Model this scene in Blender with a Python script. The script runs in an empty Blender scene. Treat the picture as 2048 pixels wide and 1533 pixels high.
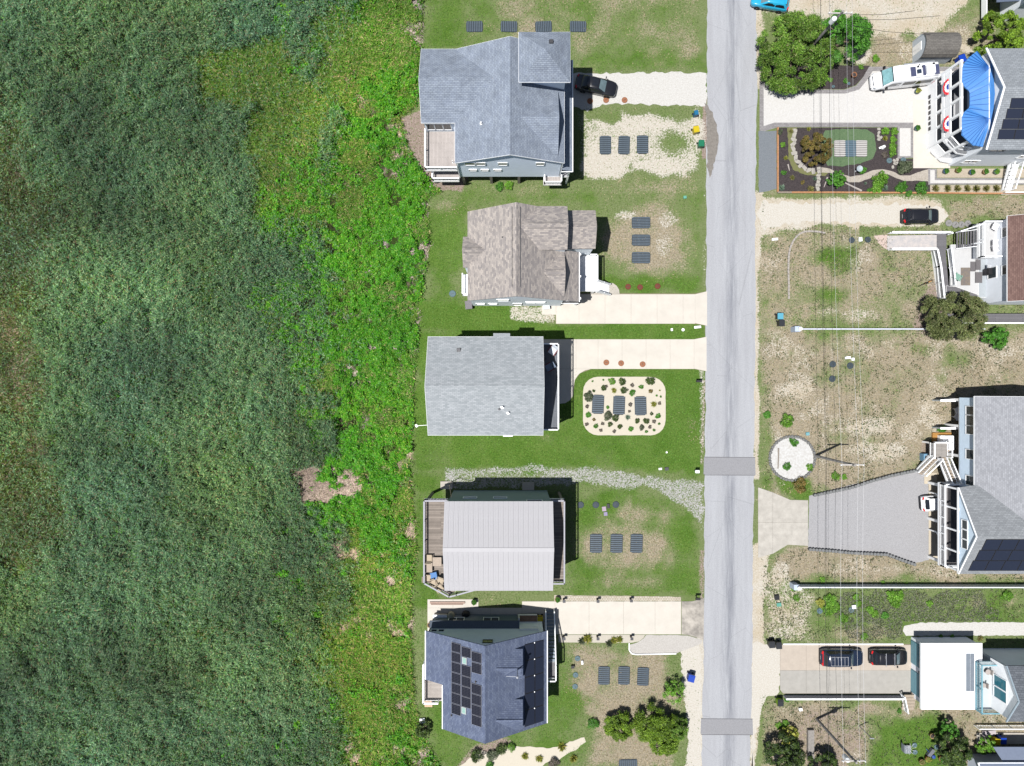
import bpy, math, random
import numpy as np
from mathutils import Vector, Matrix

SC = bpy.context.scene
COL = SC.collection
R = math.radians
rng = np.random.default_rng(7)
random.seed(7)

# ------------------------------------------------------------------ camera, sky, sun, exposure
CAM_H = 84.0          # metres above the ground, looking straight down
PXM = 17.0            # photograph pixels per metre on the ground
cam_d = bpy.data.cameras.new('camera')
cam = bpy.data.objects.new('camera', cam_d); COL.objects.link(cam)
cam.location = (0, 0, CAM_H); cam.rotation_euler = (0, 0, 0)
cam_d.sensor_fit = 'HORIZONTAL'; cam_d.sensor_width = 36.0
cam_d.lens = 36.0 * CAM_H / (2048.0 / PXM)
cam_d.clip_start = 1.0; cam_d.clip_end = 3000.0
SC.camera = cam

SUN = Vector((-0.300, -0.142, 1.0)).normalized()      # towards the sun
elev = math.asin(SUN.z)
world = bpy.data.worlds.new('World'); SC.world = world; world.use_nodes = True
wn = world.node_tree
sky = wn.nodes.new('ShaderNodeTexSky'); sky.sky_type = 'NISHITA'; sky.sun_disc = False
sky.sun_elevation = elev; sky.sun_rotation = math.atan2(SUN.x, SUN.y); sky.altitude = 10
bg = wn.nodes['Background']; bg.inputs['Strength'].default_value = 0.052
wn.links.new(sky.outputs['Color'], bg.inputs['Color'])
sun_d = bpy.data.lights.new('sun', 'SUN'); sun_d.energy = 5.0; sun_d.angle = R(0.53); sun_d.color = (1.0, 0.98, 0.95)
sun = bpy.data.objects.new('sun', sun_d); COL.objects.link(sun)
sun.rotation_euler = SUN.to_track_quat('Z', 'Y').to_euler(); sun.location = (0, 0, 120)
SC.view_settings.view_transform = 'Standard'; SC.view_settings.look = 'None'
SC.view_settings.exposure = 0.58; SC.view_settings.gamma = 1.0; SC.view_settings.use_curve_mapping = False
SC.render.engine = 'CYCLES'
SC.cycles.max_bounces = 6; SC.cycles.diffuse_bounces = 3; SC.cycles.glossy_bounces = 3; SC.cycles.transmission_bounces = 4; SC.cycles.transparent_max_bounces = 6

# ------------------------------------------------------------------ helpers
KF = 2.38              # picture brightness of a level white sheet in the sun, at this exposure
def P(px, py, z=0.0):
    k = (1 - z / CAM_H) / PXM
    return Vector(((px - 1024) * k, (766.5 - py) * k, z))
def XY(px, py, z=0.0):
    p = P(px, py, z); return (p.x, p.y)
def lin(c):
    c = c / 255.0
    return c / 12.92 if c < 0.04045 else ((c + 0.055) / 1.055) ** 2.4
def ob(r, g, b, k=1.0):            # colour of a sunlit level surface in the picture -> its own colour
    return tuple(min(0.86, max(0.003, lin(v) / KF * k)) for v in (r, g, b))
ORD = ['first', 'second', 'third', 'fourth', 'fifth', 'sixth', 'seventh', 'eighth', 'ninth', 'tenth', 'eleventh', 'twelfth', 'thirteenth',
       'fourteenth', 'fifteenth', 'sixteenth', 'seventeenth', 'eighteenth', 'nineteenth', 'twentieth']
def ordw(i):
    if i < 20: return ORD[i]
    t = ['', '', 'twenty', 'thirty', 'forty', 'fifty', 'sixty'][(i + 1) // 10]; r = (i + 1) % 10
    return (t + '-' + ORD[r - 1]) if r else {20: 'twentieth', 30: 'thirtieth', 40: 'fortieth', 50: 'fiftieth', 60: 'sixtieth'}[i + 1]

ORG = {}
class MB:
    def __init__(s): s.v = []; s.f = []
    def add(s, vs, fs):
        o = len(s.v); s.v += [tuple(v) for v in vs]; s.f += [tuple(i + o for i in f) for f in fs]; return s
    def box(s, x0, y0, z0, x1, y1, z1):
        if x0 > x1: x0, x1 = x1, x0
        if y0 > y1: y0, y1 = y1, y0
        if z0 > z1: z0, z1 = z1, z0
        return s.add([(x0,y0,z0),(x1,y0,z0),(x1,y1,z0),(x0,y1,z0),(x0,y0,z1),(x1,y0,z1),(x1,y1,z1),(x0,y1,z1)],
                     [(0,3,2,1),(4,5,6,7),(0,1,5,4),(1,2,6,5),(2,3,7,6),(3,0,4,7)])
    def rbox(s, cx, cy, z0, w, d, h, a=0.0, taper=1.0):
        c, n = math.cos(a), math.sin(a); vs = []
        for zz, t in ((z0, taper), (z0 + h, 1.0)):
            for ux, uy in ((-1,-1),(1,-1),(1,1),(-1,1)):
                lx, ly = ux * w / 2 * t, uy * d / 2 * t
                vs.append((cx + lx * c - ly * n, cy + lx * n + ly * c, zz))
        return s.add(vs, [(0,3,2,1),(4,5,6,7),(0,1,5,4),(1,2,6,5),(2,3,7,6),(3,0,4,7)])
    def bar(s, p, q, w, h):               # square bar from p to q
        p, q = Vector(p), Vector(q); d = (q - p)
        if d.length < 1e-6: return s
        d.normalize(); up = Vector((0,0,1)) if abs(d.z) < 0.95 else Vector((1,0,0))
        a = d.cross(up).normalized() * w / 2; b = a.cross(d).normalized() * h / 2
        vs = [p-a-b, p+a-b, p+a+b, p-a+b, q-a-b, q+a-b, q+a+b, q-a+b]
        return s.add(vs, [(0,1,2,3),(4,7,6,5),(0,4,5,1),(1,5,6,2),(2,6,7,3),(3,7,4,0)])
    def tube(s, pts, r, n=6, r1=None):
        pts = [Vector(p) for p in pts]; rings = []; m = len(pts); vs = []; fs = []
        for i, p in enumerate(pts):
            d = (pts[min(i+1, m-1)] - pts[max(i-1, 0)]).normalized()
            up = Vector((0,0,1)) if abs(d.z) < 0.9 else Vector((1,0,0))
            a = d.cross(up).normalized(); b = d.cross(a)
            rr = r if r1 is None else r + (r1 - r) * i / (m - 1)
            for k in range(n):
                t = 2 * math.pi * k / n; vs.append(p + (a * math.cos(t) + b * math.sin(t)) * rr)
        for i in range(m - 1):
            for k in range(n):
                fs.append((i*n+k, i*n+(k+1)%n, (i+1)*n+(k+1)%n, (i+1)*n+k))
        fs.append(tuple(range(n))[::-1]); fs.append(tuple((m-1)*n+k for k in range(n)))
        return s.add(vs, fs)
    def lathe(s, prof, n=16, c=(0,0,0), sx=1.0, sy=1.0):
        vs = []; fs = []; m = len(prof)
        for r, z in prof:
            for k in range(n):
                t = 2*math.pi*k/n; vs.append((c[0]+r*sx*math.cos(t), c[1]+r*sy*math.sin(t), c[2]+z))
        for i in range(m-1):
            for k in range(n): fs.append((i*n+k, i*n+(k+1)%n, (i+1)*n+(k+1)%n, (i+1)*n+k))
        fs.append(tuple(range(n))[::-1]); fs.append(tuple((m-1)*n+k for k in range(n)))
        return s.add(vs, fs)
    def slab(s, poly, t=0.15):            # polygon of 3D points, thickened straight down
        n = len(poly); poly = [Vector(p) for p in poly]
        a = sum(((poly[(i+1)%n].x - poly[i].x) * (poly[(i+1)%n].y + poly[i].y) for i in range(n)))
        if a > 0: poly = poly[::-1]
        vs = poly + [p - Vector((0,0,t)) for p in poly]
        fs = [tuple(range(n)), tuple(range(2*n-1, n-1, -1))] + [(i, i+n, (i+1)%n+n, (i+1)%n) for i in range(n)]
        return s.add(vs, fs)
    def poly(s, pts): return s.add(pts, [tuple(range(len(pts)))])
    def wallpoly(s, pts, nrm, t=0.12):    # upright polygon thickened against its normal
        n = len(pts); nv = Vector(nrm); pts = [Vector(p) for p in pts]
        vs = pts + [p - nv * t for p in pts]
        fs = [tuple(range(n)), tuple(range(2*n-1, n-1, -1))] + [(i, (i+1)%n, (i+1)%n+n, i+n) for i in range(n)]
        return s.add(vs, fs)

def mesh_of(name, mb, mat, org=(0,0,0), smooth=False):
    me = bpy.data.meshes.new(name); o = Vector(org)
    me.from_pydata([(v[0]-o.x, v[1]-o.y, v[2]-o.z) for v in mb.v], [], mb.f); me.update()
    if mat: me.materials.append(mat)
    if smooth: me.polygons.foreach_set('use_smooth', [True]*len(me.polygons))
    return me
def fixn(me):
    import bmesh
    bm = bmesh.new(); bm.from_mesh(me); bmesh.ops.recalc_face_normals(bm, faces=bm.faces); bm.to_mesh(me); bm.free()
def tag(o, label=None, cat=None, group=None, kind=None):
    if label: o['label'] = label
    if cat: o['category'] = cat
    if group: o['group'] = group
    if kind: o['kind'] = kind
    return o
def thing(name, label, cat, loc=(0,0,0), group=None, rotz=0.0):
    o = bpy.data.objects.new(name, None); COL.objects.link(o); o.location = loc; o.rotation_euler = (0,0,rotz)
    o.empty_display_size = 0.2; ORG[o.name] = Vector(loc); return tag(o, label, cat, group)
def obj(name, mb, mat, parent=None, smooth=False, label=None, kind=None, loc=None, normals=True):
    """one mesh object; its points are given in the frame of its top-level thing's own position (world, unrotated)"""
    org = ORG[parent.name] if parent is not None else Vector(loc or (0,0,0))
    me = mesh_of(name, mb, mat, org, smooth)
    if normals: fixn(me)
    o = bpy.data.objects.new(name, me); COL.objects.link(o)
    if parent is not None: o.parent = parent; ORG[o.name] = org
    else: o.location = org; ORG[o.name] = org
    if label: o['label'] = label
    if kind: o['kind'] = kind
    return o
def piece(name, me, parent, loc, rot=(0,0,0), scale=(1,1,1)):
    o = bpy.data.objects.new(name, me); COL.objects.link(o); o.parent = parent
    o.location = Vector(loc) - ORG[parent.name]; o.rotation_euler = rot; o.scale = scale; ORG[o.name] = ORG[parent.name]
    return o
def one(name, mb, mat, label, cat, loc=(0,0,0), group=None, smooth=False):     # a thing that is one mesh
    return tag(obj(name, mb, mat, None, smooth, loc=loc), label, cat, group)
def dup(root, loc, rotz=0.0, label=None, group=None, scale=None):
    def cp(o, par):
        c = o.copy(); COL.objects.link(c); c.parent = par; ORG[c.name] = Vector(loc)
        for ch in [x for x in KIDS.get(o.name, [])]: cp(ch, c)
        return c
    KIDS = {}
    for o in bpy.data.objects:
        if o.parent: KIDS.setdefault(o.parent.name, []).append(o)
    r = cp(root, None); r.location = loc; r.rotation_euler = (0,0,rotz)
    if scale: r.scale = scale
    if label: r['label'] = label
    if group: r['group'] = group
    return r
def struct(name, mb, mat, label=None): return tag(obj(name, mb, mat), label, None, None, 'structure')

def npmesh(name, V, F, mat, col=None, smooth=False):
    V = np.asarray(V, np.float32); F = np.asarray(F, np.int32); m, k = F.shape
    me = bpy.data.meshes.new(name); me.vertices.add(len(V)); me.vertices.foreach_set('co', V.ravel())
    me.loops.add(m*k); me.loops.foreach_set('vertex_index', F.ravel())
    me.polygons.add(m); me.polygons.foreach_set('loop_start', np.arange(m, dtype=np.int32)*k)
    if smooth: me.polygons.foreach_set('use_smooth', np.ones(m, bool))
    me.update(calc_edges=True)
    if col is not None:
        a = me.color_attributes.new('Col', 'FLOAT_COLOR', 'POINT')
        a.data.foreach_set('color', np.concatenate([col, np.ones((len(V), 1))], 1).astype(np.float32).ravel())
    me.materials.append(mat); return me
_LAT = {}
def vnoise(x, y, scale, seed=0):
    if seed not in _LAT: _LAT[seed] = np.random.default_rng(1000 + seed).random((257, 257))
    g = _LAT[seed]; x = x / scale + 500.3; y = y / scale + 500.7
    xi = np.floor(x).astype(int); yi = np.floor(y).astype(int); fx = x - xi; fy = y - yi
    fx = fx*fx*(3-2*fx); fy = fy*fy*(3-2*fy); xi %= 256; yi %= 256
    return (g[xi, yi]*(1-fx)+g[xi+1, yi]*fx)*(1-fy) + (g[xi, yi+1]*(1-fx)+g[xi+1, yi+1]*fx)*fy
def fbm(x, y, scale, seed=0, oct=4):
    s = 0; a = 1; t = 0
    for i in range(oct): s = s + a*vnoise(x, y, scale/2**i, seed+i); t += a; a *= 0.55
    return s / t
def sdpoly(poly, X, Y):               # signed distance (negative inside)
    d = np.full(X.shape, 1e9); ins = np.zeros(X.shape, bool); n = len(poly)
    for i in range(n):
        ax, ay = poly[i]; bx, by = poly[(i+1) % n]; ex, ey = bx-ax, by-ay; wx, wy = X-ax, Y-ay
        t = np.clip((wx*ex+wy*ey)/(ex*ex+ey*ey+1e-9), 0, 1)
        d = np.minimum(d, (wx-ex*t)**2+(wy-ey*t)**2)
        c = ((ay > Y) != (by > Y)) & (X < (bx-ax)*(Y-ay)/(by-ay+1e-12)+ax); ins ^= c
    d = np.sqrt(d); return np.where(ins, -d, d)

# ------------------------------------------------------------------ materials
MATS = {}
def nodes(name):
    m = bpy.data.materials.new(name); m.use_nodes = True; nt = m.node_tree
    return m, nt, nt.nodes['Principled BSDF'], (lambda t: nt.nodes.new('ShaderNode'+t)), nt.links.new
def mk(name, col, rough=0.7, var=0.12, scale=6.0, metal=0.0, bump=0.0, spec=0.35, col2=None, coords='Object', detail=5.0, coat=0.0):
    """plain surface with a little noise in its colour"""
    if name in MATS: return MATS[name]
    m, nt, b, N, LK = nodes(name)
    tc = N('TexCoord'); nz = N('TexNoise'); nz.inputs['Scale'].default_value = scale; nz.inputs['Detail'].default_value = detail; nz.inputs['Roughness'].default_value = 0.65
    LK(tc.outputs[coords], nz.inputs['Vector'])
    mx = N('Mix'); mx.data_type = 'RGBA'
    c2 = col2 or tuple(min(0.95, c*(1+var)) for c in col); c1 = col if col2 else tuple(c*(1-var) for c in col)
    mx.inputs[6].default_value = (*c1, 1); mx.inputs[7].default_value = (*c2, 1)
    rp = N('MapRange'); rp.inputs['From Min'].default_value = 0.32; rp.inputs['From Max'].default_value = 0.68
    LK(nz.outputs['Fac'], rp.inputs['Value']); LK(rp.outputs['Result'], mx.inputs[0]); LK(mx.outputs[2], b.inputs['Base Color'])
    b.inputs['Roughness'].default_value = rough; b.inputs['Metallic'].default_value = metal; b.inputs['Specular IOR Level'].default_value = spec
    if coat: b.inputs['Coat Weight'].default_value = coat; b.inputs['Coat Roughness'].default_value = 0.04
    if bump:
        bp = N('Bump'); bp.inputs['Strength'].default_value = bump; bp.inputs['Distance'].default_value = 0.03
        LK(nz.outputs['Fac'], bp.inputs['Height']); LK(bp.outputs['Normal'], b.inputs['Normal'])
    MATS[name] = m; return m
def shingle(name, c1, c2, mortar, along='x', rowh=0.16, w=0.5, mortar_size=0.02, patch=0.25):
    if name in MATS: return MATS[name]
    m, nt, b, N, LK = nodes(name)
    g = N('NewGeometry'); sp = N('SeparateXYZ'); LK(g.outputs['Position'], sp.inputs[0]); cb = N('CombineXYZ')
    LK(sp.outputs['X' if along == 'x' else 'Y'], cb.inputs[0]); LK(sp.outputs['Y' if along == 'x' else 'X'], cb.inputs[1])
    br = N('TexBrick'); LK(cb.outputs[0], br.inputs['Vector']); br.inputs['Scale'].default_value = 1.0
    br.inputs['Brick Width'].default_value = w; br.inputs['Row Height'].default_value = rowh; br.inputs['Mortar Size'].default_value = mortar_size
    br.inputs['Mortar Smooth'].default_value = 0.3; br.inputs['Bias'].default_value = 0.0
    br.inputs['Color1'].default_value = (*c1, 1); br.inputs['Color2'].default_value = (*c2, 1); br.inputs['Mortar'].default_value = (*mortar, 1)
    nz = N('TexNoise'); nz.inputs['Scale'].default_value = 0.9; nz.inputs['Detail'].default_value = 8; nz.inputs['Roughness'].default_value = 0.75
    LK(g.outputs['Position'], nz.inputs['Vector'])
    mr = N('MapRange'); mr.inputs['From Min'].default_value = 0.3; mr.inputs['From Max'].default_value = 0.7; mr.inputs['To Min'].default_value = 1-patch; mr.inputs['To Max'].default_value = 1+patch
    LK(nz.outputs['Fac'], mr.inputs['Value'])
    mu = N('Mix'); mu.data_type = 'RGBA'; mu.blend_type = 'MULTIPLY'; mu.inputs[0].default_value = 1.0
    LK(br.outputs['Color'], mu.inputs[6]); LK(mr.outputs['Result'], mu.inputs[7]); LK(mu.outputs[2], b.inputs['Base Color'])
    b.inputs['Roughness'].default_value = 0.9; b.inputs['Specular IOR Level'].default_value = 0.2
    bp = N('Bump'); bp.inputs['Strength'].default_value = 0.35; bp.inputs['Distance'].default_value = 0.02
    LK(br.outputs['Fac'], bp.inputs['Height']); bp.invert = True; LK(bp.outputs['Normal'], b.inputs['Normal'])
    MATS[name] = m; return m
def boards(name, col, along='x', w=0.14, var=0.2, gap=0.08, rough=0.75):
    """timber or vinyl boards lying in the floor plane: fine joints and a shade of its own for each board"""
    if name in MATS: return MATS[name]
    c1 = tuple(c*(1-var) for c in col); c2 = tuple(min(.9, c*(1+var)) for c in col)
    return shingle(name, c1, c2, tuple(c*0.35 for c in col), along, w, 3.1, w*gap, 0.12)
def siding(name, col, step=0.13):
    if name in MATS: return MATS[name]
    m, nt, b, N, LK = nodes(name)
    g = N('NewGeometry'); sp = N('SeparateXYZ'); LK(g.outputs['Position'], sp.inputs[0])
    dv = N('Math'); dv.operation = 'DIVIDE'; dv.inputs[1].default_value = step; LK(sp.outputs['Z'], dv.inputs[0])
    fr = N('Math'); fr.operation = 'FRACT'; LK(dv.outputs[0], fr.inputs[0])
    bp = N('Bump'); bp.inputs['Strength'].default_value = 0.5; bp.inputs['Distance'].default_value = 0.03; bp.invert = True; LK(fr.outputs[0], bp.inputs['Height']); LK(bp.outputs['Normal'], b.inputs['Normal'])
    nz = N('TexNoise'); nz.inputs['Scale'].default_value = 1.3; nz.inputs['Detail'].default_value = 6; LK(g.outputs['Position'], nz.inputs['Vector'])
    mx = N('Mix'); mx.data_type = 'RGBA'; mx.inputs[6].default_value = (*(c*0.9 for c in col), 1); mx.inputs[7].default_value = (*(min(.9, c*1.07) for c in col), 1)
    LK(nz.outputs['Fac'], mx.inputs[0]); LK(mx.outputs[2], b.inputs['Base Color']); b.inputs['Roughness'].default_value = 0.6
    MATS[name] = m; return m
def leafmat(name, trans=0.25, rough=0.55):
    if name in MATS: return MATS[name]
    m, nt, b, N, LK = nodes(name)
    at = N('Attribute'); at.attribute_name = 'Col'
    LK(at.outputs['Color'], b.inputs['Base Color']); b.inputs['Roughness'].default_value = rough; b.inputs['Specular IOR Level'].default_value = 0.25
    tr = N('BsdfTranslucent'); LK(at.outputs['Color'], tr.inputs['Color']); ms = N('MixShader'); ms.inputs[0].default_value = trans
    LK(b.outputs[0], ms.inputs[1]); LK(tr.outputs[0], ms.inputs[2]); LK(ms.outputs[0], nt.nodes['Material Output'].inputs['Surface'])
    MATS[name] = m; return m
def glassmat(name='window_glass', col=(0.02, 0.03, 0.035), rough=0.05):
    return mk(name, col, rough=rough, var=0.25, scale=1.5, spec=0.6)
LEAF = leafmat('leaf', 0.12); BLADE = leafmat('blade', 0.12, 0.6)
WHITE = mk('white_vinyl', (0.78, 0.79, 0.80), 0.45, 0.04, 2.0)
WHITEP = mk('white_paint', (0.72, 0.72, 0.71), 0.6, 0.08, 3.0)
GLASS = glassmat()
BLACKP = mk('black_plastic', (0.012, 0.012, 0.014), 0.45, 0.3, 4)
DARKM = mk('dark_metal', (0.05, 0.05, 0.055), 0.5, 0.2, 5, 0.4)
STEEL = mk('galvanised_steel', (0.45, 0.46, 0.48), 0.4, 0.15, 6, 0.7)
TIMBER = mk('weathered_timber', (0.20, 0.165, 0.13), 0.85, 0.3, 9, bump=0.3)
ORANGEWOOD = mk('cedar_timber', (0.30, 0.15, 0.07), 0.8, 0.3, 7, bump=0.2)
# ------------------------------------------------------------------ the ground
def pxpoly(pts): return [XY(*p) for p in pts]
def ell(cx, cy, rx, ry, n=20): return [(cx+rx*math.cos(2*math.pi*i/n), cy+ry*math.sin(2*math.pi*i/n)) for i in range(n)]
def rect(x0, y0, x1, y1): return [(x0,y0),(x1,y0),(x1,y1),(x0,y1)]

GX0, GX1, GY0, GY1, GS = -13.5, 70.0, -52.0, 52.0, 0.25
gx = np.arange(GX0, GX1+.01, GS); gy = np.arange(GY0, GY1+.01, GS)
X, Y = np.meshgrid(gx, gy)
PXX = X*PXM+1024; PYY = 766.5-Y*PXM
W = {k: np.zeros(X.shape) for k in 'sgdbk'}     # sand, lush green, dry straw, bare brown, grey gravel
NZ1 = fbm(X, Y, 3.5, 1); NZ2 = fbm(X, Y, 1.2, 11); NZ3 = fbm(X, Y, 0.6, 21, 3)
def paint(k, poly, s=1.0, soft=12, amp=30, sub=False):
    if k in 'gd': soft *= 1.7; amp *= 1.5
    sd = sdpoly(poly, PXX, PYY) + (NZ1-.5)*amp*2 + (NZ2-.5)*amp
    m = np.clip(.5-sd/soft, 0, 1)*s
    if sub: W[k] *= 1-m
    else: W[k] = np.maximum(W[k], m)
# base: sparse green-brown lawn everywhere
W['g'] += 0.25
paint('g', rect(840,-100,960,110), 1.0, 60, 30); paint('g', rect(1060,-30,1180,60), .55, 50, 40)
paint('d', rect(1000,-90,1420,120), .62, 60, 30); paint('d', rect(930,40,1180,80), .6, 40, 20); paint('g', rect(1160,105,1412,150), .7, 20, 12)
# plot of the first house
paint('g', rect(840,372,1415,420), .5, 16, 14); paint('d', rect(950,365,1330,400), .5, 24, 16)
paint('s', rect(1166,228,1404,352), .68, 40, 34); paint('s', ell(1215,330,50,30), .95, 22, 16); paint('s', ell(1310,330,52,26), .85, 20, 18)
paint('s', ell(1200,250,30,18), .9, 20, 16); paint('s', ell(1290,250,70,22), .85, 20, 18); paint('s', ell(1395,250,16,60), .7, 20, 14); paint('s', ell(1190,320,16,40), .9, 16, 10)
paint('g', ell(1218,236,24,20), .8, 18, 16); paint('s', ell(1218,236,18,14), .9, 14, 12, True); paint('g', ell(1340,290,45,28), .5, 25, 24); paint('s', ell(1340,288,38,22), .55, 30, 22, True)
paint('d', ell(1330,375,70,24), .6, 30, 16); paint('s', rect(1170,138,1412,150), .3, 8, 8)
paint('b', [(800,235),(850,220),(865,300),(862,335),(935,352),(925,382),(860,384),(835,350),(830,330),(815,300)], 1.0, 8, 6)
# second house
paint('g', rect(850,405,935,660), .9, 30, 20); paint('g', rect(835,600,1100,668), 1.0, 20, 14); paint('d', ell(905,420,40,16), .7, 20, 14)
paint('d', ell(1297,487,88,74), 1.0, 26, 16); paint('g', ell(1297,487,84,68), .8, 30, 18, True); paint('s', ell(1250,430,26,14), .55, 14, 10); paint('s', ell(1335,440,26,22), .5, 20, 16); paint('s', ell(1330,490,24,30), .45, 20, 16); paint('s', ell(1330,530,40,14), .3, 14, 10); paint('g', rect(1195,548,1405,586), .85, 16, 10); paint('g', rect(1385,400,1412,600), .5, 20, 12)
paint('s', [(1018,612),(1090,612),(1112,630),(1110,648),(1020,642)], .6, 10, 8); paint('d', [(1018,612),(1090,612),(1112,630),(1110,648),(1020,642)], .9, 10, 8)
paint('g', rect(1040,646,1412,684), 1.0, 8, 6)
# third house
paint('g', rect(825,655,1412,945), 1.0, 16, 12); paint('d', ell(1385,870,16,30), .7, 16, 8); paint('d', ell(1345,840,22,30), .4, 16, 10); paint('d', ell(1085,872,18,10), .8, 10, 6)
paint('k', [(890,935),(990,932),(1130,930),(1200,932),(1280,945),(1345,958),(1412,965),(1412,1060),(1402,1060),(1380,1025),(1330,990),(1290,978),(1200,972),(1100,975),(890,978)], .62, 14, 12)
paint('g', rect(900,925,1400,935), .5, 20, 8)
# fourth house
paint('g', rect(820,940,890,1215), .9, 20, 14); paint('g', [(1150,985),(1270,980),(1330,992),(1385,1035),(1402,1090),(1400,1195),(1130,1195)], .85, 20, 14)
paint('d', ell(1245,1090,98,56), .8, 40, 20); paint('d', ell(1290,1030,60,20), .7, 20, 14); paint('d', ell(1240,1160,100,18), .45, 20, 14)
paint('g', ell(1245,1088,92,50), .75, 40, 26, True); paint('g', ell(1290,1030,60,18), .7, 20, 14, True); paint('g', ell(1240,1165,90,14), .5, 20, 14, True); paint('k', ell(1010,950,90,5), .35, 12, 14, True)
# fifth house
paint('g', rect(845,1280,1150,1540), .75, 30, 24); paint('d', [(1140,1292),(1345,1300),(1355,1420),(1330,1533),(1180,1540),(1165,1440),(1125,1380)], .95, 24, 16)
paint('g', ell(1140,1400,40,36), .9, 20, 14); paint('g', ell(1160,1500,30,40), .5, 20, 14); paint('b', [(915,1533),(950,1490),(1010,1475),(1030,1490),(960,1560)], .8, 12, 8)
# roadside on both sides
paint('s', [(1360,1275),(1412,1275),(1410,1540),(1374,1540),(1372,1400),(1362,1340)], 1.0, 8, 6)
paint('s', [(1396,690),(1413,690),(1409,930),(1398,930)], .45, 10, 6); paint('b', [(1404,760),(1412,760),(1408,930),(1400,930)], .6, 6, 4); paint('b', [(1398,1100),(1410,1100),(1408,1200),(1398,1200)], .6, 6, 4)
paint('b', rect(1402,190,1416,320), .8, 5, 4); paint('s', rect(1404,320,1416,580), .35, 8, 6)
paint('s', [(1506,-60),(1530,-60),(1528,180),(1506,180)], .7, 10, 8); paint('s', [(1506,380),(1530,380),(1516,560),(1518,760),(1520,960),(1506,960)], .8, 8, 6)
paint('s', [(1500,1080),(1545,1080),(1528,1200),(1530,1290),(1504,1600),(1498,1600)], .85, 10, 8); paint('s', [(1520,1130),(1640,1180),(1630,1290),(1530,1290)], .52, 30, 20)
# right hand plots
paint('s', [(1516,-60),(1990,-60),(1890,60),(1855,78),(1760,65),(1700,100),(1640,40),(1520,30)], .95, 26, 18); paint('d', [(1735,62),(1850,80),(1990,-20),(1990,90),(1940,120),(1840,135),(1745,140)], .95, 22, 14)
paint('s', [(1895,75),(1925,100),(1950,118),(1960,112),(1935,90),(1905,68)], .9, 8, 5); paint('s', ell(1715,105,28,24), .7, 12, 8)
paint('s', [(1508,388),(1600,396),(1780,398),(1880,402),(1900,430),(1880,452),(1760,455),(1640,452),(1560,462),(1520,480),(1506,480)], .9, 12, 10)
paint('d', [(1880,392),(2070,388),(2070,440),(1900,445)], .85, 14, 10); paint('s', [(1690,388),(1880,392),(1900,410),(1700,404)], .5, 10, 8)
paint('d', rect(1525,465,1880,655), .7, 30, 24); paint('g', ell(1690,520,44,36), .8, 30, 20); paint('g', ell(1680,590,34,22), .8, 24, 16); paint('g', ell(1770,520,40,40), .5, 30, 20); paint('g', rect(1520,560,1575,760), .45, 20, 14)
paint('s', ell(1650,625,34,14), .5, 16, 14); paint('s', ell(1720,630,50,14), .5, 16, 14); paint('b', [(1840,600),(1870,560),(1900,640),(1870,680),(1820,660)], .85, 20, 12)
paint('d', rect(1530,665,2070,990), 1.0, 26, 20); paint('s', ell(1590,780,55,36), .62, 40, 26); paint('s', ell(1740,855,60,26), .62, 36, 22); paint('s', ell(1860,830,36,40), .6, 30, 20); paint('s', ell(1760,900,70,20), .62, 24, 16); paint('s', ell(1680,860,30,12), .5, 20, 12)
paint('g', ell(1560,700,40,30), .4, 26, 16); paint('g', ell(1840,700,26,16), .7, 16, 12); paint('g', rect(1524,830,1550,1000), .6, 14, 10); paint('g', ell(1780,690,30,14), .5, 20, 12)
paint('g', [(1548,950),(1625,955),(1625,995),(1600,1005),(1560,985)], .9, 10, 6); paint('b', rect(1840,880,1925,915), .6, 10, 6)
paint('d', rect(1540,1100,2070,1165), 1.0, 16, 12); paint('s', rect(1650,1120,1920,1160), .45, 26, 18); paint('g', ell(1620,1110,40,14), .4, 20, 10); paint('s', ell(1560,1150,26,30), .6, 20, 16)
paint('b', rect(1760,1180,1960,1250), .35, 30, 20); paint('g', rect(1600,1180,2070,1275), .55, 30, 20); paint('d', rect(1520,1180,1640,1280), .7, 26, 20); paint('d', ell(1960,1210,50,20), .8, 24, 16); paint('d', ell(1740,1265,70,12), .8, 16, 10)
paint('d', rect(1535,1402,2070,1540), .95, 20, 16); paint('b', rect(1600,1405,1740,1540), .5, 30, 20); paint('g', [(1760,1450),(1880,1440),(1900,1560),(1730,1560)], 1.0, 24, 14); paint('g', ell(1760,1500,36,40), .7, 20, 12); paint('d', [(1760,1450),(1880,1440),(1900,1560),(1730,1560)], .9, 24, 14, True); paint('g', ell(1870,1425,30,10), .4, 16, 10)

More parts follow.
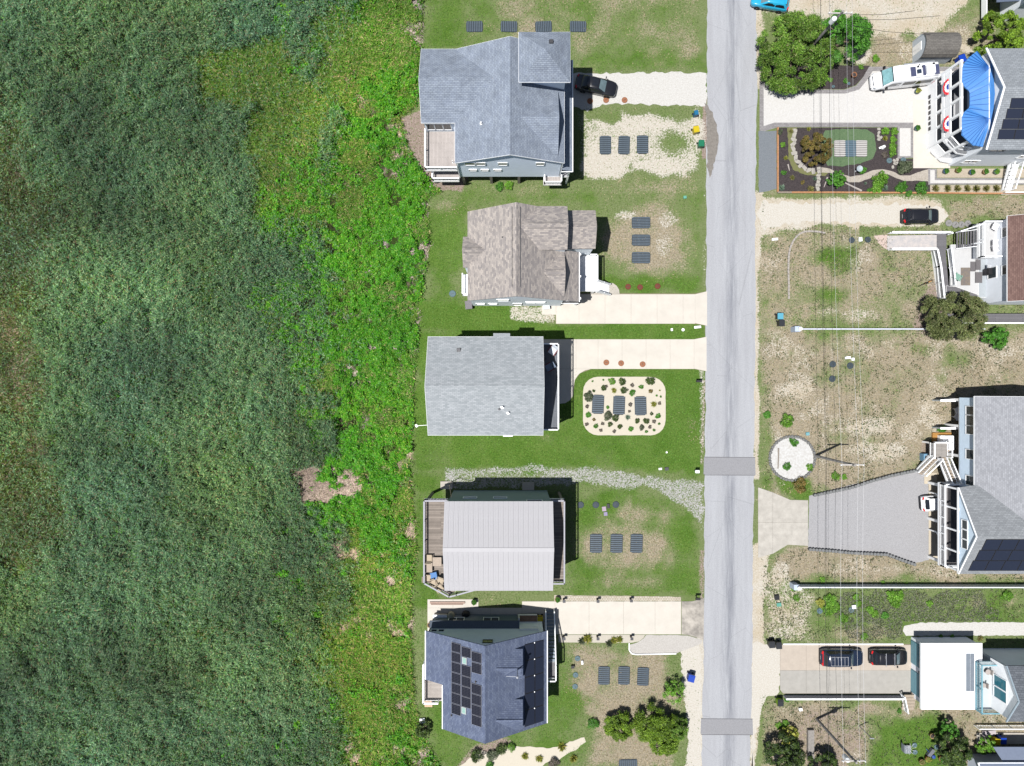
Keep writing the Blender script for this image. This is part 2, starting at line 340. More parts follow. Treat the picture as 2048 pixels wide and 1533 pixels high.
nA = fbm(X, Y, 7.0, 131, 4); nB = fbm(X, Y, 2.4, 141, 4); nC = fbm(X, Y, 1.0, 151, 3); east = np.clip((PXX-1515)/10, 0, 1)
W['d'] = np.clip(W['d']+((nA-.5)*.9+(nB-.5)*.9)*(.6+.4*east)+(nC-.5)*.4-.06*(1-east), 0, 1); W['g'] = np.clip(W['g']-(nA-.5)*.5-(nB-.5)*.8, 0, 1)
W['s'] = np.clip(np.maximum(W['s'], east*W['d']*np.clip((fbm(X, Y, 3.2, 161, 4)-.46)*2.6, 0, .47)), 0, 1)
def ground_material():
    m, nt, b, N, LK = nodes('ground_soil_and_grass')
    at = N('Attribute'); at.attribute_name = 'Col'; sp = N('SeparateColor'); LK(at.outputs['Color'], sp.inputs[0])
    at2 = N('Attribute'); at2.attribute_name = 'Bare'; at3 = N('Attribute'); at3.attribute_name = 'Grav'
    tc = N('NewGeometry')
    def noise(scale, det=4, rough=.6):
        n = N('TexNoise'); n.inputs['Scale'].default_value = scale; n.inputs['Detail'].default_value = det; n.inputs['Roughness'].default_value = rough
        LK(tc.outputs['Position'], n.inputs['Vector']); return n.outputs['Fac']
    n1, n2, n3 = noise(1.6, 6, .7), noise(5.5, 3, .7), noise(0.35, 3)
    def math_(op, a, bb):
        q = N('Math'); q.operation = op
        for i, v in enumerate((a, bb)):
            if isinstance(v, (int, float)): q.inputs[i].default_value = v
            else: LK(v, q.inputs[i])
        return q.outputs[0]
    jit = math_('ADD', math_('MULTIPLY', math_('SUBTRACT', n1, .5), .9), math_('MULTIPLY', math_('SUBTRACT', n2, .5), 1.3))
    def thr(w, lo=.3, hi=.7):
        q = N('MapRange'); q.interpolation_type = 'SMOOTHSTEP'; q.inputs['From Min'].default_value = lo; q.inputs['From Max'].default_value = hi
        s = math_('ADD', w, math_('MULTIPLY', jit, math_('MULTIPLY', math_('MINIMUM', math_('MULTIPLY', w, 4.), math_('MULTIPLY', math_('SUBTRACT', 1.12, w), 4.)), .55)))
        LK(s, q.inputs['Value']); return q.outputs['Result']
    def mix(f, a, c):
        q = N('Mix'); q.data_type = 'RGBA'
        if isinstance(f, float): q.inputs[0].default_value = f
        else: LK(f, q.inputs[0])
        for i, v in ((6, a), (7, c)):
            if isinstance(v, tuple): q.inputs[i].default_value = (*v, 1)
            else: LK(v, q.inputs[i])
        return q.outputs[2]
    r2 = N('MapRange'); r2.inputs['From Min'].default_value = .3; r2.inputs['From Max'].default_value = .7; LK(n2, r2.inputs['Value'])
    r3 = N('MapRange'); r3.inputs['From Min'].default_value = .3; r3.inputs['From Max'].default_value = .7; LK(n3, r3.inputs['Value'])
    base = mix(r2.outputs[0], ob(114,134,76), ob(160,170,122))
    lush = mix(r2.outputs[0], mix(r3.outputs[0], ob(66,106,34), ob(88,124,46)), mix(r3.outputs[0], ob(112,148,56), ob(138,164,84)))
    dry = mix(r2.outputs[0], ob(142,133,108), ob(218,204,180))
    sx_ = N('SeparateXYZ'); LK(tc.outputs['Position'], sx_.inputs[0]); wst = math_('MAXIMUM', r3.outputs[0], math_('LESS_THAN', sx_.outputs['X'], 27.0))
    sand = mix(wst, mix(r2.outputs[0], ob(206,190,162), ob(240,226,202)), mix(r2.outputs[0], ob(214,202,182), ob(255,250,238)))
    bare = mix(r2.outputs[0], ob(140,120,106), ob(208,190,178))
    c = mix(thr(sp.outputs[2], .2, .95), base, dry)
    c = mix(thr(sp.outputs[1], .2, .95), c, lush)
    c = mix(thr(at2.outputs['Fac'], .3, .7), c, bare)
    c = mix(thr(sp.outputs[0], .35, .68), c, sand)
    c = mix(thr(at3.outputs['Fac'], .35, .68), c, mix(r2.outputs[0], ob(168,166,160), ob(236,234,232)))
    LK(c, b.inputs['Base Color']); b.inputs['Roughness'].default_value = .95; b.inputs['Specular IOR Level'].default_value = .1
    bp = N('Bump'); bp.inputs['Strength'].default_value = .6; bp.inputs['Distance'].default_value = .08; LK(n2, bp.inputs['Height']); LK(bp.outputs['Normal'], b.inputs['Normal'])
    return m
GM = ground_material()
ny, nx = X.shape
idx = np.arange(nx*ny).reshape(ny, nx)
F = np.stack([idx[:-1,:-1], idx[:-1,1:], idx[1:,1:], idx[1:,:-1]], -1).reshape(-1, 4)
V = np.stack([X.ravel(), Y.ravel(), np.zeros(X.size)], 1)
me = npmesh('ground', V, F, GM, np.stack([W['s'].ravel(), W['g'].ravel(), W['d'].ravel()], 1))
bk = me.attributes.new('Grav', 'FLOAT', 'POINT'); bk.data.foreach_set('value', W['k'].ravel().astype(np.float32))
ba = me.attributes.new('Bare', 'FLOAT', 'POINT'); ba.data.foreach_set('value', W['b'].ravel().astype(np.float32))
o = bpy.data.objects.new('ground', me); COL.objects.link(o); tag(o, kind='structure')
me = mesh_of('outer_ground', MB().poly([(-700,-700,-.6),(700,-700,-.6),(700,700,-.6),(-700,700,-.6)]), mk('outer_grass', ob(84,110,60), .95, .3, .2))
o = bpy.data.objects.new('outer_ground', me); COL.objects.link(o); tag(o, kind='structure')

def dense(pts, step, jit, closed=True):
    out = []; n = len(pts)
    for i in range(n if closed else n-1):
        a, b_ = Vector(pts[i]), Vector(pts[(i+1) % n]); L = (b_-a).length; k = max(1, int(L/step))
        nn = Vector((-(b_-a).y, (b_-a).x)).normalized() if L else Vector((0,0))
        for j in range(k):
            p = a+(b_-a)*j/k; out.append(p+nn*random.uniform(-jit, jit))
    return out
def sheet(name, px, z, mat, jit=0.0, step=0.5, label=None, th=0.0):
    pts = dense(pxpoly(px), step, jit) if jit else [Vector(p) for p in pxpoly(px)]
    mb = MB().slab([(p.x, p.y, z) for p in pts], max(th, z+.03)); return struct(name, mb, mat, label)

# ------------------------------------------------------------------ road
def road_material():
    m, nt, b, N, LK = nodes('asphalt')
    g = N('NewGeometry'); mp = N('Mapping'); mp.inputs['Scale'].default_value = (1.3, .09, 1); LK(g.outputs['Position'], mp.inputs['Vector'])
    st = N('TexNoise'); st.inputs['Scale'].default_value = 1.0; st.inputs['Detail'].default_value = 7; st.inputs['Roughness'].default_value = .7; LK(mp.outputs[0], st.inputs['Vector'])
    f = N('TexNoise'); f.inputs['Scale'].default_value = 9; f.inputs['Detail'].default_value = 5; f.inputs['Roughness'].default_value = .8; LK(g.outputs['Position'], f.inputs['Vector'])
    sp = N('SeparateXYZ'); LK(g.outputs['Position'], sp.inputs[0])
    # a worn, darker strip along the middle of the road
    lx = N('Math'); lx.operation = 'MULTIPLY_ADD'; lx.inputs[1].default_value = -.0066; LK(sp.outputs['Y'], lx.inputs[0]); lx.inputs[2].default_value = 0
    dx = N('Math'); dx.operation = 'ADD'; LK(sp.outputs['X'], dx.inputs[0]); LK(lx.outputs[0], dx.inputs[1])
    mr = N('MapRange'); mr.inputs['From Min'].default_value = .35; mr.inputs['From Max'].default_value = .7; LK(st.outputs['Fac'], mr.inputs['Value'])
    ab = N('Math'); ab.operation = 'SUBTRACT'; LK(dx.outputs[0], ab.inputs[0]); ab.inputs[1].default_value = 25.7
    aa = N('Math'); aa.operation = 'ABSOLUTE'; LK(ab.outputs[0], aa.inputs[0])
    m2 = N('MapRange'); m2.inputs['From Min'].default_value = .15; m2.inputs['From Max'].default_value = 1.1; m2.inputs['To Min'].default_value = .95; m2.inputs['To Max'].default_value = 0; LK(aa.outputs[0], m2.inputs['Value'])
    mm = N('Math'); mm.operation = 'MULTIPLY'; LK(mr.outputs[0], mm.inputs[0]); LK(m2.outputs[0], mm.inputs[1])
    mx = N('Mix'); mx.data_type = 'RGBA'; mx.inputs[6].default_value = (*ob(214,216,221), 1); mx.inputs[7].default_value = (*ob(200,201,206), 1); LK(mr.outputs[0], mx.inputs[0])
    mz = N('Mix'); mz.data_type = 'RGBA'; LK(mx.outputs[2], mz.inputs[6]); mz.inputs[7].default_value = (*ob(140,144,155), 1); LK(mm.outputs[0], mz.inputs[0])
    vr = N('MapRange'); vr.inputs['From Min'].default_value = .3; vr.inputs['From Max'].default_value = .7; vr.inputs['To Min'].default_value = .84; vr.inputs['To Max'].default_value = 1.12; LK(f.outputs['Fac'], vr.inputs['Value'])
    mu = N('Mix'); mu.data_type = 'RGBA'; mu.blend_type = 'MULTIPLY'; mu.inputs[0].default_value = 1; LK(mz.outputs[2], mu.inputs[6]); LK(vr.outputs[0], mu.inputs[7])
    # a few fine cracks and sealed stains
    vo = N('TexVoronoi'); vo.feature = 'DISTANCE_TO_EDGE'; vo.inputs['Scale'].default_value = .35; mp2 = N('Mapping'); mp2.inputs['Scale'].default_value = (1, .45, 1); LK(g.outputs['Position'], mp2.inputs['Vector']); LK(mp2.outputs[0], vo.inputs['Vector'])
    ck = N('MapRange'); ck.inputs['From Min'].default_value = 0; ck.inputs['From Max'].default_value = .008; ck.inputs['To Min'].default_value = .84; ck.inputs['To Max'].default_value = 1; LK(vo.outputs['Distance'], ck.inputs['Value'])
    m3 = N('Mix'); m3.data_type = 'RGBA'; m3.blend_type = 'MULTIPLY'; m3.inputs[0].default_value = 1; LK(mu.outputs[2], m3.inputs[6]); LK(ck.outputs[0], m3.inputs[7])
    LK(m3.outputs[2], b.inputs['Base Color']); b.inputs['Roughness'].default_value = .9; b.inputs['Specular IOR Level'].default_value = .2
    bp = N('Bump'); bp.inputs['Strength'].default_value = .25; bp.inputs['Distance'].default_value = .02; LK(f.outputs['Fac'], bp.inputs['Height']); LK(bp.outputs['Normal'], b.inputs['Normal'])
    return m
ASPH = road_material()
rl = [(1418,-900),(1416,-60),(1415,0),(1413,300),(1412,700),(1409,1000),(1407,1300),(1403,1533),(1402,1600),(1390,2400)]
rr = [(1490,2400),(1500,1600),(1500,1533),(1504,1300),(1507,1000),(1510,700),(1511,400),(1514,180),(1512,0),(1513,-60),(1516,-900)]
mb = MB(); pts = dense(pxpoly(rl+rr), .7, .09); mb.slab([(p.x, p.y, .02) for p in pts], .06)
road = struct('road', mb, ASPH)
PATCHM = mk('patched_asphalt', ob(178,178,182), .9, .12, 8, bump=.2)
for nm, (y0, y1) in (('asphalt_patch', (915, 951)), ('asphalt_patch', (1438, 1470))):
    a = 1408 if y0 < 1000 else 1402; c = 1510 if y0 < 1000 else 1505
    obj(nm, MB().slab([(*XY(*q), .026) for q in ((a,y0),(c,y0+1),(c+1,y1),(a-1,y1-2))], .02), PATCHM, road)
    for yy in (y0-.5, y1-.8): obj('tar_joint', MB().slab([(*XY(*q), .03) for q in ((a,yy-.5),(c,yy+.3),(c,yy+1.4),(a,yy+.8))], .012), mk('tar', ob(128,128,132), .8), road)
ST = mk('damp_asphalt', ob(158,151,143), .9, .2, 4)
obj('sand_stain', MB().slab([(p.x, p.y, .026) for p in dense(pxpoly([(1410,205),(1424,226),(1434,250),(1436,285),(1428,330),(1420,356),(1414,340),(1414,300),(1413,250)]), .4, .12)], .02), ST, road)
# ------------------------------------------------------------------ drives, paths and beds
SHELL = mk('crushed_shell', ob(226,222,214), .95, .0, 7, col2=ob(255,253,248), bump=.4)
SHELL2 = mk('sandy_shell', ob(222,212,194), .95, .0, 9, col2=ob(255,251,242), bump=.4)
CREAM = mk('cream_concrete', ob(252,244,231), .9, .055, .7)
CREAM2 = mk('pale_concrete', ob(226,218,205), .9, .08, 1.5)
OLDCONC = mk('stained_concrete', ob(208,202,192), .9, 0, 1.1, col2=ob(236,230,219))
DIRTC = mk('dirty_concrete', ob(158,152,144), .9, 0, .8, col2=ob(240,231,218))
GRAVEL = mk('grey_gravel', ob(178,177,179), .95, 0, 11, col2=ob(212,211,213), bump=.5)
GRAVELB = mk('blue_grey_gravel', ob(128,135,142), .95, 0, 13, col2=ob(160,166,172), bump=.5)
WGRAVEL = mk('white_aggregate', ob(236,232,226), .9, 0, 8, col2=ob(255,253,250))
PAVER = shingle('grey_pavers', ob(168,164,164), ob(186,182,182), ob(140,136,138), 'x', .2, .35, .012, .08)
MULCH = mk('dark_mulch', ob(50,44,46), .95, 0, 9, col2=ob(100,90,90), bump=.6)
PATHM = mk('stone_dust_path', ob(190,180,166), .95, 0, 6, col2=ob(226,216,203))
SANDM = mk('cream_sand', ob(246,236,216), .95, .05, 9, bump=.3)
JOINT = mk('joint_dirt', ob(170,156,135), .95, .1, 5)
def slabs(name, cells, mat, z=.05, gap=.012, par_poly=None, label=None):
    """a drive of poured slabs: each cell (a pixel polygon) is a slab of its own"""
    base = sheet(name, par_poly, .012, JOINT)
    for c in cells:
        pts = [Vector(p) for p in pxpoly(c)]; ctr = sum(pts, Vector((0,0)))/len(pts)
        q = [p + (ctr-p).normalized()*gap for p in pts]
        obj('slab', MB().slab([(p.x, p.y, z) for p in q], .06), mat if not callable(mat) else mat(ctr), base)
    return base
sheet('shell_driveway', [(1085,149),(1145,147),(1250,147),(1330,145),(1412,147),(1414,213),(1330,211),(1250,208),(1205,210),(1175,222),(1146,214),(1085,214)], .02, SHELL, .14, .35)
# drive of the second house
xs = [1112,1158,1210,1262,1314,1366,1390]
cells = [[(xs[i],589),(xs[i+1],589),(xs[i+1],648),(xs[i],648)] for i in range(6)] + [[(1390,589),(1414,583),(1414,652),(1390,647)], [(1084,609),(1112,603),(1112,630),(1084,630)], [(1112,603),(1130,597),(1158,586),(1158,589),(1112,589)]]
slabs('concrete_driveway', cells, CREAM, par_poly=[(1084,606),(1158,587),(1390,588),(1414,583),(1414,652),(1390,648),(1112,648),(1112,630),(1084,630)])
mb = MB(); pts = [XY(1216,566), XY(1226,567), XY(1233,572), XY(1238,580), XY(1239,588.5), XY(1180,588.5), XY(1180,566)]
struct('landing_pad', mb.slab([(*p, .07) for p in pts], .08), CREAM2)
# drive of the third house
xs = [1152,1196,1244,1292,1340,1388]
cells = [[(xs[i],679),(xs[i+1],679),(xs[i+1],738.5),(xs[i],738.5)] for i in range(5)] + [[(1388,679),(1413,674),(1413,743),(1388,738)], [(1060,679),(1108,679),(1108,738),(1060,738)], [(1108,679),(1152,679),(1152,738),(1108,738)], [(1060,738),(1108,738),(1108,809),(1060,809)], [(1108,738),(1183,738),(1170,741),(1158,748),(1150,759),(1147,775),(1146,792),(1140,801),(1130,807),(1108,809)]]
slabs('concrete_driveway', cells, CREAM, par_poly=[(1060,679),(1388,679),(1413,674),(1413,743),(1388,738.5),(1183,738.5),(1160,747),(1149,762),(1147,792),(1130,807),(1060,809)])
# drive of the fifth house
xs = [1044,1110,1178,1247,1310,1362]
cells = [[(xs[i],1203),(xs[i+1],1203),(xs[i+1],1269),(xs[i],1269)] for i in range(5)] + [[(855,1199),(906,1199),(906,1216),(855,1216)], [(906,1199),(957,1199),(957,1216),(906,1216)]] + [[(a,1216),(a+63,1216),(a+63,1262),(a,1262)] for a in (855,918,981)]
slabs('concrete_driveway', cells, lambda c: CREAM, par_poly=[(855,1199),(957,1199),(957,1216),(1044,1216),(1044,1203),(1362,1203),(1362,1269),(1116,1269),(1116,1262),(855,1262)])
sheet('driveway_apron', [(1363,1203),(1385,1203),(1408,1196),(1407,1280),(1392,1275),(1375,1270),(1363,1269)], .045, DIRTC)
COB = shingle('pebble_strip', ob(226,216,196), ob(244,236,220), ob(190,176,152), 'x', .22, .3, .03, .12)
sheet('pebble_strip', [(1108,1191),(1250,1192),(1362,1194),(1362,1202.5),(1108,1202.5)], .035, COB, .03, .4)
sheet('garden_strip', [(1117,1270),(1290,1270),(1287,1276),(1278,1283),(1262,1286),(1117,1285)], .035, mk('pale_gravel', ob(232,224,208), .95, .08, 8))
gb = sheet('gravel_bed', [(1292,1270),(1375,1271),(1405,1281),(1402,1288),(1352,1307),(1268,1308),(1259,1302),(1258,1290),(1276,1285),(1288,1277)], .03, mk('pale_grey_gravel', ob(208,202,194), .95, 0, 10, col2=ob(240,235,228)), .03, .4)
mb = MB(); pts = [XY(1258,1286), XY(1258,1300), XY(1263,1307), XY(1272,1308.5), XY(1352,1307)]
for i in range(4): mb.bar((*pts[i], .09), (*pts[i+1], .09), .12, .18)
obj('edging_kerb', mb, WHITEP, gb)
sheet('shell_verge', [(1362,1285),(1400,1290),(1404,1400),(1402,1560),(1374,1560),(1376,1470),(1372,1400),(1364,1350)], .012, SHELL2, .18, .35)
# right hand drives
sheet('paver_border', [(1519,165),(1530,166),(1545,174),(1580,179),(1688,180),(1712,172),(1726,155),(1738,134),(1930,134),(1930,254),(1826,255),(1826,316),(1795,318),(1795,255),(1556,255),(1530,263),(1519,262)], .03, PAVER)
sheet('white_driveway', [(1527,175),(1545,183),(1580,188),(1690,188),(1718,180),(1733,162),(1745,143),(1922,143),(1922,246),(1548,246),(1527,253)], .045, WGRAVEL)
sheet('white_patio', [(1799,257),(1821,257),(1821,313),(1799,313)], .045, WGRAVEL)
sheet('house_apron', [(1826,200),(1900,200),(1900,337),(1826,337)], .055, CREAM)
sheet('gravel_strip', [(1517,263),(1553,262),(1553,378),(1530,384),(1517,386)], .02, GRAVELB, .06, .4)
sheet('mulch_bed', [(1556,256),(1795,256),(1795,318),(1826,318),(1826,337),(1860,337),(1860,384),(1556,384)], .03, MULCH)
sheet('mulch_bed', [(1530,120),(1600,130),(1740,132),(1736,140),(1725,156),(1711,171),(1688,179),(1580,178),(1545,172),(1538,160)], .025, MULCH)
sheet('garden_path', [(1574,256),(1594,256),(1590,285),(1586,310),(1592,330),(1612,342),(1632,345),(1660,343),(1650,352),(1640,352),(1639,384),(1633,384),(1634,352),(1610,350),(1586,340),(1577,318),(1576,285)], .04, mk('path_soil', ob(150,140,110), .95, 0, 6, col2=ob(128,142,70)), .06, .3)
sheet('garden_path', [(1640,335),(1660,338),(1680,348),(1700,354),(1722,350),(1745,341),(1765,339),(1784,343),(1800,351),(1820,352),(1835,345),(1860,338),(1860,364),(1835,362),(1812,363),(1794,358),(1778,350),(1760,349),(1740,357),(1718,365),(1698,365),(1678,356),(1660,346),(1640,346)], .044, PATHM, .03, .3)
sheet('grass_mound', [(1650,262),(1690,258),(1735,260),(1748,270),(1752,300),(1745,318),(1720,328),(1680,334),(1655,332),(1645,310),(1642,280)], .05, mk('clover_turf', ob(92,124,84), .95, 0, 9, col2=ob(128,152,112), bump=.5), .05, .3)
sheet('walkway', [(1856,338),(1873,338),(1873,357),(2060,357),(2060,370),(1856,370)], .045, PAVER)
sheet('walkway_panels', [(1860,341),(1869,341),(1869,361),(2060,361),(2060,367),(1860,367)], .052, WGRAVEL)
sheet('pebble_bed', [(1874,338),(2060,338),(2060,356),(1874,356)], .04, mk('buff_pebbles', ob(196,180,156), .95, 0, 12, col2=ob(232,220,200)))
sheet('pebble_bed', [(1860,371),(2060,371),(2060,387),(1860,385)], .03, MATS['buff_pebbles'])
tmb = lambda q: MB().bar((*XY(*q[0]), .13), (*XY(*q[1]), .13), .16, .26)
ed = thing('timber_edging', 'low cedar board edging around the dark mulch garden', 'edging', (*XY(1556,384), 0))
for q in (((1554.5,256),(1554.5,385)), ((1554,386),(1582,386)), ((1582,386),(1668,386)), ((1668,386),(1760,386.5)), ((1760,386.5),(1860,387)), ((1860,387),(1960,388)), ((1960,388),(2060,388.5))):
    obj('board', tmb(q), TIMBER if q[1][0] in (1582,) else ORANGEWOOD, ed)
sheet('sandy_drive', [(1526,404),(1600,406),(1700,408),(1800,408),(1884,414),(1896,430),(1880,446),(1800,449),(1700,446),(1620,444),(1560,450),(1524,462),(1514,430)], .012, SHELL2, .25, .35)
sheet('gravel_driveway', [(1618,992),(1640,985),(1720,966),(1800,950),(1843,942),(1856,944),(1858,1120),(1828,1127),(1800,1118),(1770,1110),(1700,1106),(1616,1097)], .025, GRAVEL, .04, .4)
cells = [[(1516,975),(1545,985),(1545,1045),(1516,1045)], [(1545,985),(1580,1000),(1616,1001),(1616,1045),(1572,1045),(1545,1045)], [(1516,1045),(1545,1045),(1545,1108),(1516,1116)], [(1545,1045),(1616,1045),(1616,1092),(1575,1090),(1545,1108)]]
slabs('concrete_apron', cells, OLDCONC, par_poly=[(1516,975),(1545,985),(1580,1000),(1616,1001),(1616,1092),(1575,1090),(1545,1108),(1516,1116)])
sheet('house_slab', [(1848,946),(1873,946),(1873,966),(1950,966),(1950,1118),(1857,1118),(1857,968),(1848,968)], .05, mk('beige_concrete', ob(236,222,198), .9, .05, 2))
sheet('shell_path', [(1808,1252),(1840,1246),(1900,1245),(2060,1245),(2060,1271),(1812,1272),(1806,1262)], .03, SHELL, .06, .3)
cells = [[(1560,1290),(1612,1290),(1612,1341),(1560,1341)], [(1612,1290),(1720,1290),(1720,1341),(1612,1341)], [(1720,1290),(1824,1290),(1824,1341),(1720,1341)], [(1560,1341),(1612,1341),(1612,1387),(1566,1387),(1560,1380)], [(1612,1341),(1720,1341),(1720,1387),(1612,1387)], [(1720,1341),(1830,1341),(1830,1387),(1720,1387)]]
slabs('concrete_driveway', cells, lambda c: (mk('buff_concrete', ob(226,212,196), .9, .06, 1.4) if c.y > -33.8 else mk('grey_concrete', ob(206,202,194), .9, .08, 1.2)), par_poly=[(1560,1289),(1832,1289),(1832,1388),(1566,1388),(1560,1380)])
sheet('shell_verge', [(1504,1285),(1560,1289),(1560,1386),(1530,1395),(1512,1470),(1503,1560),(1501,1470),(1501,1380)], .012, SHELL2, .2, .35)
SWM = SHELL
sheet('white_shell_bed', ell(1584, 917, 43, 42, 28), .05, mk('white_shells', ob(226,222,216), .9, 0, 4, col2=ob(255,255,253), bump=.6), .06, .4)
# sand bed in front of the third house
def rrect(x0, y0, x1, y1, r, n=5):
    out = []
    for cx, cy, a in ((x1-r, y0+r, -90), (x1-r, y1-r, 0), (x0+r, y1-r, 90), (x0+r, y0+r, 180)):
        for i in range(n+1): t = R(a+90*i/n); out.append((cx+r*math.cos(t), cy+r*math.sin(t)))
    return out
sheet('sand_bed', rrect(1166,754,1331,871,30), .04, SANDM, .02, .6)
sheet('sand_bed', [(912,1540),(935,1520),(965,1500),(990,1510),(1010,1496),(1060,1492),(1100,1498),(1128,1488),(1168,1475),(1172,1484),(1150,1500),(1130,1512),(1110,1524),(1090,1526),(1060,1560),(912,1560)], .03, SANDM, .08, .35)
# ------------------------------------------------------------------ marsh
def leaf_quads(pos, nrm, size, asp, rg, axis=None):
    """diamond leaves around pos, facing nrm"""
    n = len(pos); nrm = nrm/np.linalg.norm(nrm, axis=1, keepdims=True)
    t = rg.normal(size=(n,3)) if axis is None else axis+rg.normal(0,.45,(n,3)); t -= nrm*np.sum(t*nrm, 1, keepdims=True); t /= np.linalg.norm(t, axis=1, keepdims=True)+1e-9
    b = np.cross(nrm, t); s = size[:,None]
    V = np.stack([pos-t*s, pos+b*s*asp, pos+t*s, pos-b*s*asp], 1).reshape(-1,3)
    return V, np.arange(4*n).reshape(-1,4)
ZN = {}
def zmask(poly, px, py, soft=30, amp=40):
    if 'n' not in ZN or ZN['n'].shape != px.shape: ZN['n'] = (fbm(px, py, 110, 31)-.5)*2.6; ZN['m'] = (fbm(px, py, 26, 41)-.5)*1.6
    return np.clip(.5-(sdpoly(poly, px, py)+ZN['n']*amp+ZN['m']*amp)/(soft*1.3), 0, 1)
EDGE = [(-60,846),(0,846),(95,840),(215,830),(235,800),(290,814),(345,840),(384,880),(400,852),(480,858),(560,845),(650,835),(700,830),(800,824),(930,820),(1000,822),(1040,828),(1100,832),(1180,820),(1300,822),(1400,826),(1440,838),(1480,850),(1533,880),(1640,900)]
ex = np.array([e[1] for e in EDGE], float); ey = np.array([e[0] for e in EDGE], float)
def zones(px, py):
    vine = np.maximum.reduce([
        zmask([(680,225),(760,170),(838,110),(838,215),(800,240),(815,330),(840,360),(930,375),(900,398),(855,400),(858,500),(840,560),(835,650),(826,800),(822,930),(800,1010),(790,1100),(740,1110),(700,1060),(640,1060),(600,1000),(690,900),(690,800),(660,770),(660,690),(690,640),(690,560),(680,450),(720,400),(740,330),(700,270)], px, py, 14, 36),
        zmask([(560,330),(690,300),(690,500),(640,540),(520,440)], px, py, 40, 70)*.8,
        zmask([(520,600),(690,580),(690,780),(540,760)], px, py, 60, 80)*.72,
        zmask([(680,-40),(838,-40),(838,60),(700,40)], px, py, 40, 60)*.6,
        zmask([(700,1380),(820,1340),(840,1560),(700,1560)], px, py, 40, 60)*.6])
    grass = np.maximum.reduce([
        zmask([(640,50),(840,40),(840,240),(690,240),(640,160)], px, py, 30, 50)*.9,
        zmask([(680,280),(760,270),(750,470),(690,490),(670,380)], px, py, 16, 14)*1.05,
        zmask([(380,110),(560,90),(640,170),(640,420),(540,440),(500,330),(500,230),(400,210)], px, py, 40, 50)*1.0,
        zmask([(690,480),(730,480),(740,640),(700,690),(690,600)], px, py, 20, 16)*.9,
        zmask([(620,1150),(740,1080),(830,1190),(830,1560),(710,1560),(650,1420),(600,1240)], px, py, 60, 90)*.8,
        zmask([(400,520),(440,520),(440,620),(390,620)], px, py, 30, 20)*.6,
        zmask([(690,860),(820,860),(822,1000),(740,960)], px, py, 30, 30)*.62,
        zmask([(700,690),(822,690),(822,860),(700,860)], px, py, 30, 40)*.6])
    thatch = np.maximum.reduce([
        zmask([(588,938),(650,922),(700,950),(738,985),(700,1000),(640,1012),(598,1005)], px, py, 8, 12)*1.9,
        zmask([(640,1085),(700,1068),(740,1100),(730,1140),(660,1150)], px, py, 16, 14)*.75,
        zmask(ell(742,690,8,18), px, py, 8, 5)*1.9, zmask(ell(690,738,16,6), px, py, 8, 5)*1.9, zmask(ell(720,768,40,6), px, py, 8, 5)*1.9,
        zmask(ell(826,508,8,12), px, py, 8, 4)*1.9, zmask(ell(777,563,8,6), px, py, 6, 3)*1.9, zmask(ell(745,1035,8,8), px, py, 8, 4), zmask(ell(760,1095,12,10), px, py, 8, 4), zmask(ell(780,1510,16,12), px, py, 8, 5)*1.9,
        zmask([(690,440),(715,440),(715,480),(695,480)], px, py, 10, 6), zmask([(805,1040),(830,1010),(832,1090),(810,1110)], px, py, 10, 8)*.8, zmask(ell(770,1330,30,50), px, py, 30, 30)*.55, zmask(ell(730,110,40,30), px, py, 30, 20)*.5])
    olive = np.maximum.reduce([
        zmask([(-60,225),(60,250),(90,330),(180,330),(175,450),(105,560),(88,650),(105,760),(60,830),(-60,850)], px, py, 50, 40)*.85,
        zmask([(-60,900),(80,860),(125,960),(130,1080),(60,1130),(-60,1130)], px, py, 50, 40)*.85, zmask(ell(10,-5,36,22), px, py, 10, 8)])
    strip = np.clip((px+(fbm(px, py, 90, 271, 3)-.5)*220-655)/60, 0, 1); nz1, nz2, nz3 = fbm(px, py, 62, 171), fbm(px, py, 48, 181), fbm(px, py, 34, 191)
    grass = np.maximum(grass, strip*np.clip(.3+(nz1-.5)*8, .3, 1)*1.1); thatch = np.maximum(thatch, strip*np.clip((nz2-.56)*9, 0, 1)*.9)
    mid = np.clip((px-520)/60, 0, 1)*np.clip((720-px)/30, 0, 1); vine = np.maximum(vine, mid*np.clip((nz3-.55)*6, 0, 1)*.8)
    vine = np.maximum(vine, strip*.36); thatch *= np.clip(.15+(fbm(px, py, 14, 261, 2)-.35)*4.5, 0, 1.3)
    grass = np.maximum(grass, (1-strip)*np.clip((nz1-.6)*6, 0, 1)*.55); thatch = np.maximum(thatch, olive*np.clip((nz2-.56)*8, 0, 1)*.95)
    return vine, grass, thatch, olive
def canopy(x, y): return np.clip(.5+(fbm(x, y, 2.6, 51, 2)-.5)*.7+(fbm(x, y, .7, 55, 2)-.5)*.75, 0, 1)
MX0, MX1, MY0, MY1 = -64.0, -7.6, -48.0, 48.0
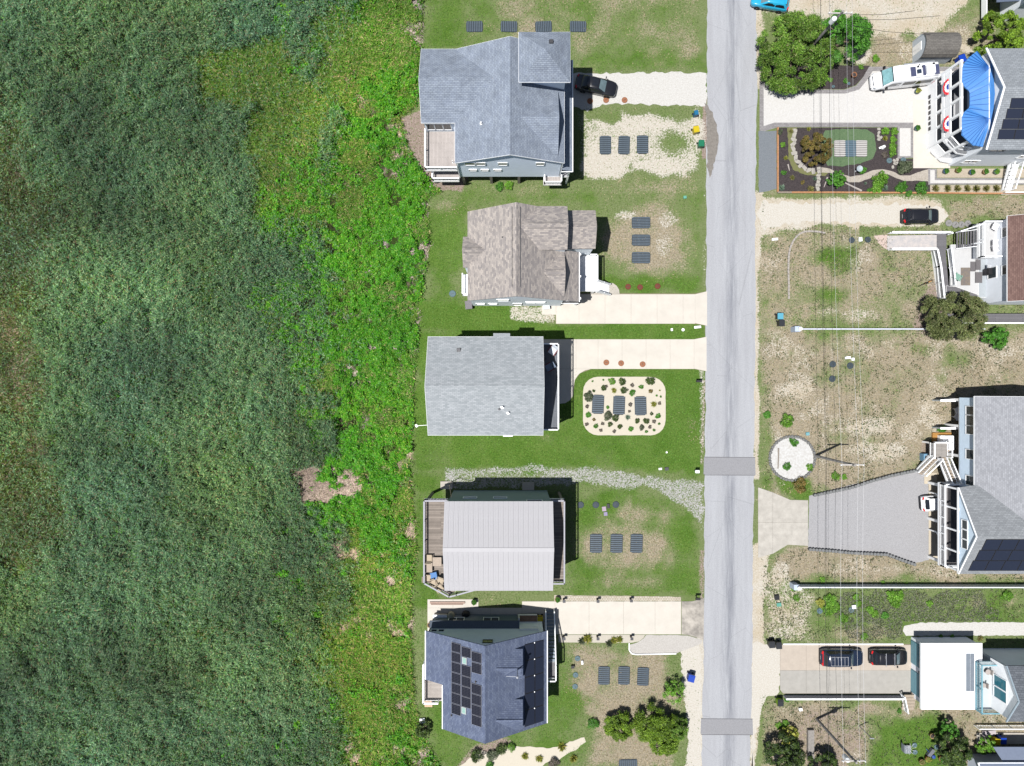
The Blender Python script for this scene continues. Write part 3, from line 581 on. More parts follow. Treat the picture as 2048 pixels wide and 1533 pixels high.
# the soil under it, with the mounds of the thicket
s = .33; ax = np.arange(MX0-6, MX1+.1, s); ay = np.arange(MY0-4, MY1+4, s); AX, AY = np.meshgrid(ax, ay)
apx = AX*PXM+1024; apy = 766.5-AY*PXM
ZV = zones(apx, apy); vi, gr, th, ol = ZV; inside = np.clip((np.interp(apy, ey, ex)-apx)/8, 0, 1)
mound = (fbm(AX, AY, 2.6, 61, 4)-.25)*2.0
Z = (-.02 + inside*(vi*(1-th)*np.clip(mound, .1, 1.5)*.4)) - .03 - (1-inside)*.1
dark = np.array(ob(46,52,34)); c = np.ones((AX.size, 3))*dark
for w, cc in ((gr, ob(104,116,48)), (vi, ob(58,66,26)), (ol, ob(84,92,54)), (th, ob(190,170,156))):
    w_ = np.clip(w, 0, 1).ravel()[:,None]; c = c*(1-w_)+np.array(cc)*w_
c *= (.7+.6*fbm(AX, AY, .8, 71, 3)).ravel()[:,None]
idx = np.arange(AX.size).reshape(AX.shape); F = np.stack([idx[:-1,:-1], idx[:-1,1:], idx[1:,1:], idx[1:,:-1]], -1).reshape(-1,4)
me = npmesh('marsh_soil', np.stack([AX.ravel(), AY.ravel(), Z.ravel()], 1), F, leafmat('marsh_soil', 0.0, .95), c, True)
o = bpy.data.objects.new('marsh_soil', me); COL.objects.link(o); tag(o, kind='structure')

NP = 1560000
rx = rng.uniform(MX0, MX1, NP); ry = rng.uniform(MY0, MY1, NP); ppx = rx*PXM+1024; ppy = 766.5-ry*PXM
keep = ppx < np.interp(ppy, ey, ex)+rng.normal(0, 3, NP)
rx, ry, ppx, ppy = rx[keep], ry[keep], ppx[keep], ppy[keep]
gi = np.clip(((ry-ay[0])/s).round().astype(int), 0, AX.shape[0]-1); gj = np.clip(((rx-ax[0])/s).round().astype(int), 0, AX.shape[1]-1)
vi, gr, th, ol = (q[gi, gj] for q in ZV)
j = lambda: rng.uniform(-.36, .36, len(rx))
sel = np.argmax(np.stack([np.clip(.5-(ppx+(fbm(ppx, ppy, 130, 251, 3)-.5)*260-640)/190, .0, .5)+j(), vi+j(), gr+j(), th+j(), ol+j()]), 0)
def blades(mask, dens, zfun, length, wid, pitch, cols, wind=0.0, name='', label='', cat='', seed=0, boost=1.02):
    i = np.nonzero(mask)[0]; rg = np.random.default_rng(90+seed); i = i[rg.random(len(i)) < dens]; n = len(i)
    x, y = rx[i], ry[i]; can = canopy(x, y); u = rg.random(n)**.6
    z = zfun(x, y, can)*u
    fld = fbm(x, y, 11, 211, 2)*9; az = np.where(rg.random(n) < wind, fld+rg.normal(0, .5, n), rg.uniform(0, 2*np.pi, n))
    pi = rg.normal(pitch[0], pitch[1], n); L = rg.uniform(*length, n); w = rg.uniform(*wid, n)
    d = np.stack([np.cos(az)*np.cos(pi), np.sin(az)*np.cos(pi), np.sin(pi)], 1); sd = np.stack([-np.sin(az), np.cos(az), rg.normal(0,.3,n)], 1)
    p = np.stack([x, y, z], 1); tip = p+d*L[:,None]; tip[:,2] -= L*.12
    V = np.stack([p+sd*w[:,None]/2, tip, p-sd*w[:,None]/2], 1).reshape(-1,3)
    ct = np.array([c_[1] for c_ in cols]); pr = np.array([c_[0] for c_ in cols]); pr = pr/pr.sum()
    big = fbm(x, y, 9, 81, 3); base = ct[rg.choice(len(ct), n, p=pr)]
    hue = np.clip((fbm(x, y, 14, 201, 3)-.5)*3, -1, 1)[:,None]
    c = base*np.clip(rg.normal(1, .28, n), .45, 1.9)[:,None]*(.72+.56*big)[:,None]*(1+hue*np.array([.12,.03,-.22]))
    wx_ = x+6*fbm(x, y, 10, 221, 2); c = np.clip(c*boost*(1+.55*(fbm(wx_, y, 9, 231, 3)-.5)*2)[:,None], .003, .7)
    me = npmesh(name, V, np.arange(3*n).reshape(-1,3), BLADE, np.repeat(c, 3, 0))
    o = bpy.data.objects.new(name, me); COL.objects.link(o); return tag(o, label, cat, None, 'stuff')
blades(sel == 0, .70, lambda x, y, c: .3+np.clip(c-.05, 0, 1)*2.6, (.2,.46), (.05,.1), (.2,.36),
       [(5, ob(104,148,100)), (4, ob(80,126,84)), (2.6, ob(156,190,136)), (2.4, ob(104,152,68)), (.5, ob(160,150,104)), (.35, ob(126,96,66))], .35, 'reed_bed', 'dense grey-green reed bed filling the marsh', 'reeds', 1, 1.1)
blades(sel == 2, .95, lambda x, y, c: .15+np.clip(c-.25, 0, 1)*.9, (.25,.55), (.05,.1), (.25,.35),
       [(4, ob(112,162,44)), (3, ob(90,146,32)), (1.8, ob(158,180,78)), (.9, ob(204,184,128))], .2, 'marsh_grass', 'yellow-green tall grass between reeds and thicket', 'grass', 2)
blades(sel == 3, .8, lambda x, y, c: .05+c*.15, (.3,.8), (.03,.06), (.06,.12),
       [(4, ob(200,178,164)), (3, ob(168,148,134)), (1, ob(224,206,186)), (.5, ob(110,120,60))], .6, 'dead_thatch', 'flattened grey-brown dead reed stems beside the thicket', 'dead reeds', 3, 1.5)
blades(sel == 4, .8, lambda x, y, c: .1+np.clip(c-.25, 0, 1)*1.0, (.25,.6), (.04,.08), (.5,.4),
       [(4, ob(106,132,54)), (3, ob(86,116,46)), (1.6, ob(150,136,106)), (1.0, ob(176,158,140)), (1.6, ob(124,150,50))], .2, 'low_marsh_plants', 'low olive and brown plants on the marsh beyond the reeds', 'marsh plants', 4)
# leafy thicket along the gardens
i = np.nonzero(sel == 1)[0]; rg = np.random.default_rng(99)
def thicket(i, name, rep):
    i = np.concatenate([i, i[rg.random(len(i)) < rep-1]]); n = len(i); x = rx[i]+rg.normal(0,.14,n); y = ry[i]+rg.normal(0,.12,n)
    mo = np.clip((fbm(x, y, 2.6, 61, 4)-.25)*2.0, .1, 1.5)*.75*np.clip(vi[i], .2, 1); fine = fbm(x, y, .8, 111, 2)
    z = mo+np.clip(fine-.3, 0, 1)*1.7-.3+rg.normal(0,.07,n)
    nr = np.stack([rg.normal(0,.42,n), rg.normal(0,.42,n), np.ones(n)], 1)
    V, F = leaf_quads(np.stack([x,y,z],1), nr, rg.uniform(.06,.15,n), .62, rg)
    ct = np.array([ob(90,168,20), ob(68,144,16), ob(116,182,34), ob(150,188,68)]); c = ct[rg.choice(4, n, p=[.42,.32,.18,.08])]*np.clip(rg.normal(1,.2,n), .5, 1.6)[:,None]*(.75+.5*fbm(x, y, 6, 121, 2))[:,None]*1.18*(1+np.clip((fbm(x, y, 4, 241, 3)-.5)*3, -1, 1)[:,None]*np.array([.2,.02,.1]))
    me = npmesh(name, V, F, LEAF, np.repeat(c, 4, 0)); o = bpy.data.objects.new(name, me); COL.objects.link(o); return o
tag(thicket(i, 'leafy_thicket', 1.3), 'bright green leafy thicket running along the back gardens', 'thicket', None, 'stuff')

# short grass and weeds on the plots, small blades that catch the light
n = 340000; x = rng.uniform(-12, 62, n); y = rng.uniform(-47, 47, n); px_, py_ = x*PXM+1024, 766.5-y*PXM
ii = np.clip(((y-GY0)/GS).round().astype(int), 0, ny-1); jj = np.clip(((x-GX0)/GS).round().astype(int), 0, nx-1)
ws, wg, wd, wb = (W[k][ii, jj] for k in 'sgdb')
ok = (rng.random(n) < (1-ws*.93)*(1-wb*.7)) & ~((px_ > 1398) & (px_ < 1520)) & (px_ > np.interp(py_, ey, ex)+2)
HARD = [rect(1085,147,1414,213), [(1084,606),(1158,587),(1390,588),(1414,583),(1414,652),(1390,648),(1112,648),(1112,630),(1084,630)], rect(1060,676,1413,742), rect(1060,738,1147,809), rrect(1166,754,1331,871,30), rect(855,1199,957,1262), rect(957,1216,1044,1262), rect(1044,1191,1410,1286), rect(1258,1270,1405,1308), rect(1519,134,1930,262), rect(1517,255,2070,388), rect(1530,402,1896,452), [(1618,990),(1856,940),(1950,940),(1950,1120),(1828,1127),(1770,1110),(1616,1097)], [(1516,975),(1580,1000),(1616,1001),(1616,1092),(1516,1116)], rect(1806,1245,2070,1272), rect(1504,1286,1832,1390), ell(1584,917,44,43), [(912,1540),(965,1500),(1060,1492),(1172,1475),(1110,1526),(1060,1560)]]
for h in HARD: ok &= sdpoly(h, px_, py_) > 1.0
x, y, ws, wg, wd = x[ok], y[ok], ws[ok], wg[ok], wd[ok]; n = len(x)
az = rng.uniform(0, 2*np.pi, n); L = rng.uniform(.07,.22,n); w = rng.uniform(.02,.045,n); pi = rng.uniform(.1,1.0,n)
d = np.stack([np.cos(az)*np.cos(pi), np.sin(az)*np.cos(pi), np.sin(pi)], 1)*L[:,None]; sd = np.stack([-np.sin(az), np.cos(az), np.zeros(n)], 1)*w[:,None]
p = np.stack([x, y, np.full(n, .0)], 1); V = np.stack([p-sd, p+sd, p+d], 1).reshape(-1,3)
pd = np.clip(wd*1.1-wg*.45, 0, .95); c = np.where((rng.random(n) < pd)[:,None], np.array(ob(196,178,144))*1.2, np.where((rng.random(n) < wg)[:,None], np.array(ob(98,144,48))*1.3, np.array(ob(122,144,76))*1.3))*np.clip(rng.normal(1,.25,n), .4, 1.8)[:,None]
me = npmesh('lawn_grass', V, np.arange(3*n).reshape(-1,3), BLADE, np.repeat(c, 3, 0)); o = bpy.data.objects.new('lawn_grass', me); COL.objects.link(o); tag(o, 'short green and straw coloured grass on the plots', 'grass', None, 'stuff')

# darker weeds dotted over the dry plots, and the grey low brush above the two-car driveway
def scatter(name, label, cat, n, x0, x1, y0, y1, poly, thr, cols, size, seed):
    rg = np.random.default_rng(seed); x = rg.uniform(*sorted((XY(x0,0)[0], XY(x1,0)[0])), n); y = rg.uniform(*sorted((XY(0,y0)[1], XY(0,y1)[1])), n); a, b = x*PXM+1024, 766.5-y*PXM
    ok = fbm(x, y, .55, seed, 2)*.6+fbm(x, y, 3.0, seed+9, 3)*.4 > thr
    if poly: ok &= sdpoly(poly, a, b)+(fbm(x, y, 2.5, seed+3)-.5)*50 < 0
    for h in HARD: ok &= sdpoly(h, a, b) > 2
    x, y = x[ok], y[ok]; m = len(x); V, F = leaf_quads(np.stack([x, y, rg.uniform(.03,.16,m)], 1), np.stack([rg.normal(0,.5,m), rg.normal(0,.5,m), np.ones(m)], 1), rg.uniform(*size, m), .45, rg)
    ct = np.array([ob(*q) for q in cols]); c = ct[rg.choice(len(ct), m)]*np.clip(rg.normal(1.15,.25,m), .5, 1.8)[:,None]
    o = bpy.data.objects.new(name, npmesh(name, V, F, LEAF, np.repeat(c, 4, 0))); COL.objects.link(o); return tag(o, label, cat, None, 'stuff')
scatter('dry_plot_weeds', 'small dark weeds dotted over the dry plots right of the road', 'weeds', 60000, 1525, 2060, 400, 1530, None, .53, [(84,104,58), (100,116,70), (120,110,80), (74,92,56)], (.05,.12), 301)
scatter('low_brush', 'grey-green low brush on the plot above the two-car driveway', 'brush', 17000, 1640, 2060, 1180, 1280, [(1690,1185),(1960,1185),(1990,1240),(1810,1250),(1790,1275),(1700,1270),(1670,1230)], .3, [(128,132,112), (108,114,92), (150,150,130), (110,126,84)], (.05,.11), 321)
# ------------------------------------------------------------------ trees and shrubs
BARK = mk('bark', (.13,.10,.075), .9, .35, 6, bump=.5)
PAL = {'juniper': [(4, (98,138,44)), (3, (126,162,62)), (2, (72,108,34)), (.6, (150,152,100))], 'bright': [(4, (108,164,42)), (3, (86,142,34)), (2, (146,188,76))],
       'green': [(4, (78,142,40)), (3, (104,164,58)), (2, (58,112,30))], 'dark': [(4, (56,78,34)), (3, (76,100,42)), (1, (104,124,54))], 'yellow': [(3, (168,176,70)), (2, (130,150,50)), (2, (200,190,100))],
       'purple': [(3, (116,104,100)), (2, (140,128,120)), (2, (90,92,66))], 'greygreen': [(3, (92,104,76)), (2, (120,128,100)), (2, (64,78,52))], 'blue': [(3, (110,140,116)), (2, (140,164,140))],
       'brown': [(3, (112,104,46)), (3, (134,112,60)), (2, (90,98,36)), (1, (156,126,76))], 'straw': [(3, (150,148,84)), (3, (122,130,62)), (2, (176,166,110))], 'cedar': [(4, (110,144,38)), (3, (138,168,54)), (2, (76,108,28))]}
def cloud(lobes, n, size, pal, seed=0, asp=.5, up=.5, shell=.55, spray=False):
    rg = np.random.default_rng(seed); L = np.array(lobes, float); wgt = L[:,3]*L[:,4]; k = rg.choice(len(L), n, p=wgt/wgt.sum())
    d = rg.normal(size=(n,3)); d /= np.linalg.norm(d, axis=1, keepdims=True); d[:,2] = np.where(d[:,2] < -.3, -d[:,2], d[:,2]); rr = (shell+(1.08-shell)*rg.random(n))
    p = L[k,:3]+d*L[k][:,[3,4,5]]*rr[:,None]; p[:,2] = np.maximum(p[:,2], .03)
    nr = d+np.array([0,0,up])+rg.normal(0,.35,(n,3))
    if spray: nr = rg.normal(0,.6,(n,3))+np.array([0,0,1.0])
    V, F = leaf_quads(p, nr, rg.uniform(.6,1.3,n)*size, asp, rg, d if spray else None)
    ct = np.array([ob(*q[1]) for q in PAL[pal]]); pr = np.array([q[0] for q in PAL[pal]], float); lob = rg.normal(1,.22,len(L))
    c = ct[rg.choice(len(ct), n, p=pr/pr.sum())]*np.clip(rg.normal(1.3,.26,n), .6, 2.1)[:,None]*lob[k][:,None]
    return V, F, np.repeat(np.clip(c,.002,.8), 4, 0)
PAL['olive'] = [(4, (106,118,66)), (3, (132,142,88)), (2, (80,92,50)), (.6, (150,140,104))]
SPR = ('juniper','cedar','brown','olive')
def tree(name, px, py, rad_px, h, pal, label, cat='tree', n=9000, leaf=.16, seed=1, group=None, asp=.45, sq=1.0, lobes_n=60, trunk=True):
    ctr = P(px, py, h*.62); rad = rad_px/PXM*(1-h*.62/CAM_H); rg = random.Random(seed)
    t = thing(name, label, cat, (ctr.x, ctr.y, 0), group); lobes = []
    for i in range(lobes_n):
        a = rg.uniform(0, 2*math.pi); q = math.sqrt(rg.random())*(.95 if pal in SPR else .86); hh = h*(.25+.62*(1-q*q)*rg.uniform(.25,1.1)); r = rad*(rg.uniform(.07,.17) if pal in SPR and n > 12000 else rg.uniform(.13,.25) if pal in SPR else rg.uniform(.09,.2))
        lobes.append((ctr.x+math.cos(a)*q*rad, ctr.y+math.sin(a)*q*rad*sq, hh, r, r, r*rg.uniform(.7,1.2)))
    sp_ = pal in SPR; V, F, c = cloud(lobes, int(n*1.6) if sp_ else n, leaf*(1.15 if sp_ else .9), pal, seed, .26 if sp_ else asp, shell=.25 if sp_ else .5, spray=sp_)
    me = npmesh('crown', V-np.array(ORG[t.name]), F, LEAF, c); o = bpy.data.objects.new('crown', me); COL.objects.link(o); o.parent = t
    mb = MB(); mb.tube([(ctr.x, ctr.y, -.05), (ctr.x+.1*rad, ctr.y, h*.3), (ctr.x, ctr.y+.06*rad, h*.6)], .06*h**.8, 7, .03*h**.7)
    for lb in lobes[:9]: mb.tube([(ctr.x, ctr.y, h*.22), ((ctr.x+lb[0])/2, (ctr.y+lb[1])/2, h*.3+.25*lb[2]), lb[:3]], .03*h**.7, 5, .012)
    obj('trunk', mb, BARK, t); return t
_SH = {}
def shrub_mesh(pal, var, spiky=False):
    key = (pal, var, spiky)
    if key not in _SH:
        rg = random.Random(sum(map(ord, pal)) % 97+var)
        if spiky:
            r2 = np.random.default_rng(var+5); n = 90; az = r2.uniform(0, 2*np.pi, n); pi = r2.uniform(.15,1.2,n); L = r2.uniform(.7,1.1,n)
            d = np.stack([np.cos(az)*np.cos(pi), np.sin(az)*np.cos(pi), np.sin(pi)], 1); sd = np.stack([-np.sin(az), np.cos(az), np.zeros(n)], 1)*.07
            p = np.zeros((n,3)); p[:,2] = .05; V = np.stack([p-sd*.6, p+d*L[:,None]*.5-sd, p+d*L[:,None]*np.array([1,1,.85]), p+d*L[:,None]*.5+sd], 1).reshape(-1,3); F = np.arange(4*n).reshape(-1,4)
            ct = np.array([ob(*q[1]) for q in PAL[pal]]); c = np.repeat(ct[r2.choice(len(ct), n)]*np.clip(r2.normal(1,.2,n),.5,1.6)[:,None], 4, 0)
        else:
            lobes = [(0,0,.42,.72,.72,.5)]+[(math.cos(a)*q, math.sin(a)*q, rg.uniform(.3,.7), r, r, r) for a, q, r in ((rg.uniform(0,6.28), rg.uniform(.5,.75), rg.uniform(.24,.36)) for _ in range(12))]
            V, F, c = cloud(lobes, 1100, .085, pal, var+3)
        _SH[key] = npmesh('shrub_'+pal, V, F, LEAF, c)
    return _SH[key]
def shrub(px, py, r_px, pal, label, group=None, var=0, spiky=False, name='shrub', hs=1.0, cat='shrub'):
    r = r_px/PXM; p = P(px, py, r*.5); o = bpy.data.objects.new(name, shrub_mesh(pal, var, spiky)); COL.objects.link(o); o.location = (p.x, p.y, .02)
    o.scale = (r, r*random.uniform(.9,1.1), r*hs*random.uniform(.85,1.15)); o.rotation_euler = (0,0,random.uniform(0,6.28)); return tag(o, label, cat, group)
tree('juniper_tree', 1600, 92, 82, 6.2, 'juniper', 'big broad juniper with dusky green foliage beside the white curved driveway', n=26000, leaf=.13, seed=3, lobes_n=150)
tree('leafy_tree', 1697, 66, 58, 5.2, 'green', 'fresh green tree under the crossarm of the utility pole', n=15000, leaf=.12, seed=4, lobes_n=70)
tree('juniper_tree', 2016, 62, 52, 6, 'cedar', 'yellow-green evergreen tree north of the house with the blue roof', n=15000, leaf=.13, seed=5, lobes_n=70)
tree('juniper_tree', 1926, 630, 68, 6, 'olive', 'spreading juniper overhanging the wooden deck of the brown-roofed house', n=18000, leaf=.12, seed=6, sq=.72, lobes_n=120)
tree('small_evergreen', 1998, 676, 27, 3, 'green', 'small rounded evergreen next to the spreading juniper', n=5000, leaf=.1, seed=7)
tree('garden_tree', 1640, 294, 33, 3.6, 'brown', 'round bronze-leaved tree on the grass mound of the mulch garden', n=13000, leaf=.1, seed=8, asp=.6)
tree('small_evergreen', 1676, 357, 20, 2.2, 'green', 'small round green tree beside the winding stone-dust path', n=3500, leaf=.09, seed=9)
tree('cedar_bush', 1240, 1458, 29, 3.0, 'cedar', 'round cedar bush standing alone in the dry front yard', 'bush', 6500, .11, 10)
tree('cedar_bush', 1312, 1456, 42, 3.4, 'cedar', 'widest cedar bush by the shell verge near the lower road patch', 'bush', 9000, .11, 11, sq=.9)
tree('cedar_bush', 1330, 1490, 30, 2.6, 'cedar', 'smaller cedar bush pressed against the widest cedar bush', 'bush', 5000, .11, 12)
tree('cedar_bush', 1357, 1462, 24, 2.8, 'juniper', 'narrow cedar bush overhanging the white shell verge', 'bush', 4000, .11, 13)
tree('young_tree', 1352, 1392, 27, 3.4, 'bright', 'thin young tree with loose pale leaves beside the shell verge', n=1500, leaf=.1, seed=14)
tree('dark_tree', 1572, 1520, 46, 4.2, 'dark', 'dark evergreen at the roadside on the bottom edge', n=9000, leaf=.12, seed=15)
tree('dark_tree', 1650, 1540, 34, 3.6, 'dark', 'dark evergreen behind the wooden trough on the bottom edge', n=6000, leaf=.12, seed=16)
tree('dark_tree', 1912, 1506, 40, 4.2, 'dark', 'dark rounded tree beside the ring of garden pots', n=9000, leaf=.11, seed=17)
tree('dark_tree', 1902, 1466, 22, 3.0, 'green', 'small bush on the north side of the dark rounded tree', n=3000, leaf=.1, seed=18)
tree('small_tree', 1978, 1494, 22, 2.6, 'bright', 'bright green shrub in front of the blue and yellow bins', 'bush', 2500, .1, 19)
tree('garden_bush', 1580, 1475, 22, 1.8, 'yellow', 'loose yellow-green bush in the roadside rock bed', 'bush', 1500, .1, 20)
tree('dark_bush', 845, 1462, 18, 1.8, 'dark', 'dark bush beside the small back deck of the solar-panelled house', 'bush', 2600, .1, 21)
for k, (a, b_, r_, pl, lb) in enumerate([(1003,1497,13,'dark','dark bush in the planting below the solar-panelled house'), (955,1512,16,'dark','dark bush at the left end of the lower sand bed'), (985,1512,14,'greygreen','grey bush between the dark bushes of the lower sand bed'), (978,1530,10,'green','green bush on the bottom edge by the lower sand bed'), (1022,1496,10,'bright','bright bush above the lower sand bed'), (1050,1514,10,'yellow','left of two yellow-green bushes inside the lower sand bed'), (1079,1519,10,'yellow','right of two yellow-green bushes inside the lower sand bed'), (1124,1496,12,'yellow','yellow bush at the upper edge of the lower sand bed'), (1147,1519,11,'yellow','yellow-green bush just below the tail of the lower sand bed'), (1108,1528,12,'purple','greyish bush on the bottom edge right of the sand bed'), (1186,1450,13,'green','low green bush left of the round cedar bush'), (1018,372,11,'bright','left of two leafy bushes under the grey-blue house'), (1000,374,10,'green','right neighbour of the bright bush under the grey-blue house'), (1573,842,15,'bright','grassy bush north of the white shell bed'), (1534,830,9,'green','small roadside bush near the white shell bed'), (1588,884,11,'green','bush growing at the top of the white shell bed'), (1574,932,10,'green','bush growing in the middle of the white shell bed'), (1599,970,17,'brown','round olive bush on the lower rim of the white shell bed'), (1620,935,8,'bright','bush on the right rim of the white shell bed'), (1672,952,10,'bright','weed bush below the fallen end of the pole by the gravel'), (1689,955,7,'bright','small weed bush at the top of the gravel driveway'), (1884,858,10,'green','bush against the pale blue wall of the grey-roofed house')]):
    shrub(a, b_, r_, pl, lb, None, k % 3, spiky=pl in ('yellow',))
bed = [(1420,398,26,'dark'),(1602,392,30,'dark'),(1355,395,22,'bright'),(1300,385,7,'green'),(1232,392,7,'green'),(1487,418,13,'purple'),(1543,428,17,'green'),(1303,437,19,'dark'),(1322,425,10,'purple'),(1370,452,23,'yellow'),(1436,452,26,'dark'),(1488,470,21,'green'),(1603,457,15,'brown'),(1662,452,8,'yellow'),(1240,455,10,'dark'),(1207,492,34,'greygreen'),(1642,485,8,'green'),(1670,492,8,'green'),(1660,533,13,'purple'),(1625,540,23,'yellow'),(1475,543,14,'purple'),(1198,555,13,'purple'),(1330,560,12,'green'),(1468,585,10,'purple'),(1205,608,21,'green'),(1610,600,13,'dark'),(1650,615,19,'green'),(1328,615,30,'greygreen'),(1382,628,26,'dark'),(1458,625,21,'blue'),(1241,638,11,'brown'),(1518,647,17,'dark'),(1576,648,20,'dark'),(1625,652,13,'purple'),(1195,668,13,'purple'),(1297,664,12,'purple'),(1345,670,17,'dark'),(1658,667,9,'green'),(1253,678,17,'green'),(1407,684,17,'dark'),(1545,690,18,'greygreen'),(1600,686,13,'purple'),(1477,698,18,'green'),(1627,705,10,'green'),(1577,717,11,'green'),(1284,708,13,'purple'),(1371,713,13,'purple')]
CW = {'dark': 'dark green', 'bright': 'bright green', 'green': 'green', 'purple': 'purplish grey', 'yellow': 'yellow spiky', 'brown': 'brownish', 'greygreen': 'large grey-green', 'blue': 'blue-green spiky'}
cnt = {}; tot = {}
for q in bed: tot[q[3]] = tot.get(q[3], 0)+1
for k, q in enumerate(sorted(bed)):
    n_ = cnt.get(q[3], 0); cnt[q[3]] = n_+1
    lb = ('only %s shrub in the cream sand bed with the ribbed covers' % CW[q[3]]) if tot[q[3]] == 1 else '%s %s shrub counting from the left in the cream sand bed' % (ordw(n_), CW[q[3]])
    shrub(800+q[0]/3.2, 640+q[1]/3.2, q[2]/3.2*1.08, q[3], lb, 'shrubs in the cream sand bed', k % 3, q[3] in ('yellow','blue'))
# plants of the mulch garden
grd = [(1566,290,6,'bright'),(1572,316,6,'yellow'),(1568,345,6,'green'),(1585,355,7,'straw'),(1630,357,6,'blue'),(1605,365,5,'brown'),(1564,375,9,'blue'),(1622,378,10,'straw'),(1610,282,8,'green'),(1607,293,5,'yellow'),(1618,258,6,'yellow'),(1770,263,9,'bright'),(1788,263,9,'bright'),(1787,280,9,'bright'),(1786,294,9,'bright'),(1786,307,8,'bright'),(1771,277,7,'yellow'),(1724,341,9,'green'),(1810,335,17,'greygreen'),(1760,358,17,'bright'),(1755,376,12,'bright'),(1771,376,8,'blue'),(1803,373,13,'green'),(1845,377,15,'green'),(1818,388,8,'green'),(1740,380,6,'green'),(1731,367,4,'blue'),(1770,310,7,'purple'),(1583,262,7,'straw'),(1560,265,7,'greygreen'),(1661,160,6,'bright'),(1692,162,6,'green'),(1558,166,7,'greygreen'),(1752,118,9,'bright'),(1723,134,6,'bright')]
for k, q in enumerate(sorted(grd)):
    shrub(q[0], q[1], q[2], q[3], '%s garden plant from the left in the dark mulch beds by the road' % ordw(k), 'plants in the mulch garden', k % 3, q[3] in ('yellow','blue','straw'), 'garden_plant', cat='plant')
for k, a in enumerate((1872,1896,1916,1936,1954,1974,1994)):
    shrub(a, 377, 9.5, 'straw', '%s ornamental grass clump from the road in the row beside the walkway' % ordw(k), 'row of ornamental grasses', k % 3, True, 'ornamental_grass', 1.2, 'grass clump')
wd_ = [(1594,1196,8,'bright'),(1588,1178,6,'bright'),(1660,1200,15,'bright'),(1655,1222,13,'bright'),(1672,1215,12,'bright'),(1688,1236,11,'bright'),(1640,1206,10,'yellow'),(1712,1195,8,'bright'),(1717,1208,8,'bright'),(1740,1220,9,'bright'),(1750,1228,9,'bright'),(1785,1192,14,'bright'),(1800,1190,12,'bright'),(1792,1205,12,'bright'),(1860,1207,8,'bright'),(2015,1194,12,'bright'),(1770,1232,9,'green'),(1730,1274,8,'bright'),(1645,1160,7,'bright'),(1766,1166,5,'bright'),(1812,1168,5,'bright'),(1838,1279,9,'straw'),(1882,1274,5,'bright'),(1905,1275,6,'bright'),(1962,1278,8,'straw'),(1800,1423,6,'green'),(1575,1400,7,'green'),(1572,1450,9,'bright'),(1558,1452,8,'bright')]
for k, q in enumerate(sorted(wd_)):
    shrub(q[0], q[1], q[2], q[3], '%s wild weed clump from the left on the rough plots around the two-car driveway' % ordw(k), 'weed clumps on the rough plots', k % 3, q[3] == 'straw', 'weed_clump', .8, 'weed')
for k, (a, b_) in enumerate([(1175,1279),(1164,1283),(1228,1282),(1219,1288),(1239,1280)]):
    shrub(a, b_, 10 if k else 13, 'greygreen' if k % 2 else 'yellow', '%s shrub from the left along the strip below the long concrete driveway' % ordw([1,0,3,2,4][k]), 'shrubs along the concrete drive', k % 3, True)
# ------------------------------------------------------------------ house kit
_WM = {}
def window(t, x, y, z, face, w=1.0, h=1.2, frame=None, pane=None, mull=0):
    """window on a wall facing +x -x +y -y; the pane is a sub-part"""
    frame = frame or WHITE; pane = pane or GLASS; key = (face, round(w,2), round(h,2), frame.name, pane.name, mull)
    if key not in _WM:
        f = MB(); e = .07; p = MB()
        def bx(mb, u0, z0, u1, z1, d0, d1):
            if face == '+y': mb.box(-u1, d0, z0, -u0, d1, z1)
            if face == '-y': mb.box(u0, -d1, z0, u1, -d0, z1)
            if face == '+x': mb.box(d0, u0, z0, d1, u1, z1)
            if face == '-x': mb.box(-d1, -u1, z0, -d0, -u0, z1)
        bx(f, -w/2-e, -h/2-e, w/2+e, -h/2, 0, .07); bx(f, -w/2-e, h/2, w/2+e, h/2+e, 0, .07); bx(f, -w/2-e, -h/2, -w/2, h/2, 0, .07); bx(f, w/2, -h/2, w/2+e, h/2, 0, .07)
        for k in range(mull): u = -w/2+w*(k+1)/(mull+1); bx(f, u-.03, -h/2, u+.03, h/2, 0, .065)
        bx(p, -w/2, -h/2, w/2, h/2, .004, .03); mf = mesh_of('window', f, frame); mp = mesh_of('pane', p, pane); fixn(mf); fixn(mp); _WM[key] = (mf, mp)
    mf, mp = _WM[key]; o = piece('window', mf, t, (x, y, z)); q = bpy.data.objects.new('pane', mp); COL.objects.link(q); q.parent = o; ORG[q.name] = ORG[t.name]; return o
def railing(t, pts, h=1.0, mat=None, step=.14, name='railing', post=2.0, cap=.12):
    """posts and rails along floor-level points; the thin balusters are joined"""
    mat = mat or WHITE; mb = MB(); bl = MB(); pts = [Vector(p) for p in pts]
    for a, b in zip(pts, pts[1:]):
        u = Vector((0,0,1)); d = b-a; n = max(1, round(d.length/post)); mb.bar(a+u*h, b+u*h, cap, .06); mb.bar(a+u*.12, b+u*.12, .05, .05)
        for i in range(n+1):
            p = a+d*i/n; mb.box(p.x-.05, p.y-.05, p.z-.02, p.x+.05, p.y+.05, p.z+h+.06)
        m = max(1, int(d.length/step))
        for i in range(1, m): p = a+d*i/m; bl.bar(p+u*.12, p+u*h, .035, .035)
    o = obj(name, mb, mat, t)
    if bl.v: obj('balusters', bl, mat, o, kind='stuff')
    return o
def deck(t, poly, z, mat, rim=None, name='deck'):
    o = obj(name, MB().slab([(*p, z) for p in poly], .12), mat, t); cx = sum(p[0] for p in poly)/len(poly); cy = sum(p[1] for p in poly)/len(poly); n = len(poly); mb = MB()
    for i in range(n):
        a, b = poly[i], poly[(i+1) % n]; mb.bar((*a, z-.17), (*b, z-.17), .05, .28)
    obj('rim_joist', mb, rim or WHITEP, o); return o
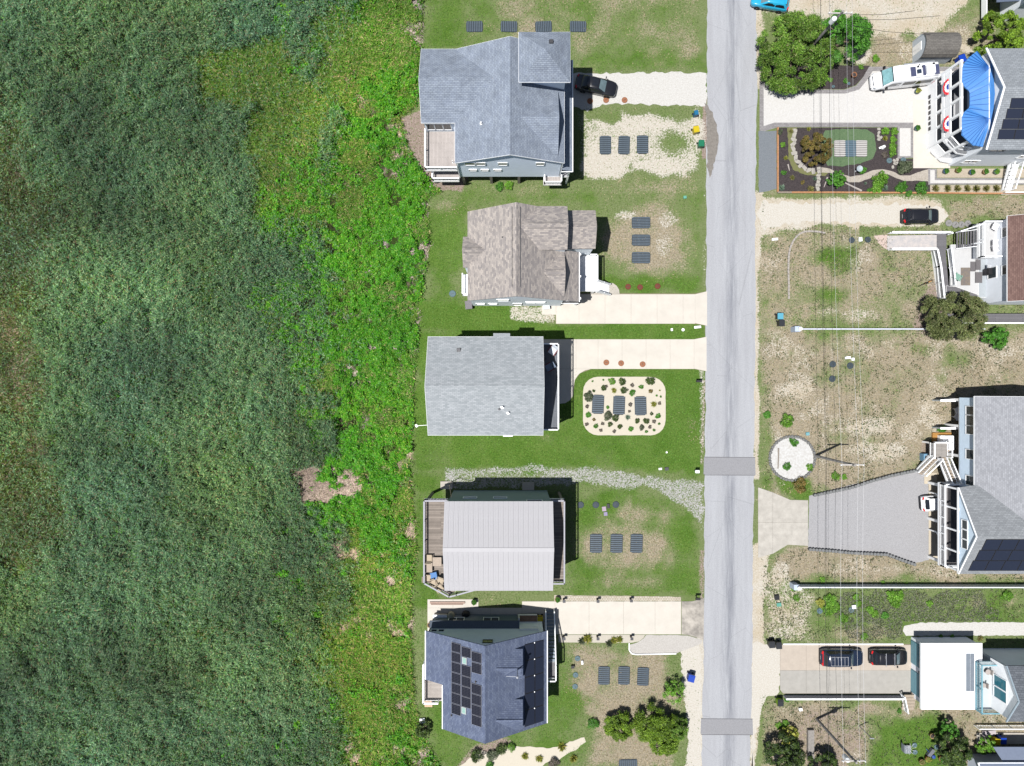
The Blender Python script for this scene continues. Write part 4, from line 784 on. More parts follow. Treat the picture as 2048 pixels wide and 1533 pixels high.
def posts(t, pts, z0, z1, mat, r=.13, name='post'):
    for x, y in pts: obj(name, MB().box(x-r, y-r, z0, x+r, y+r, z1), mat, t)
def stair(t, p, q, width, mat, n, rail=True, tread_t=.06, name='staircase', railmat=None):
    """straight flight from p (top) to q (bottom); each tread a part"""
    p, q = Vector(p), Vector(q); d = q-p; f = Vector((d.x, d.y, 0)); run = f.length/n; f.normalize(); s = Vector((-f.y, f.x, 0))
    o = obj(name, MB().bar(p+s*width/2-Vector((0,0,.15)), q+s*width/2+Vector((0,0,.1)), .06, .25), railmat or WHITE, t); obj('stringer', MB().bar(p-s*width/2-Vector((0,0,.15)), q-s*width/2+Vector((0,0,.1)), .06, .25), railmat or WHITE, o); tm = MB(); a, b = -run*.42, run*.46
    tm.add([f*a-s*width/2, f*b-s*width/2, f*b+s*width/2, f*a+s*width/2]+[v-Vector((0,0,tread_t)) for v in (f*a-s*width/2, f*b-s*width/2, f*b+s*width/2, f*a+s*width/2)], [(0,1,2,3),(7,6,5,4),(0,4,5,1),(1,5,6,2),(2,6,7,3),(3,7,4,0)])
    me = mesh_of('tread', tm, mat); fixn(me)
    for i in range(n): piece('tread', me, o, p+d*((i+.5)/n))
    if rail:
        for sg in (-1, 1): railing(t, [p+s*sg*width/2, q+s*sg*width/2], .95, railmat, .17, 'stair_rail', 2.4)
    return o
def gable(t, axis, r0, r1, e0, e1, ze, zr, mat, th=.16, ridge=None, name='roof', ridge_at=None, capmat=None, fascia=None):
    """gable roof: ridge along axis from r0 to r1; eaves at e0 and e1"""
    m = (e0+e1)/2 if ridge_at is None else ridge_at; mb = MB()
    pt = (lambda a, c, z: (a, c, z)) if axis == 'x' else (lambda a, c, z: (c, a, z))
    mb.slab([pt(r0,e0,ze), pt(r1,e0,ze), pt(r1,m,zr), pt(r0,m,zr)], th); mb.slab([pt(r0,m,zr), pt(r1,m,zr), pt(r1,e1,ze), pt(r0,e1,ze)], th)
    o = obj(name, mb, mat, t); cap = MB(); sl = (zr-ze)/max(.1, abs(e1-m)); w = .16
    for sg in (-1, 1): cap.slab([pt(r0+.02,m,zr+.035), pt(r1-.02,m,zr+.035), pt(r1-.02,m+sg*w,zr+.035-sl*w), pt(r0+.02,m+sg*w,zr+.035-sl*w)], .03)
    obj('ridge_cap', cap, capmat or mat, o)
    if fascia:
        f = MB()
        for e, sg in ((e0, -1 if e0 < e1 else 1), (e1, 1 if e0 < e1 else -1)): f.bar(pt(r0, e+sg*.006, ze-.09), pt(r1, e+sg*.006, ze-.09), .03, .15)
        for r_, sg in ((r0, -1 if r0 < r1 else 1), (r1, 1 if r0 < r1 else -1)):
            f.bar(pt(r_+sg*.006, e0, ze-.1), pt(r_+sg*.006, m, zr-.1), .03, .16); f.bar(pt(r_+sg*.006, e1, ze-.1), pt(r_+sg*.006, m, zr-.1), .03, .16)
        obj('fascia', f, fascia, o)
    return o
def gwalls(t, axis, r0, r1, e0, e1, z0, ze, zr, mat, ridge_at=None, name='wall'):
    """walls with gable ends under such a roof"""
    m = (e0+e1)/2 if ridge_at is None else ridge_at; pt = (lambda a, c, z: (a, c, z)) if axis == 'x' else (lambda a, c, z: (c, a, z)); v = []
    for r_ in (r0, r1): v += [pt(r_,e0,z0), pt(r_,e1,z0), pt(r_,e1,ze), pt(r_,m,zr), pt(r_,e0,ze)]
    return obj(name, MB().add(v, [(0,1,2,3,4), (9,8,7,6,5), (0,5,6,1), (1,6,7,2), (4,3,8,9), (3,2,7,8), (0,4,9,5)]), mat, t)
def pipe_vent(t, x, y, z, r=.07, h=.4, mat=None): return obj('roof_vent', MB().lathe([(r*2.2,-.25),(r*2,0.02),(r,.04),(r,h)], 10, (x,y,z)), mat or WHITEP, t)
def boxvent(t, x, y, z, mat=None): return obj('roof_vent', MB().rbox(x, y, z-.15, .35, .35, .3, 0, 1.3), mat or DARKM, t)
def solar_mat(name, c1, line, nx_=6, ny_=6, rough=.25):
    if name in MATS: return MATS[name]
    m, nt, b, N, LK = nodes(name); tc = N('TexCoord'); br = N('TexBrick'); br.offset = 0; LK(tc.outputs['Generated'], br.inputs['Vector'])
    br.inputs['Scale'].default_value = 1; br.inputs['Brick Width'].default_value = 1/nx_; br.inputs['Row Height'].default_value = 1/ny_; br.inputs['Mortar Size'].default_value = .008; br.inputs['Color1'].default_value = (*c1,1); br.inputs['Color2'].default_value = (*(c*1.25 for c in c1),1); br.inputs['Mortar'].default_value = (*line,1)
    LK(br.outputs['Color'], b.inputs['Base Color']); b.inputs['Roughness'].default_value = rough; b.inputs['Specular IOR Level'].default_value = .2; MATS[name] = m; return m
SOLAR = solar_mat('solar_cells', (.005,.006,.012), (.06,.06,.075), rough=.45); SOLARB = solar_mat('black_solar', (.014,.018,.032), (.03,.03,.04), 1, 1, .45)
PFRAME = mk('panel_frame', (.26,.26,.29), .4, .1, 3, .3)
def solar_panel(t, corners, mat, frame=None, lift=.1):
    """panel on four roof points (world), standing a little off the roof"""
    a, b, c, d = [Vector(p) for p in corners]; n = (b-a).cross(d-a).normalized(); n = n if n.z > 0 else -n
    q = [p+n*lift for p in (a,b,c,d)]; ctr = sum(q, Vector())/4; f = MB().add(q+[p-n*.04 for p in q], [(0,1,2,3),(7,6,5,4),(0,4,5,1),(1,5,6,2),(2,6,7,3),(3,7,4,0)]); o = obj('solar_panel', f, frame or PFRAME, t)
    e = [p+(ctr-p)*.045+n*.006 for p in q]; obj('cells', MB().add(e, [(0,1,2,3)]), mat, o); return o

# ------------------------------------------------------------------ house with the tower roof
HX = lambda *a: None
RB1, RB2, RBM = ob(164,175,193), ob(184,195,210), ob(134,144,160)
SHY = shingle('blue_grey_shingles_y', RB1, RB2, RBM, 'y', .15, .36); SHX = shingle('blue_grey_shingles_x', RB1, RB2, RBM, 'x', .15, .36)
BLUESID = siding('pale_blue_siding', (.60,.67,.76)); PILE = mk('piling', (.17,.15,.13), .9, .3, 5)
t = thing('beach_house', 'large blue-grey shingled house with square tower roof and white back deck', 'house', (-.5, 29.3, 0))
X0, X1, Y0, Y1, ZE, ZR = -6.03, 5.54, 23.26, 35.3, 8.5, 11.3; XR = -.2
gwalls(t, 'y', Y0+.18, Y1-.2, X0+.2, X1-.25, 2.9, ZE-.1, ZR-.2, BLUESID, XR)
gable(t, 'y', Y0, Y1, X0, X1, ZE, ZR, SHY, ridge_at=XR, fascia=WHITE)
gwalls(t, 'x', -9.4, -3.0, 27.7, 35.1, 2.9, 8.4, 10.35, BLUESID); gable(t, 'x', -9.6, -2.0, 27.5, 35.32, 8.5, 10.5, SHX, fascia=WHITE)
# the cross gable towards the road
mb = MB(); yc, hw, zb, za = 27.3, 3.3, 8.95, 10.8
mb.slab([(4.85,yc-hw,zb),(4.85,yc,za),(.75,yc,za),(4.4,yc-hw,zb+.1)], .14); mb.slab([(4.85,yc,za),(4.85,yc+hw,zb),(4.4,yc+hw,zb+.1),(.75,yc,za)], .14); obj('dormer_roof', mb, SHX, t)
obj('dormer_wall', MB().wallpoly([(4.7,yc-hw+.3,8.6),(4.7,yc+hw-.3,8.6),(4.7,yc+hw-.3,9.0),(4.7,yc,za-.25),(4.7,yc-hw+.3,9.0)], (1,0,0)), BLUESID, t)
tw = obj('tower', MB().box(1.0, 31.0, 8.6, 5.5, 35.1, 11.9), BLUESID, t)
mb = MB(); ap = (3.3, 32.88, 13.6); cn = [(.68,30.35,12.0),(5.88,30.35,12.0),(5.88,35.4,12.0),(.68,35.4,12.0)]
o = obj('tower_roof', MB().add(cn+[ap]+[(p[0],p[1],11.82) for p in cn], [(0,1,4),(2,3,4),(8,7,6,5),(0,5,6,1),(2,7,8,3)]+[(1,2,4),(3,0,4),(1,6,7,2),(3,8,5,0)]), SHX, t); o.data.materials.append(SHY)
for p in o.data.polygons:
    if abs(p.normal.x) > abs(p.normal.y) and p.normal.z > .3: p.material_index = 1
f = MB()
for a, b in zip(cn, cn[1:]+cn[:1]): f.bar((a[0]*1.0, a[1], 11.92), (b[0], b[1], 11.88), .04, .12)
obj('fascia', f, WHITE, o); boxvent(t, 3.9, 33.9, 13.1)
mb = MB(); mb.slab([(5.4,23.15,6.5),(6.6,23.15,5.9),(6.6,35.3,5.9),(5.4,35.3,6.5)], .14); obj('porch_roof', mb, SHY, t)
obj('porch_fascia', MB().box(6.6, 23.1, 5.74, 6.68, 35.35, 5.93).box(5.4, 23.08, 5.74, 6.6, 23.14, 5.93), WHITE, t)
deck(t, [(5.3,23.4),(6.4,23.4),(6.4,35.2),(5.3,35.2)], 3.0, mk('grey_boards', (.25,.25,.26), .8, .2, 6), name='porch_floor')
posts(t, [(6.35, y) for y in (23.5,26.4,29.3,32.2,35.1)], 0, 5.75, WHITE, .1)
DKB = boards('taupe_deck_boards', ob(222,212,206), 'y', .145, .06, .08)
deck(t, [(-9.5,23.35),(-6.0,23.35),(-6.0,27.6),(-9.5,27.6)], 5.6, DKB); railing(t, [(-6.05,23.4,5.6),(-9.45,23.4,5.6),(-9.45,27.55,5.6)], 1.0)
deck(t, [(-9.0,22.9),(-6.0,22.9),(-6.0,27.6),(-9.0,27.6)], 3.0, DKB, name='lower_deck'); railing(t, [(-6.0,22.95,3.0),(-8.95,22.95,3.0),(-8.95,27.5,3.0)], 1.0)
deck(t, [(3.6,22.5),(5.6,22.5),(5.6,23.4),(3.6,23.4)], 3.0, DKB, name='side_landing'); railing(t, [(3.65,23.3,3.0),(3.65,22.55,3.0),(5.55,22.55,3.0),(5.55,23.3,3.0)], 1.0)
for x, w in ((-4.5,1.0),(-3.35,.9),(-1.0,.9),(3.0,.8)): window(t, x, Y0+.175, 7.7, '-y', w, .8)
for x in (-4.3, -3.0, -1.6): window(t, x, Y0+.175, 5.5, '-y', .75, .5)
for x in (-8.8, -7.9, -7.0): window(t, x, 27.69, 6.9, '-y', .8, 1.7)
posts(t, [(x, y) for x in (-8.9,-5.6,-2.4,.8,3.8,5.2) for y in (23.6,27.4,31.2,35.0)], -.1, 2.92, PILE, .15, 'piling')
pipe_vent(t, -3.2, 26.9, 10.0); pipe_vent(t, -6.5, 24.2, 5.6, .04, .8)
f = MB()
for x in (-5.9, 5.4): f.box(x-.05, Y0+.05, 2.9, x+.05, Y0+.15, 8.3)
obj('downspout', f, WHITE, t)

# ------------------------------------------------------------------ brown-shingled house
T1, T2, TM = ob(176,169,167), ob(226,215,205), ob(168,161,161)
BR_Y = shingle('tan_shingles_y', T1, T2, TM, 'y', .15, .34, .008, .05); BR_X = shingle('tan_shingles_x', T1, T2, TM, 'x', .15, .34, .008, .05)
GREYSID = siding('light_grey_siding', (.62,.67,.71)); GDK = boards('grey_deck_boards', ob(150,148,150), 'y', .15, .08)
t = thing('beach_house', 'tan-brown shingled house with several gables and a white front porch', 'house', (.6, 13.5, 0))
y0, y1 = 8.8, 18.34; xl, xr, ze, zr = -4.76, 5.82, 7.6, 11.6; xm = .42
gwalls(t, 'y', y0+.25, y1-.2, xl+.2, xr-.2, .3, ze-.1, zr-.3, GREYSID, xm)
gable(t, 'y', y0, y1, xl, xr, ze, zr, BR_Y, ridge_at=xm)
gwalls(t, 'x', -5.1, -3.2, 12.5, 15.5, .3, 7.5, 8.7, GREYSID, name='bay_wall'); gable(t, 'x', -5.24, -2.6, 12.36, 15.66, 7.6, 9.05, BR_X, name='bay_roof')
obj('upper_block', MB().box(1.5, 14.0, 7.0, 5.6, 18.2, 9.7), GREYSID, t); gable(t, 'x', .95, 5.75, 13.85, 18.38, 9.8, 11.4, BR_X, name='upper_roof')
gwalls(t, 'x', 5.0, 8.75, 14.5, 18.3, .3, 7.6, 8.9, GREYSID, name='wing_wall'); gable(t, 'x', 5.62, 8.92, 14.35, 18.46, 7.7, 9.1, BR_X, name='wing_roof')
mb = MB().slab([(5.6,y0+.02,7.72),(7.27,y0+.02,6.5),(7.27,14.2,6.5),(5.6,14.2,7.72)], .14); obj('porch_roof', mb, BR_Y, t); obj('gutter', MB().box(7.27, y0+.02, 6.35, 7.36, 14.2, 6.47), WHITE, t)
yc, hw = 11.6, 2.3; mb = MB(); mb.slab([(5.6,yc-hw,7.9),(5.6,yc,9.5),(2.6,yc,9.5),(5.2,yc-hw,7.95)], .12); mb.slab([(5.6,yc,9.5),(5.6,yc+hw,7.9),(5.2,yc+hw,7.95),(2.6,yc,9.5)], .12); obj('dormer_roof', mb, BR_X, t)
obj('dormer_wall', MB().wallpoly([(5.45,yc-hw+.2,7.4),(5.45,yc+hw-.2,7.4),(5.45,yc+hw-.2,7.8),(5.45,yc,9.3),(5.45,yc-hw+.2,7.8)], (1,0,0)), GREYSID, t)
deck(t, [(5.6,9.0),(7.6,9.0),(7.6,10.4),(9.6,10.4),(9.6,14.4),(5.6,14.4)], 3.3, mk('white_deck', (.62,.62,.63), .7, .08, 3))
railing(t, [(5.7,9.05,3.3),(7.55,9.05,3.3),(7.55,10.4,3.3)], 1.0, BLACKP, .16); railing(t, [(9.55,11.5,3.3),(9.55,14.35,3.3),(8.8,14.35,3.3)], 1.0, WHITE)
posts(t, [(7.4,9.2),(7.4,11.6),(7.4,14.0)], 0, 6.4, WHITE, .1); posts(t, [(9.4,10.6),(9.4,14.2)], 0, 3.2, WHITEP, .1)
stair(t, (9.6,10.9,3.3), (11.4,10.9,.1), 1.2, WHITE, 9, True)
deck(t, [(-5.6,9.9),(-4.5,9.9),(-4.5,12.3),(-5.6,12.3)], 3.2, MATS['white_deck'], name='back_deck'); railing(t, [(-4.6,9.95,3.2),(-5.55,9.95,3.2),(-5.55,12.25,3.2)], .95)
window(t, 2.6, y0+.245, 4.2, '-y', 2.1, .9, mull=1); window(t, -3.6, y0+.245, 2.6, '-y', .9, 1.0); window(t, -2.2, y0+.245, 2.6, '-y', .9, 1.0); window(t, -1.0, y0+.245, 6.3, '-y', 1.2, 1.3)
for z in (2.2,): window(t, 0.6, y0+.245, z, '-y', .9, 1.9, WHITE, WHITEP)
pipe_vent(t, -1.0, 15.0, 10.4, .06, .35, DARKM)
f = MB();
for xx, zz in ((.42-.42, 11.31), (.42+.42, 11.31)): f.bar((xx, y0+1.0, zz+.06), (xx, y1-.4, zz+.06), .05, .05)
for xa_, xb_, yc_, zz in ((1.6,5.5,16.1,11.42),(-5.1,-2.9,14.0,9.07),(3.2,5.4,11.6,9.52)):
    for dy in (-.3,.3): f.bar((xa_, yc_+dy, zz-.2), (xb_, yc_+dy, zz-.2), .04, .05)
obj('ridge_vent', f, DARKM, t, kind='stuff')

# ------------------------------------------------------------------ light grey house with plain gable roof
L1, L2, LM = ob(188,195,199), ob(216,221,225), ob(164,170,176)
LG = shingle('light_grey_shingles', L1, L2, LM, 'x', .15, .4, .012, .07)
t = thing('beach_house', 'light grey house with one plain gable roof and white east balcony', 'house', (-2.8, -.3, 0))
ze, zr = 9.6, 12.4; gwalls(t, 'x', -8.5, 3.0, -5.2, 4.6, .2, ze-.1, zr-.3, siding('white_siding', (.62,.64,.66))); gable(t, 'x', -8.75, 3.23, -5.44, 4.82, ze, zr, LG, fascia=WHITE)
obj('stair_bay', MB().box(-1.85, 4.5, .2, -.3, 5.05, 9.3), MATS['white_siding'], t); obj('bay_roof', MB().slab([(-1.95,4.4,9.75),(-.2,4.4,9.75),(-.2,5.2,9.45),(-1.95,5.2,9.45)], .14), LG, t)
DGB = boards('blue_grey_deck_boards', ob(142,146,154), 'y', .15, .07)
deck(t, [(3.0,-5.07),(5.04,-5.07),(5.04,4.26),(3.0,4.26)], 6.4, DGB); railing(t, [(3.1,4.21,6.4),(4.98,4.21,6.4),(4.98,-5.02,6.4),(3.1,-5.02,6.4)], 1.0)
posts(t, [(4.85,y) for y in (4.1,1.0,-2.0,-4.9)], 0, 6.3, WHITE, .12)
deck(t, [(3.0,-5.07),(4.6,-5.07),(4.6,4.2),(3.0,4.2)], 3.4, DGB, name='lower_deck')
posts(t, [(-8.95,y) for y in (-4.3,-2.0,.6)], 0, 6.9, WHITE, .09); deck(t, [(-9.0,-4.5),(-8.4,-4.5),(-8.4,.8),(-9.0,.8)], 5.9, WHITEP, name='back_balcony')
f = MB().bar((-8.6,-4.4,8.9), (-10.0,-4.5,8.9), .04, .04).rbox(-10.05, -4.5, 8.75, .22, .3, .2, .5); obj('floodlight', f, WHITE, t)
for x, y, z in ((-5.5,3.4,10.4),): boxvent(t, x, y, z, DARKM)
for x, y, m_ in ((-1.0,-2.45,WHITEP),(-.4,-3.05,WHITEP)): z = zr-(abs(y+.31))*.546; pipe_vent(t, x, y, z, .1, .55, m_)
pipe_vent(t, -1.3, -2.65, zr-2.34*.546, .07, .3, DARKM)
for y in (-3.5,-1.2,1.2,3.2): window(t, 3.0, y, 7.6, '+x', 1.2, 1.9)
for x in (-7,-5,1.0): window(t, x, 4.605, 7.9, '+y', .9, 1.2)
for x in (-7,-4,-1.5,1): window(t, x, -5.205, 7.9, '-y', .9, 1.2)
ac = thing('air_conditioner', 'white outdoor air conditioner on a bracket against the light grey house', 'air conditioner', (-.45, -5.75, 0)); z = 3.2
obj('cabinet', MB().box(-.9,-6.0,z,.0,-5.25,z+.8), WHITEP, ac); obj('fan_grille', MB().lathe([(.3,z+.8),(.3,z+.83),(.24,z+.84),(.05,z+.82)], 18, (-.45,-5.62,0)), DARKM, ac); obj('bracket', MB().box(-1.0,-6.05,z-.08,.1,-5.15,z), WHITE, ac); obj('leg', MB().box(-.95,-6.0,0,-.85,-5.9,z-.08).box(-.05,-6.0,0,.05,-5.9,z-.08), WHITE, ac)

# ------------------------------------------------------------------ metal-roofed house
METAL = mk('painted_metal_roof', ob(228,226,229), .45, .03, 1.2, .0, spec=.5); TEAL = siding('teal_grey_siding', (.16,.22,.24))
t = thing('beach_house', 'house with pale ribbed metal roof and weathered timber decks', 'house', (-1.6, -17, 0))
xa, xb, ya, yb, ze, zr = -7.08, 4.31, -21.78, -12.4, 9.15, 11.0; ym = -17.06
gwalls(t, 'x', xa+.25, xb-.2, ya+.25, yb-.2, .2, ze-.12, zr-.2, TEAL, ym)
rf = obj('roof', MB().slab([(xa,ya,ze-.02),(xb,ya,ze-.02),(xb,ym,zr-.02),(xa,ym,zr-.02)], .1).slab([(xa,ym,zr-.02),(xb,ym,zr-.02),(xb,yb,ze-.02),(xa,yb,ze-.02)], .1), METAL, t)
npan = 22; pw = (xb-xa)/npan; sl_n = (zr-ze)/(yb-ym)
for sg, ye in ((1, yb), (-1, ya)):
    mb = MB(); dz = -(zr-ze); dy = ye-ym
    mb.slab([(0,0,0),(pw-.004,0,0),(pw-.004,dy,dz),(0,dy,dz)], .012); mb.bar((pw-.03,0,.015),(pw-.03,dy,dz+.015), .03, .028); mb.bar((pw*.34,0,.008),(pw*.34,dy,dz+.008), .02, .010); mb.bar((pw*.67,0,.008),(pw*.67,dy,dz+.008), .02, .010)
    mm = mesh_of('roof_panel', mb, METAL); fixn(mm)
    for k in range(npan): piece('roof_panel', mm, rf, (xa+k*pw, ym, zr+.006))
obj('ridge_cap', MB().slab([(xa,ym,zr+.05),(xb,ym,zr+.05),(xb,ym+.2,zr+.0),(xa,ym+.2,zr+.0)], .02).slab([(xa,ym,zr+.05),(xb,ym,zr+.05),(xb,ym-.2,zr+.0),(xa,ym-.2,zr+.0)], .02), METAL, rf)
obj('snow_guards', (lambda m: [m.box(xa+(k+.5)*pw-.04, y_-.015, z_, xa+(k+.5)*pw+.04, y_+.015, z_+.025) for k in range(npan) for y_, z_ in ((ya+1.1, ze+.46), (ya+.5, ze+.22))] and m)(MB()), METAL, rf)
OLDB = boards('weathered_deck_boards', ob(176,164,154), 'x', .17, .22, .09)
deck(t, [(-9.53,-12.65),(-7.0,-12.65),(-7.0,-22.2),(-6.0,-22.6),(-6.8,-23.1),(-9.53,-21.6)], 6.1, OLDB); mbp = [(-7.0,-12.7,6.1),(-9.48,-12.7,6.1),(-9.48,-21.58,6.1),(-6.8,-23.05,6.1),(-6.0,-22.85,6.1),(-4.0,-22.3,6.1)]
RAILG = mk('grey_white_rail', ob(206,206,216), .6, .06); railing(t, mbp, 1.0, RAILG, .16, cap=.15); deck(t, [(-6.0,-22.6),(-4.0,-22.1),(-4.0,-21.5),(-6.0,-21.5)], 6.1, OLDB, name='side_deck')
deck(t, [(4.1,-12.65),(5.69,-12.65),(5.69,-21.68),(4.1,-21.68)], 6.1, OLDB, name='front_deck'); railing(t, [(4.2,-12.7,6.1),(5.64,-12.7,6.1),(5.64,-21.63,6.1),(4.2,-21.63,6.1)], 1.0, RAILG, .16, cap=.15)
posts(t, [(5.5,y) for y in (-12.9,-15.7,-18.6,-21.5)]+[(-9.3,y) for y in (-12.9,-15.7,-18.6,-21.4)]+[(-6.8,-22.9)], -.05, 6.0, PILE, .13, 'piling')
for x in (-4.6,-1.3): window(t, x, yb-.195, 5.6, '+y', 1.4, .9, WHITE, mk('bright_glass', (.3,.34,.36), .1))
for x in (2.4,): window(t, x, yb-.195, 7.9, '+y', 1.6, 1.0)
for y in (-14.2,-16.6,-19.8): window(t, xb-.2, y, 7.5, '+x', 1.6, 2.0)
for x in (-5,-2,1.5): window(t, x, ya+.245, 7.8, '-y', 1.2, 1.2)
for xa_, xb_, y_, lb in ((-8.4,-7.0,-12.0,'concrete pad with a post in the shade left of the metal-roofed house'),(1.2,2.6,-12.1,'concrete pad in the shade behind the right half of the metal-roofed house')):
    one('concrete_pad', MB().slab([(xa_,y_-.45,.25),(xb_,y_-.45,.25),(xb_,y_+.45,.25),(xa_,y_+.45,.25)], .3), CREAM2, lb, 'pad', ((xa_+xb_)/2,y_,0))
one('flag_pole', MB().tube([(-7.1,-11.6,0),(-7.1,-11.6,3.2)], .04, 6).tube([(-7.1,-11.6,3.1),(-6.6,-12.4,6.2)], .03, 6), TIMBER, 'thin wooden pole leaning at the back of the metal-roofed house', 'pole', (-7.1,-11.6,0))

# ------------------------------------------------------------------ slate-blue house with solar panels
S1, S2, SM = ob(116,128,158), ob(142,154,180), ob(92,102,128)
SL_Y = shingle('slate_blue_shingles_y', S1, S2, SM, 'y', .15, .36, .015, .16); SL_X = shingle('slate_blue_shingles_x', S1, S2, SM, 'x', .15, .36, .015, .16)
PALE = siding('pale_grey_siding', (.76,.80,.84)); SLATES = siding('dark_slate_siding', (.10,.13,.17))
t = thing('beach_house', 'slate-blue shingled house carrying many solar panels and two east dormers', 'house', (-2.8, -32.4, 0))
yt, yb, xr_, zr, ze, xl1, xl2, xe = -27.32, -37.5, -2.8, 9.8, 5.3, -9.5, -7.5, 3.84; sL = (zr-ze)/(xr_-xl1); sR = (zr-ze)/(xe-xr_); zl2 = zr-sL*(xr_-xl2)
mb = MB(); mb.slab([(xr_,yt,zr),(xr_,yb,zr),(xl2,yb,zl2),(xl2,-32.7,zl2),(xl1,-32.7,ze),(xl1,yt,ze)], .16); mb.slab([(xr_,yt,zr),(xe,yt,ze),(xe,yb,ze),(xr_,yb,zr)], .16); rf = obj('roof', mb, SL_Y, t)
cap = MB(); cap.slab([(xr_,yt-.02,zr+.03),(xr_,yb+.02,zr+.03),(xr_-.17,yb+.02,zr+.03-.17*sL),(xr_-.17,yt-.02,zr+.03-.17*sL)], .03); cap.slab([(xr_,yt-.02,zr+.03),(xr_,yb+.02,zr+.03),(xr_+.17,yb+.02,zr+.03-.17*sR),(xr_+.17,yt-.02,zr+.03-.17*sR)], .03); obj('ridge_cap', cap, SL_Y, rf)
f = MB().box(xe, yb, ze-.18, xe+.1, yt, ze-.03).box(xl1-.1, -32.7, ze-.18, xl1, yt, ze-.03).bar((xl2-.05,-32.75,zl2-.08),(xl2-.05,yb,zl2-.08),.08,.14); obj('gutter', f, WHITE, rf)
v = [(xl1+.2,yt-.35,.1),(xe-.2,yt-.35,.1),(xe-.2,yt-.35,ze+.0),(xr_,yt-.35,zr-.25),(xl1+.2,yt-.35,ze+.0)]; w_ = [(p[0] if p[0] > xl1+.3 else xl2+.2, yb+.3, p[2] if p[0] > xl1+.3 or p[2] < 1 else zl2-.2) for p in v]
obj('wall', MB().wallpoly(v, (0,1,0), .15).wallpoly(w_, (0,-1,0), .15).box(xe-.35,yb+.3,.1,xe-.2,yt-.35,ze).box(xl2+.2,yb+.3,.1,xl2+.35,-32.6,zl2-.25).box(xl1+.2,-32.6,.1,xl1+.35,yt-.35,ze-.1).box(xl1+.35,-32.6,.1,xl2+.2,-32.45,ze-.1), PALE, t)
obj('lower_wall', MB().box(xl1+.4, yt-.35, .1, xe-3.2, yt+.12, 3.0), SLATES, t); obj('pent_roof', MB().slab([(xl1+.2,yt+.4,3.1),(xe-3.0,yt+.4,3.1),(xe-3.0,yt-.4,3.6),(xl1+.2,yt-.4,3.6)], .1), mk('pent_shingles', ob(120,130,145), .9, .1, 6), t)
for x in (-6.4,-2.4): window(t, x, yt+.125, 1.9, '+y', 1.7, 1.1, mull=1)
window(t, xr_+.2, yt-.345, 7.6, '+y', .95, .8, BLACKP); window(t, -8.7, yt-.345, 4.3, '+y', .6, .7); window(t, -7.9, yt-.345, 4.3, '+y', .6, .7)
zL = lambda x: zr-sL*(xr_-x); zRt = lambda x: zr-sR*(x-xr_)
def ronl(px, py):      # picture point -> point on the west slope
    z = 7.0
    for _ in range(12): z = zL(P(px, py, z).x)
    return P(px, py, z)
cols_ = [([332,392],[(341,397),(402,462),(467,528),(533,597),(602,660),(664,728),(733,797)]), ([397,457],[(368,430),(484,552),(556,618),(622,684),(688,752)]), ([461,524],[(400,462),(468,534),(604,666),(671,734),(739,802),(806,868)])]
for (u0, u1), rows in cols_:
    for a, b in rows:
        pw0 = ronl(800+u0/3.2, 1180+(a+b)/6.4); x0_, x1_ = pw0.x, ronl(800+u1/3.2, 1180+(a+b)/6.4).x; m_ = ronl(800+(u0+u1)/6.4, 1180+a/3.2).y; n_ = ronl(800+(u0+u1)/6.4, 1180+b/3.2).y
        solar_panel(rf, [(x0_,n_,zL(x0_)),(x1_,n_,zL(x1_)),(x1_,m_,zL(x1_)),(x0_,m_,zL(x0_))], SOLAR)
for u, v_ in ((412,452),(408,770)):
    p = ronl(800+u/3.2, 1180+v_/3.2); o = obj('skylight', MB().add([(p.x+a*.26,p.y+b*.36,zL(p.x+a*.26)+h) for h in (-.05,.14) for a, b in ((-1,-1),(1,-1),(1,1),(-1,1))], [(0,3,2,1),(4,5,6,7),(0,1,5,4),(1,2,6,5),(2,3,7,6),(3,0,4,7)]), mk('skylight_frame', (.3,.32,.32), .5), rf)
    obj('pane', MB().add([(p.x+a*.17,p.y+b*.27,zL(p.x+a*.17)+.146) for a, b in ((-1,-1),(1,-1),(1,1),(-1,1))], [(0,1,2,3)]), mk('green_glass', (.2,.32,.28), .1), o)
for u, v_ in ((485,588),(330,802)): p = ronl(800+u/3.2, 1180+v_/3.2); pipe_vent(t, p.x, p.y, p.z, .06, .3, DARKM)
x0_, x1_, x2_ = 1.35, 2.45, 3.42
for k in range(5):
    a, b = -28.2-k*1.78, -28.2-(k+1)*1.78+.02
    for q0, q1 in ((x0_, x1_-.02), (x1_+.02, x2_)): solar_panel(rf, [(q0,b,zRt(q0)),(q1,b,zRt(q1)),(q1,a,zRt(q1)),(q0,a,zRt(q0))], SOLARB, BLACKP, .08)
    obj('clamp', MB().rbox(x1_, a-.05, zRt(x1_)+.08, .08, .12, .05), WHITE, rf)
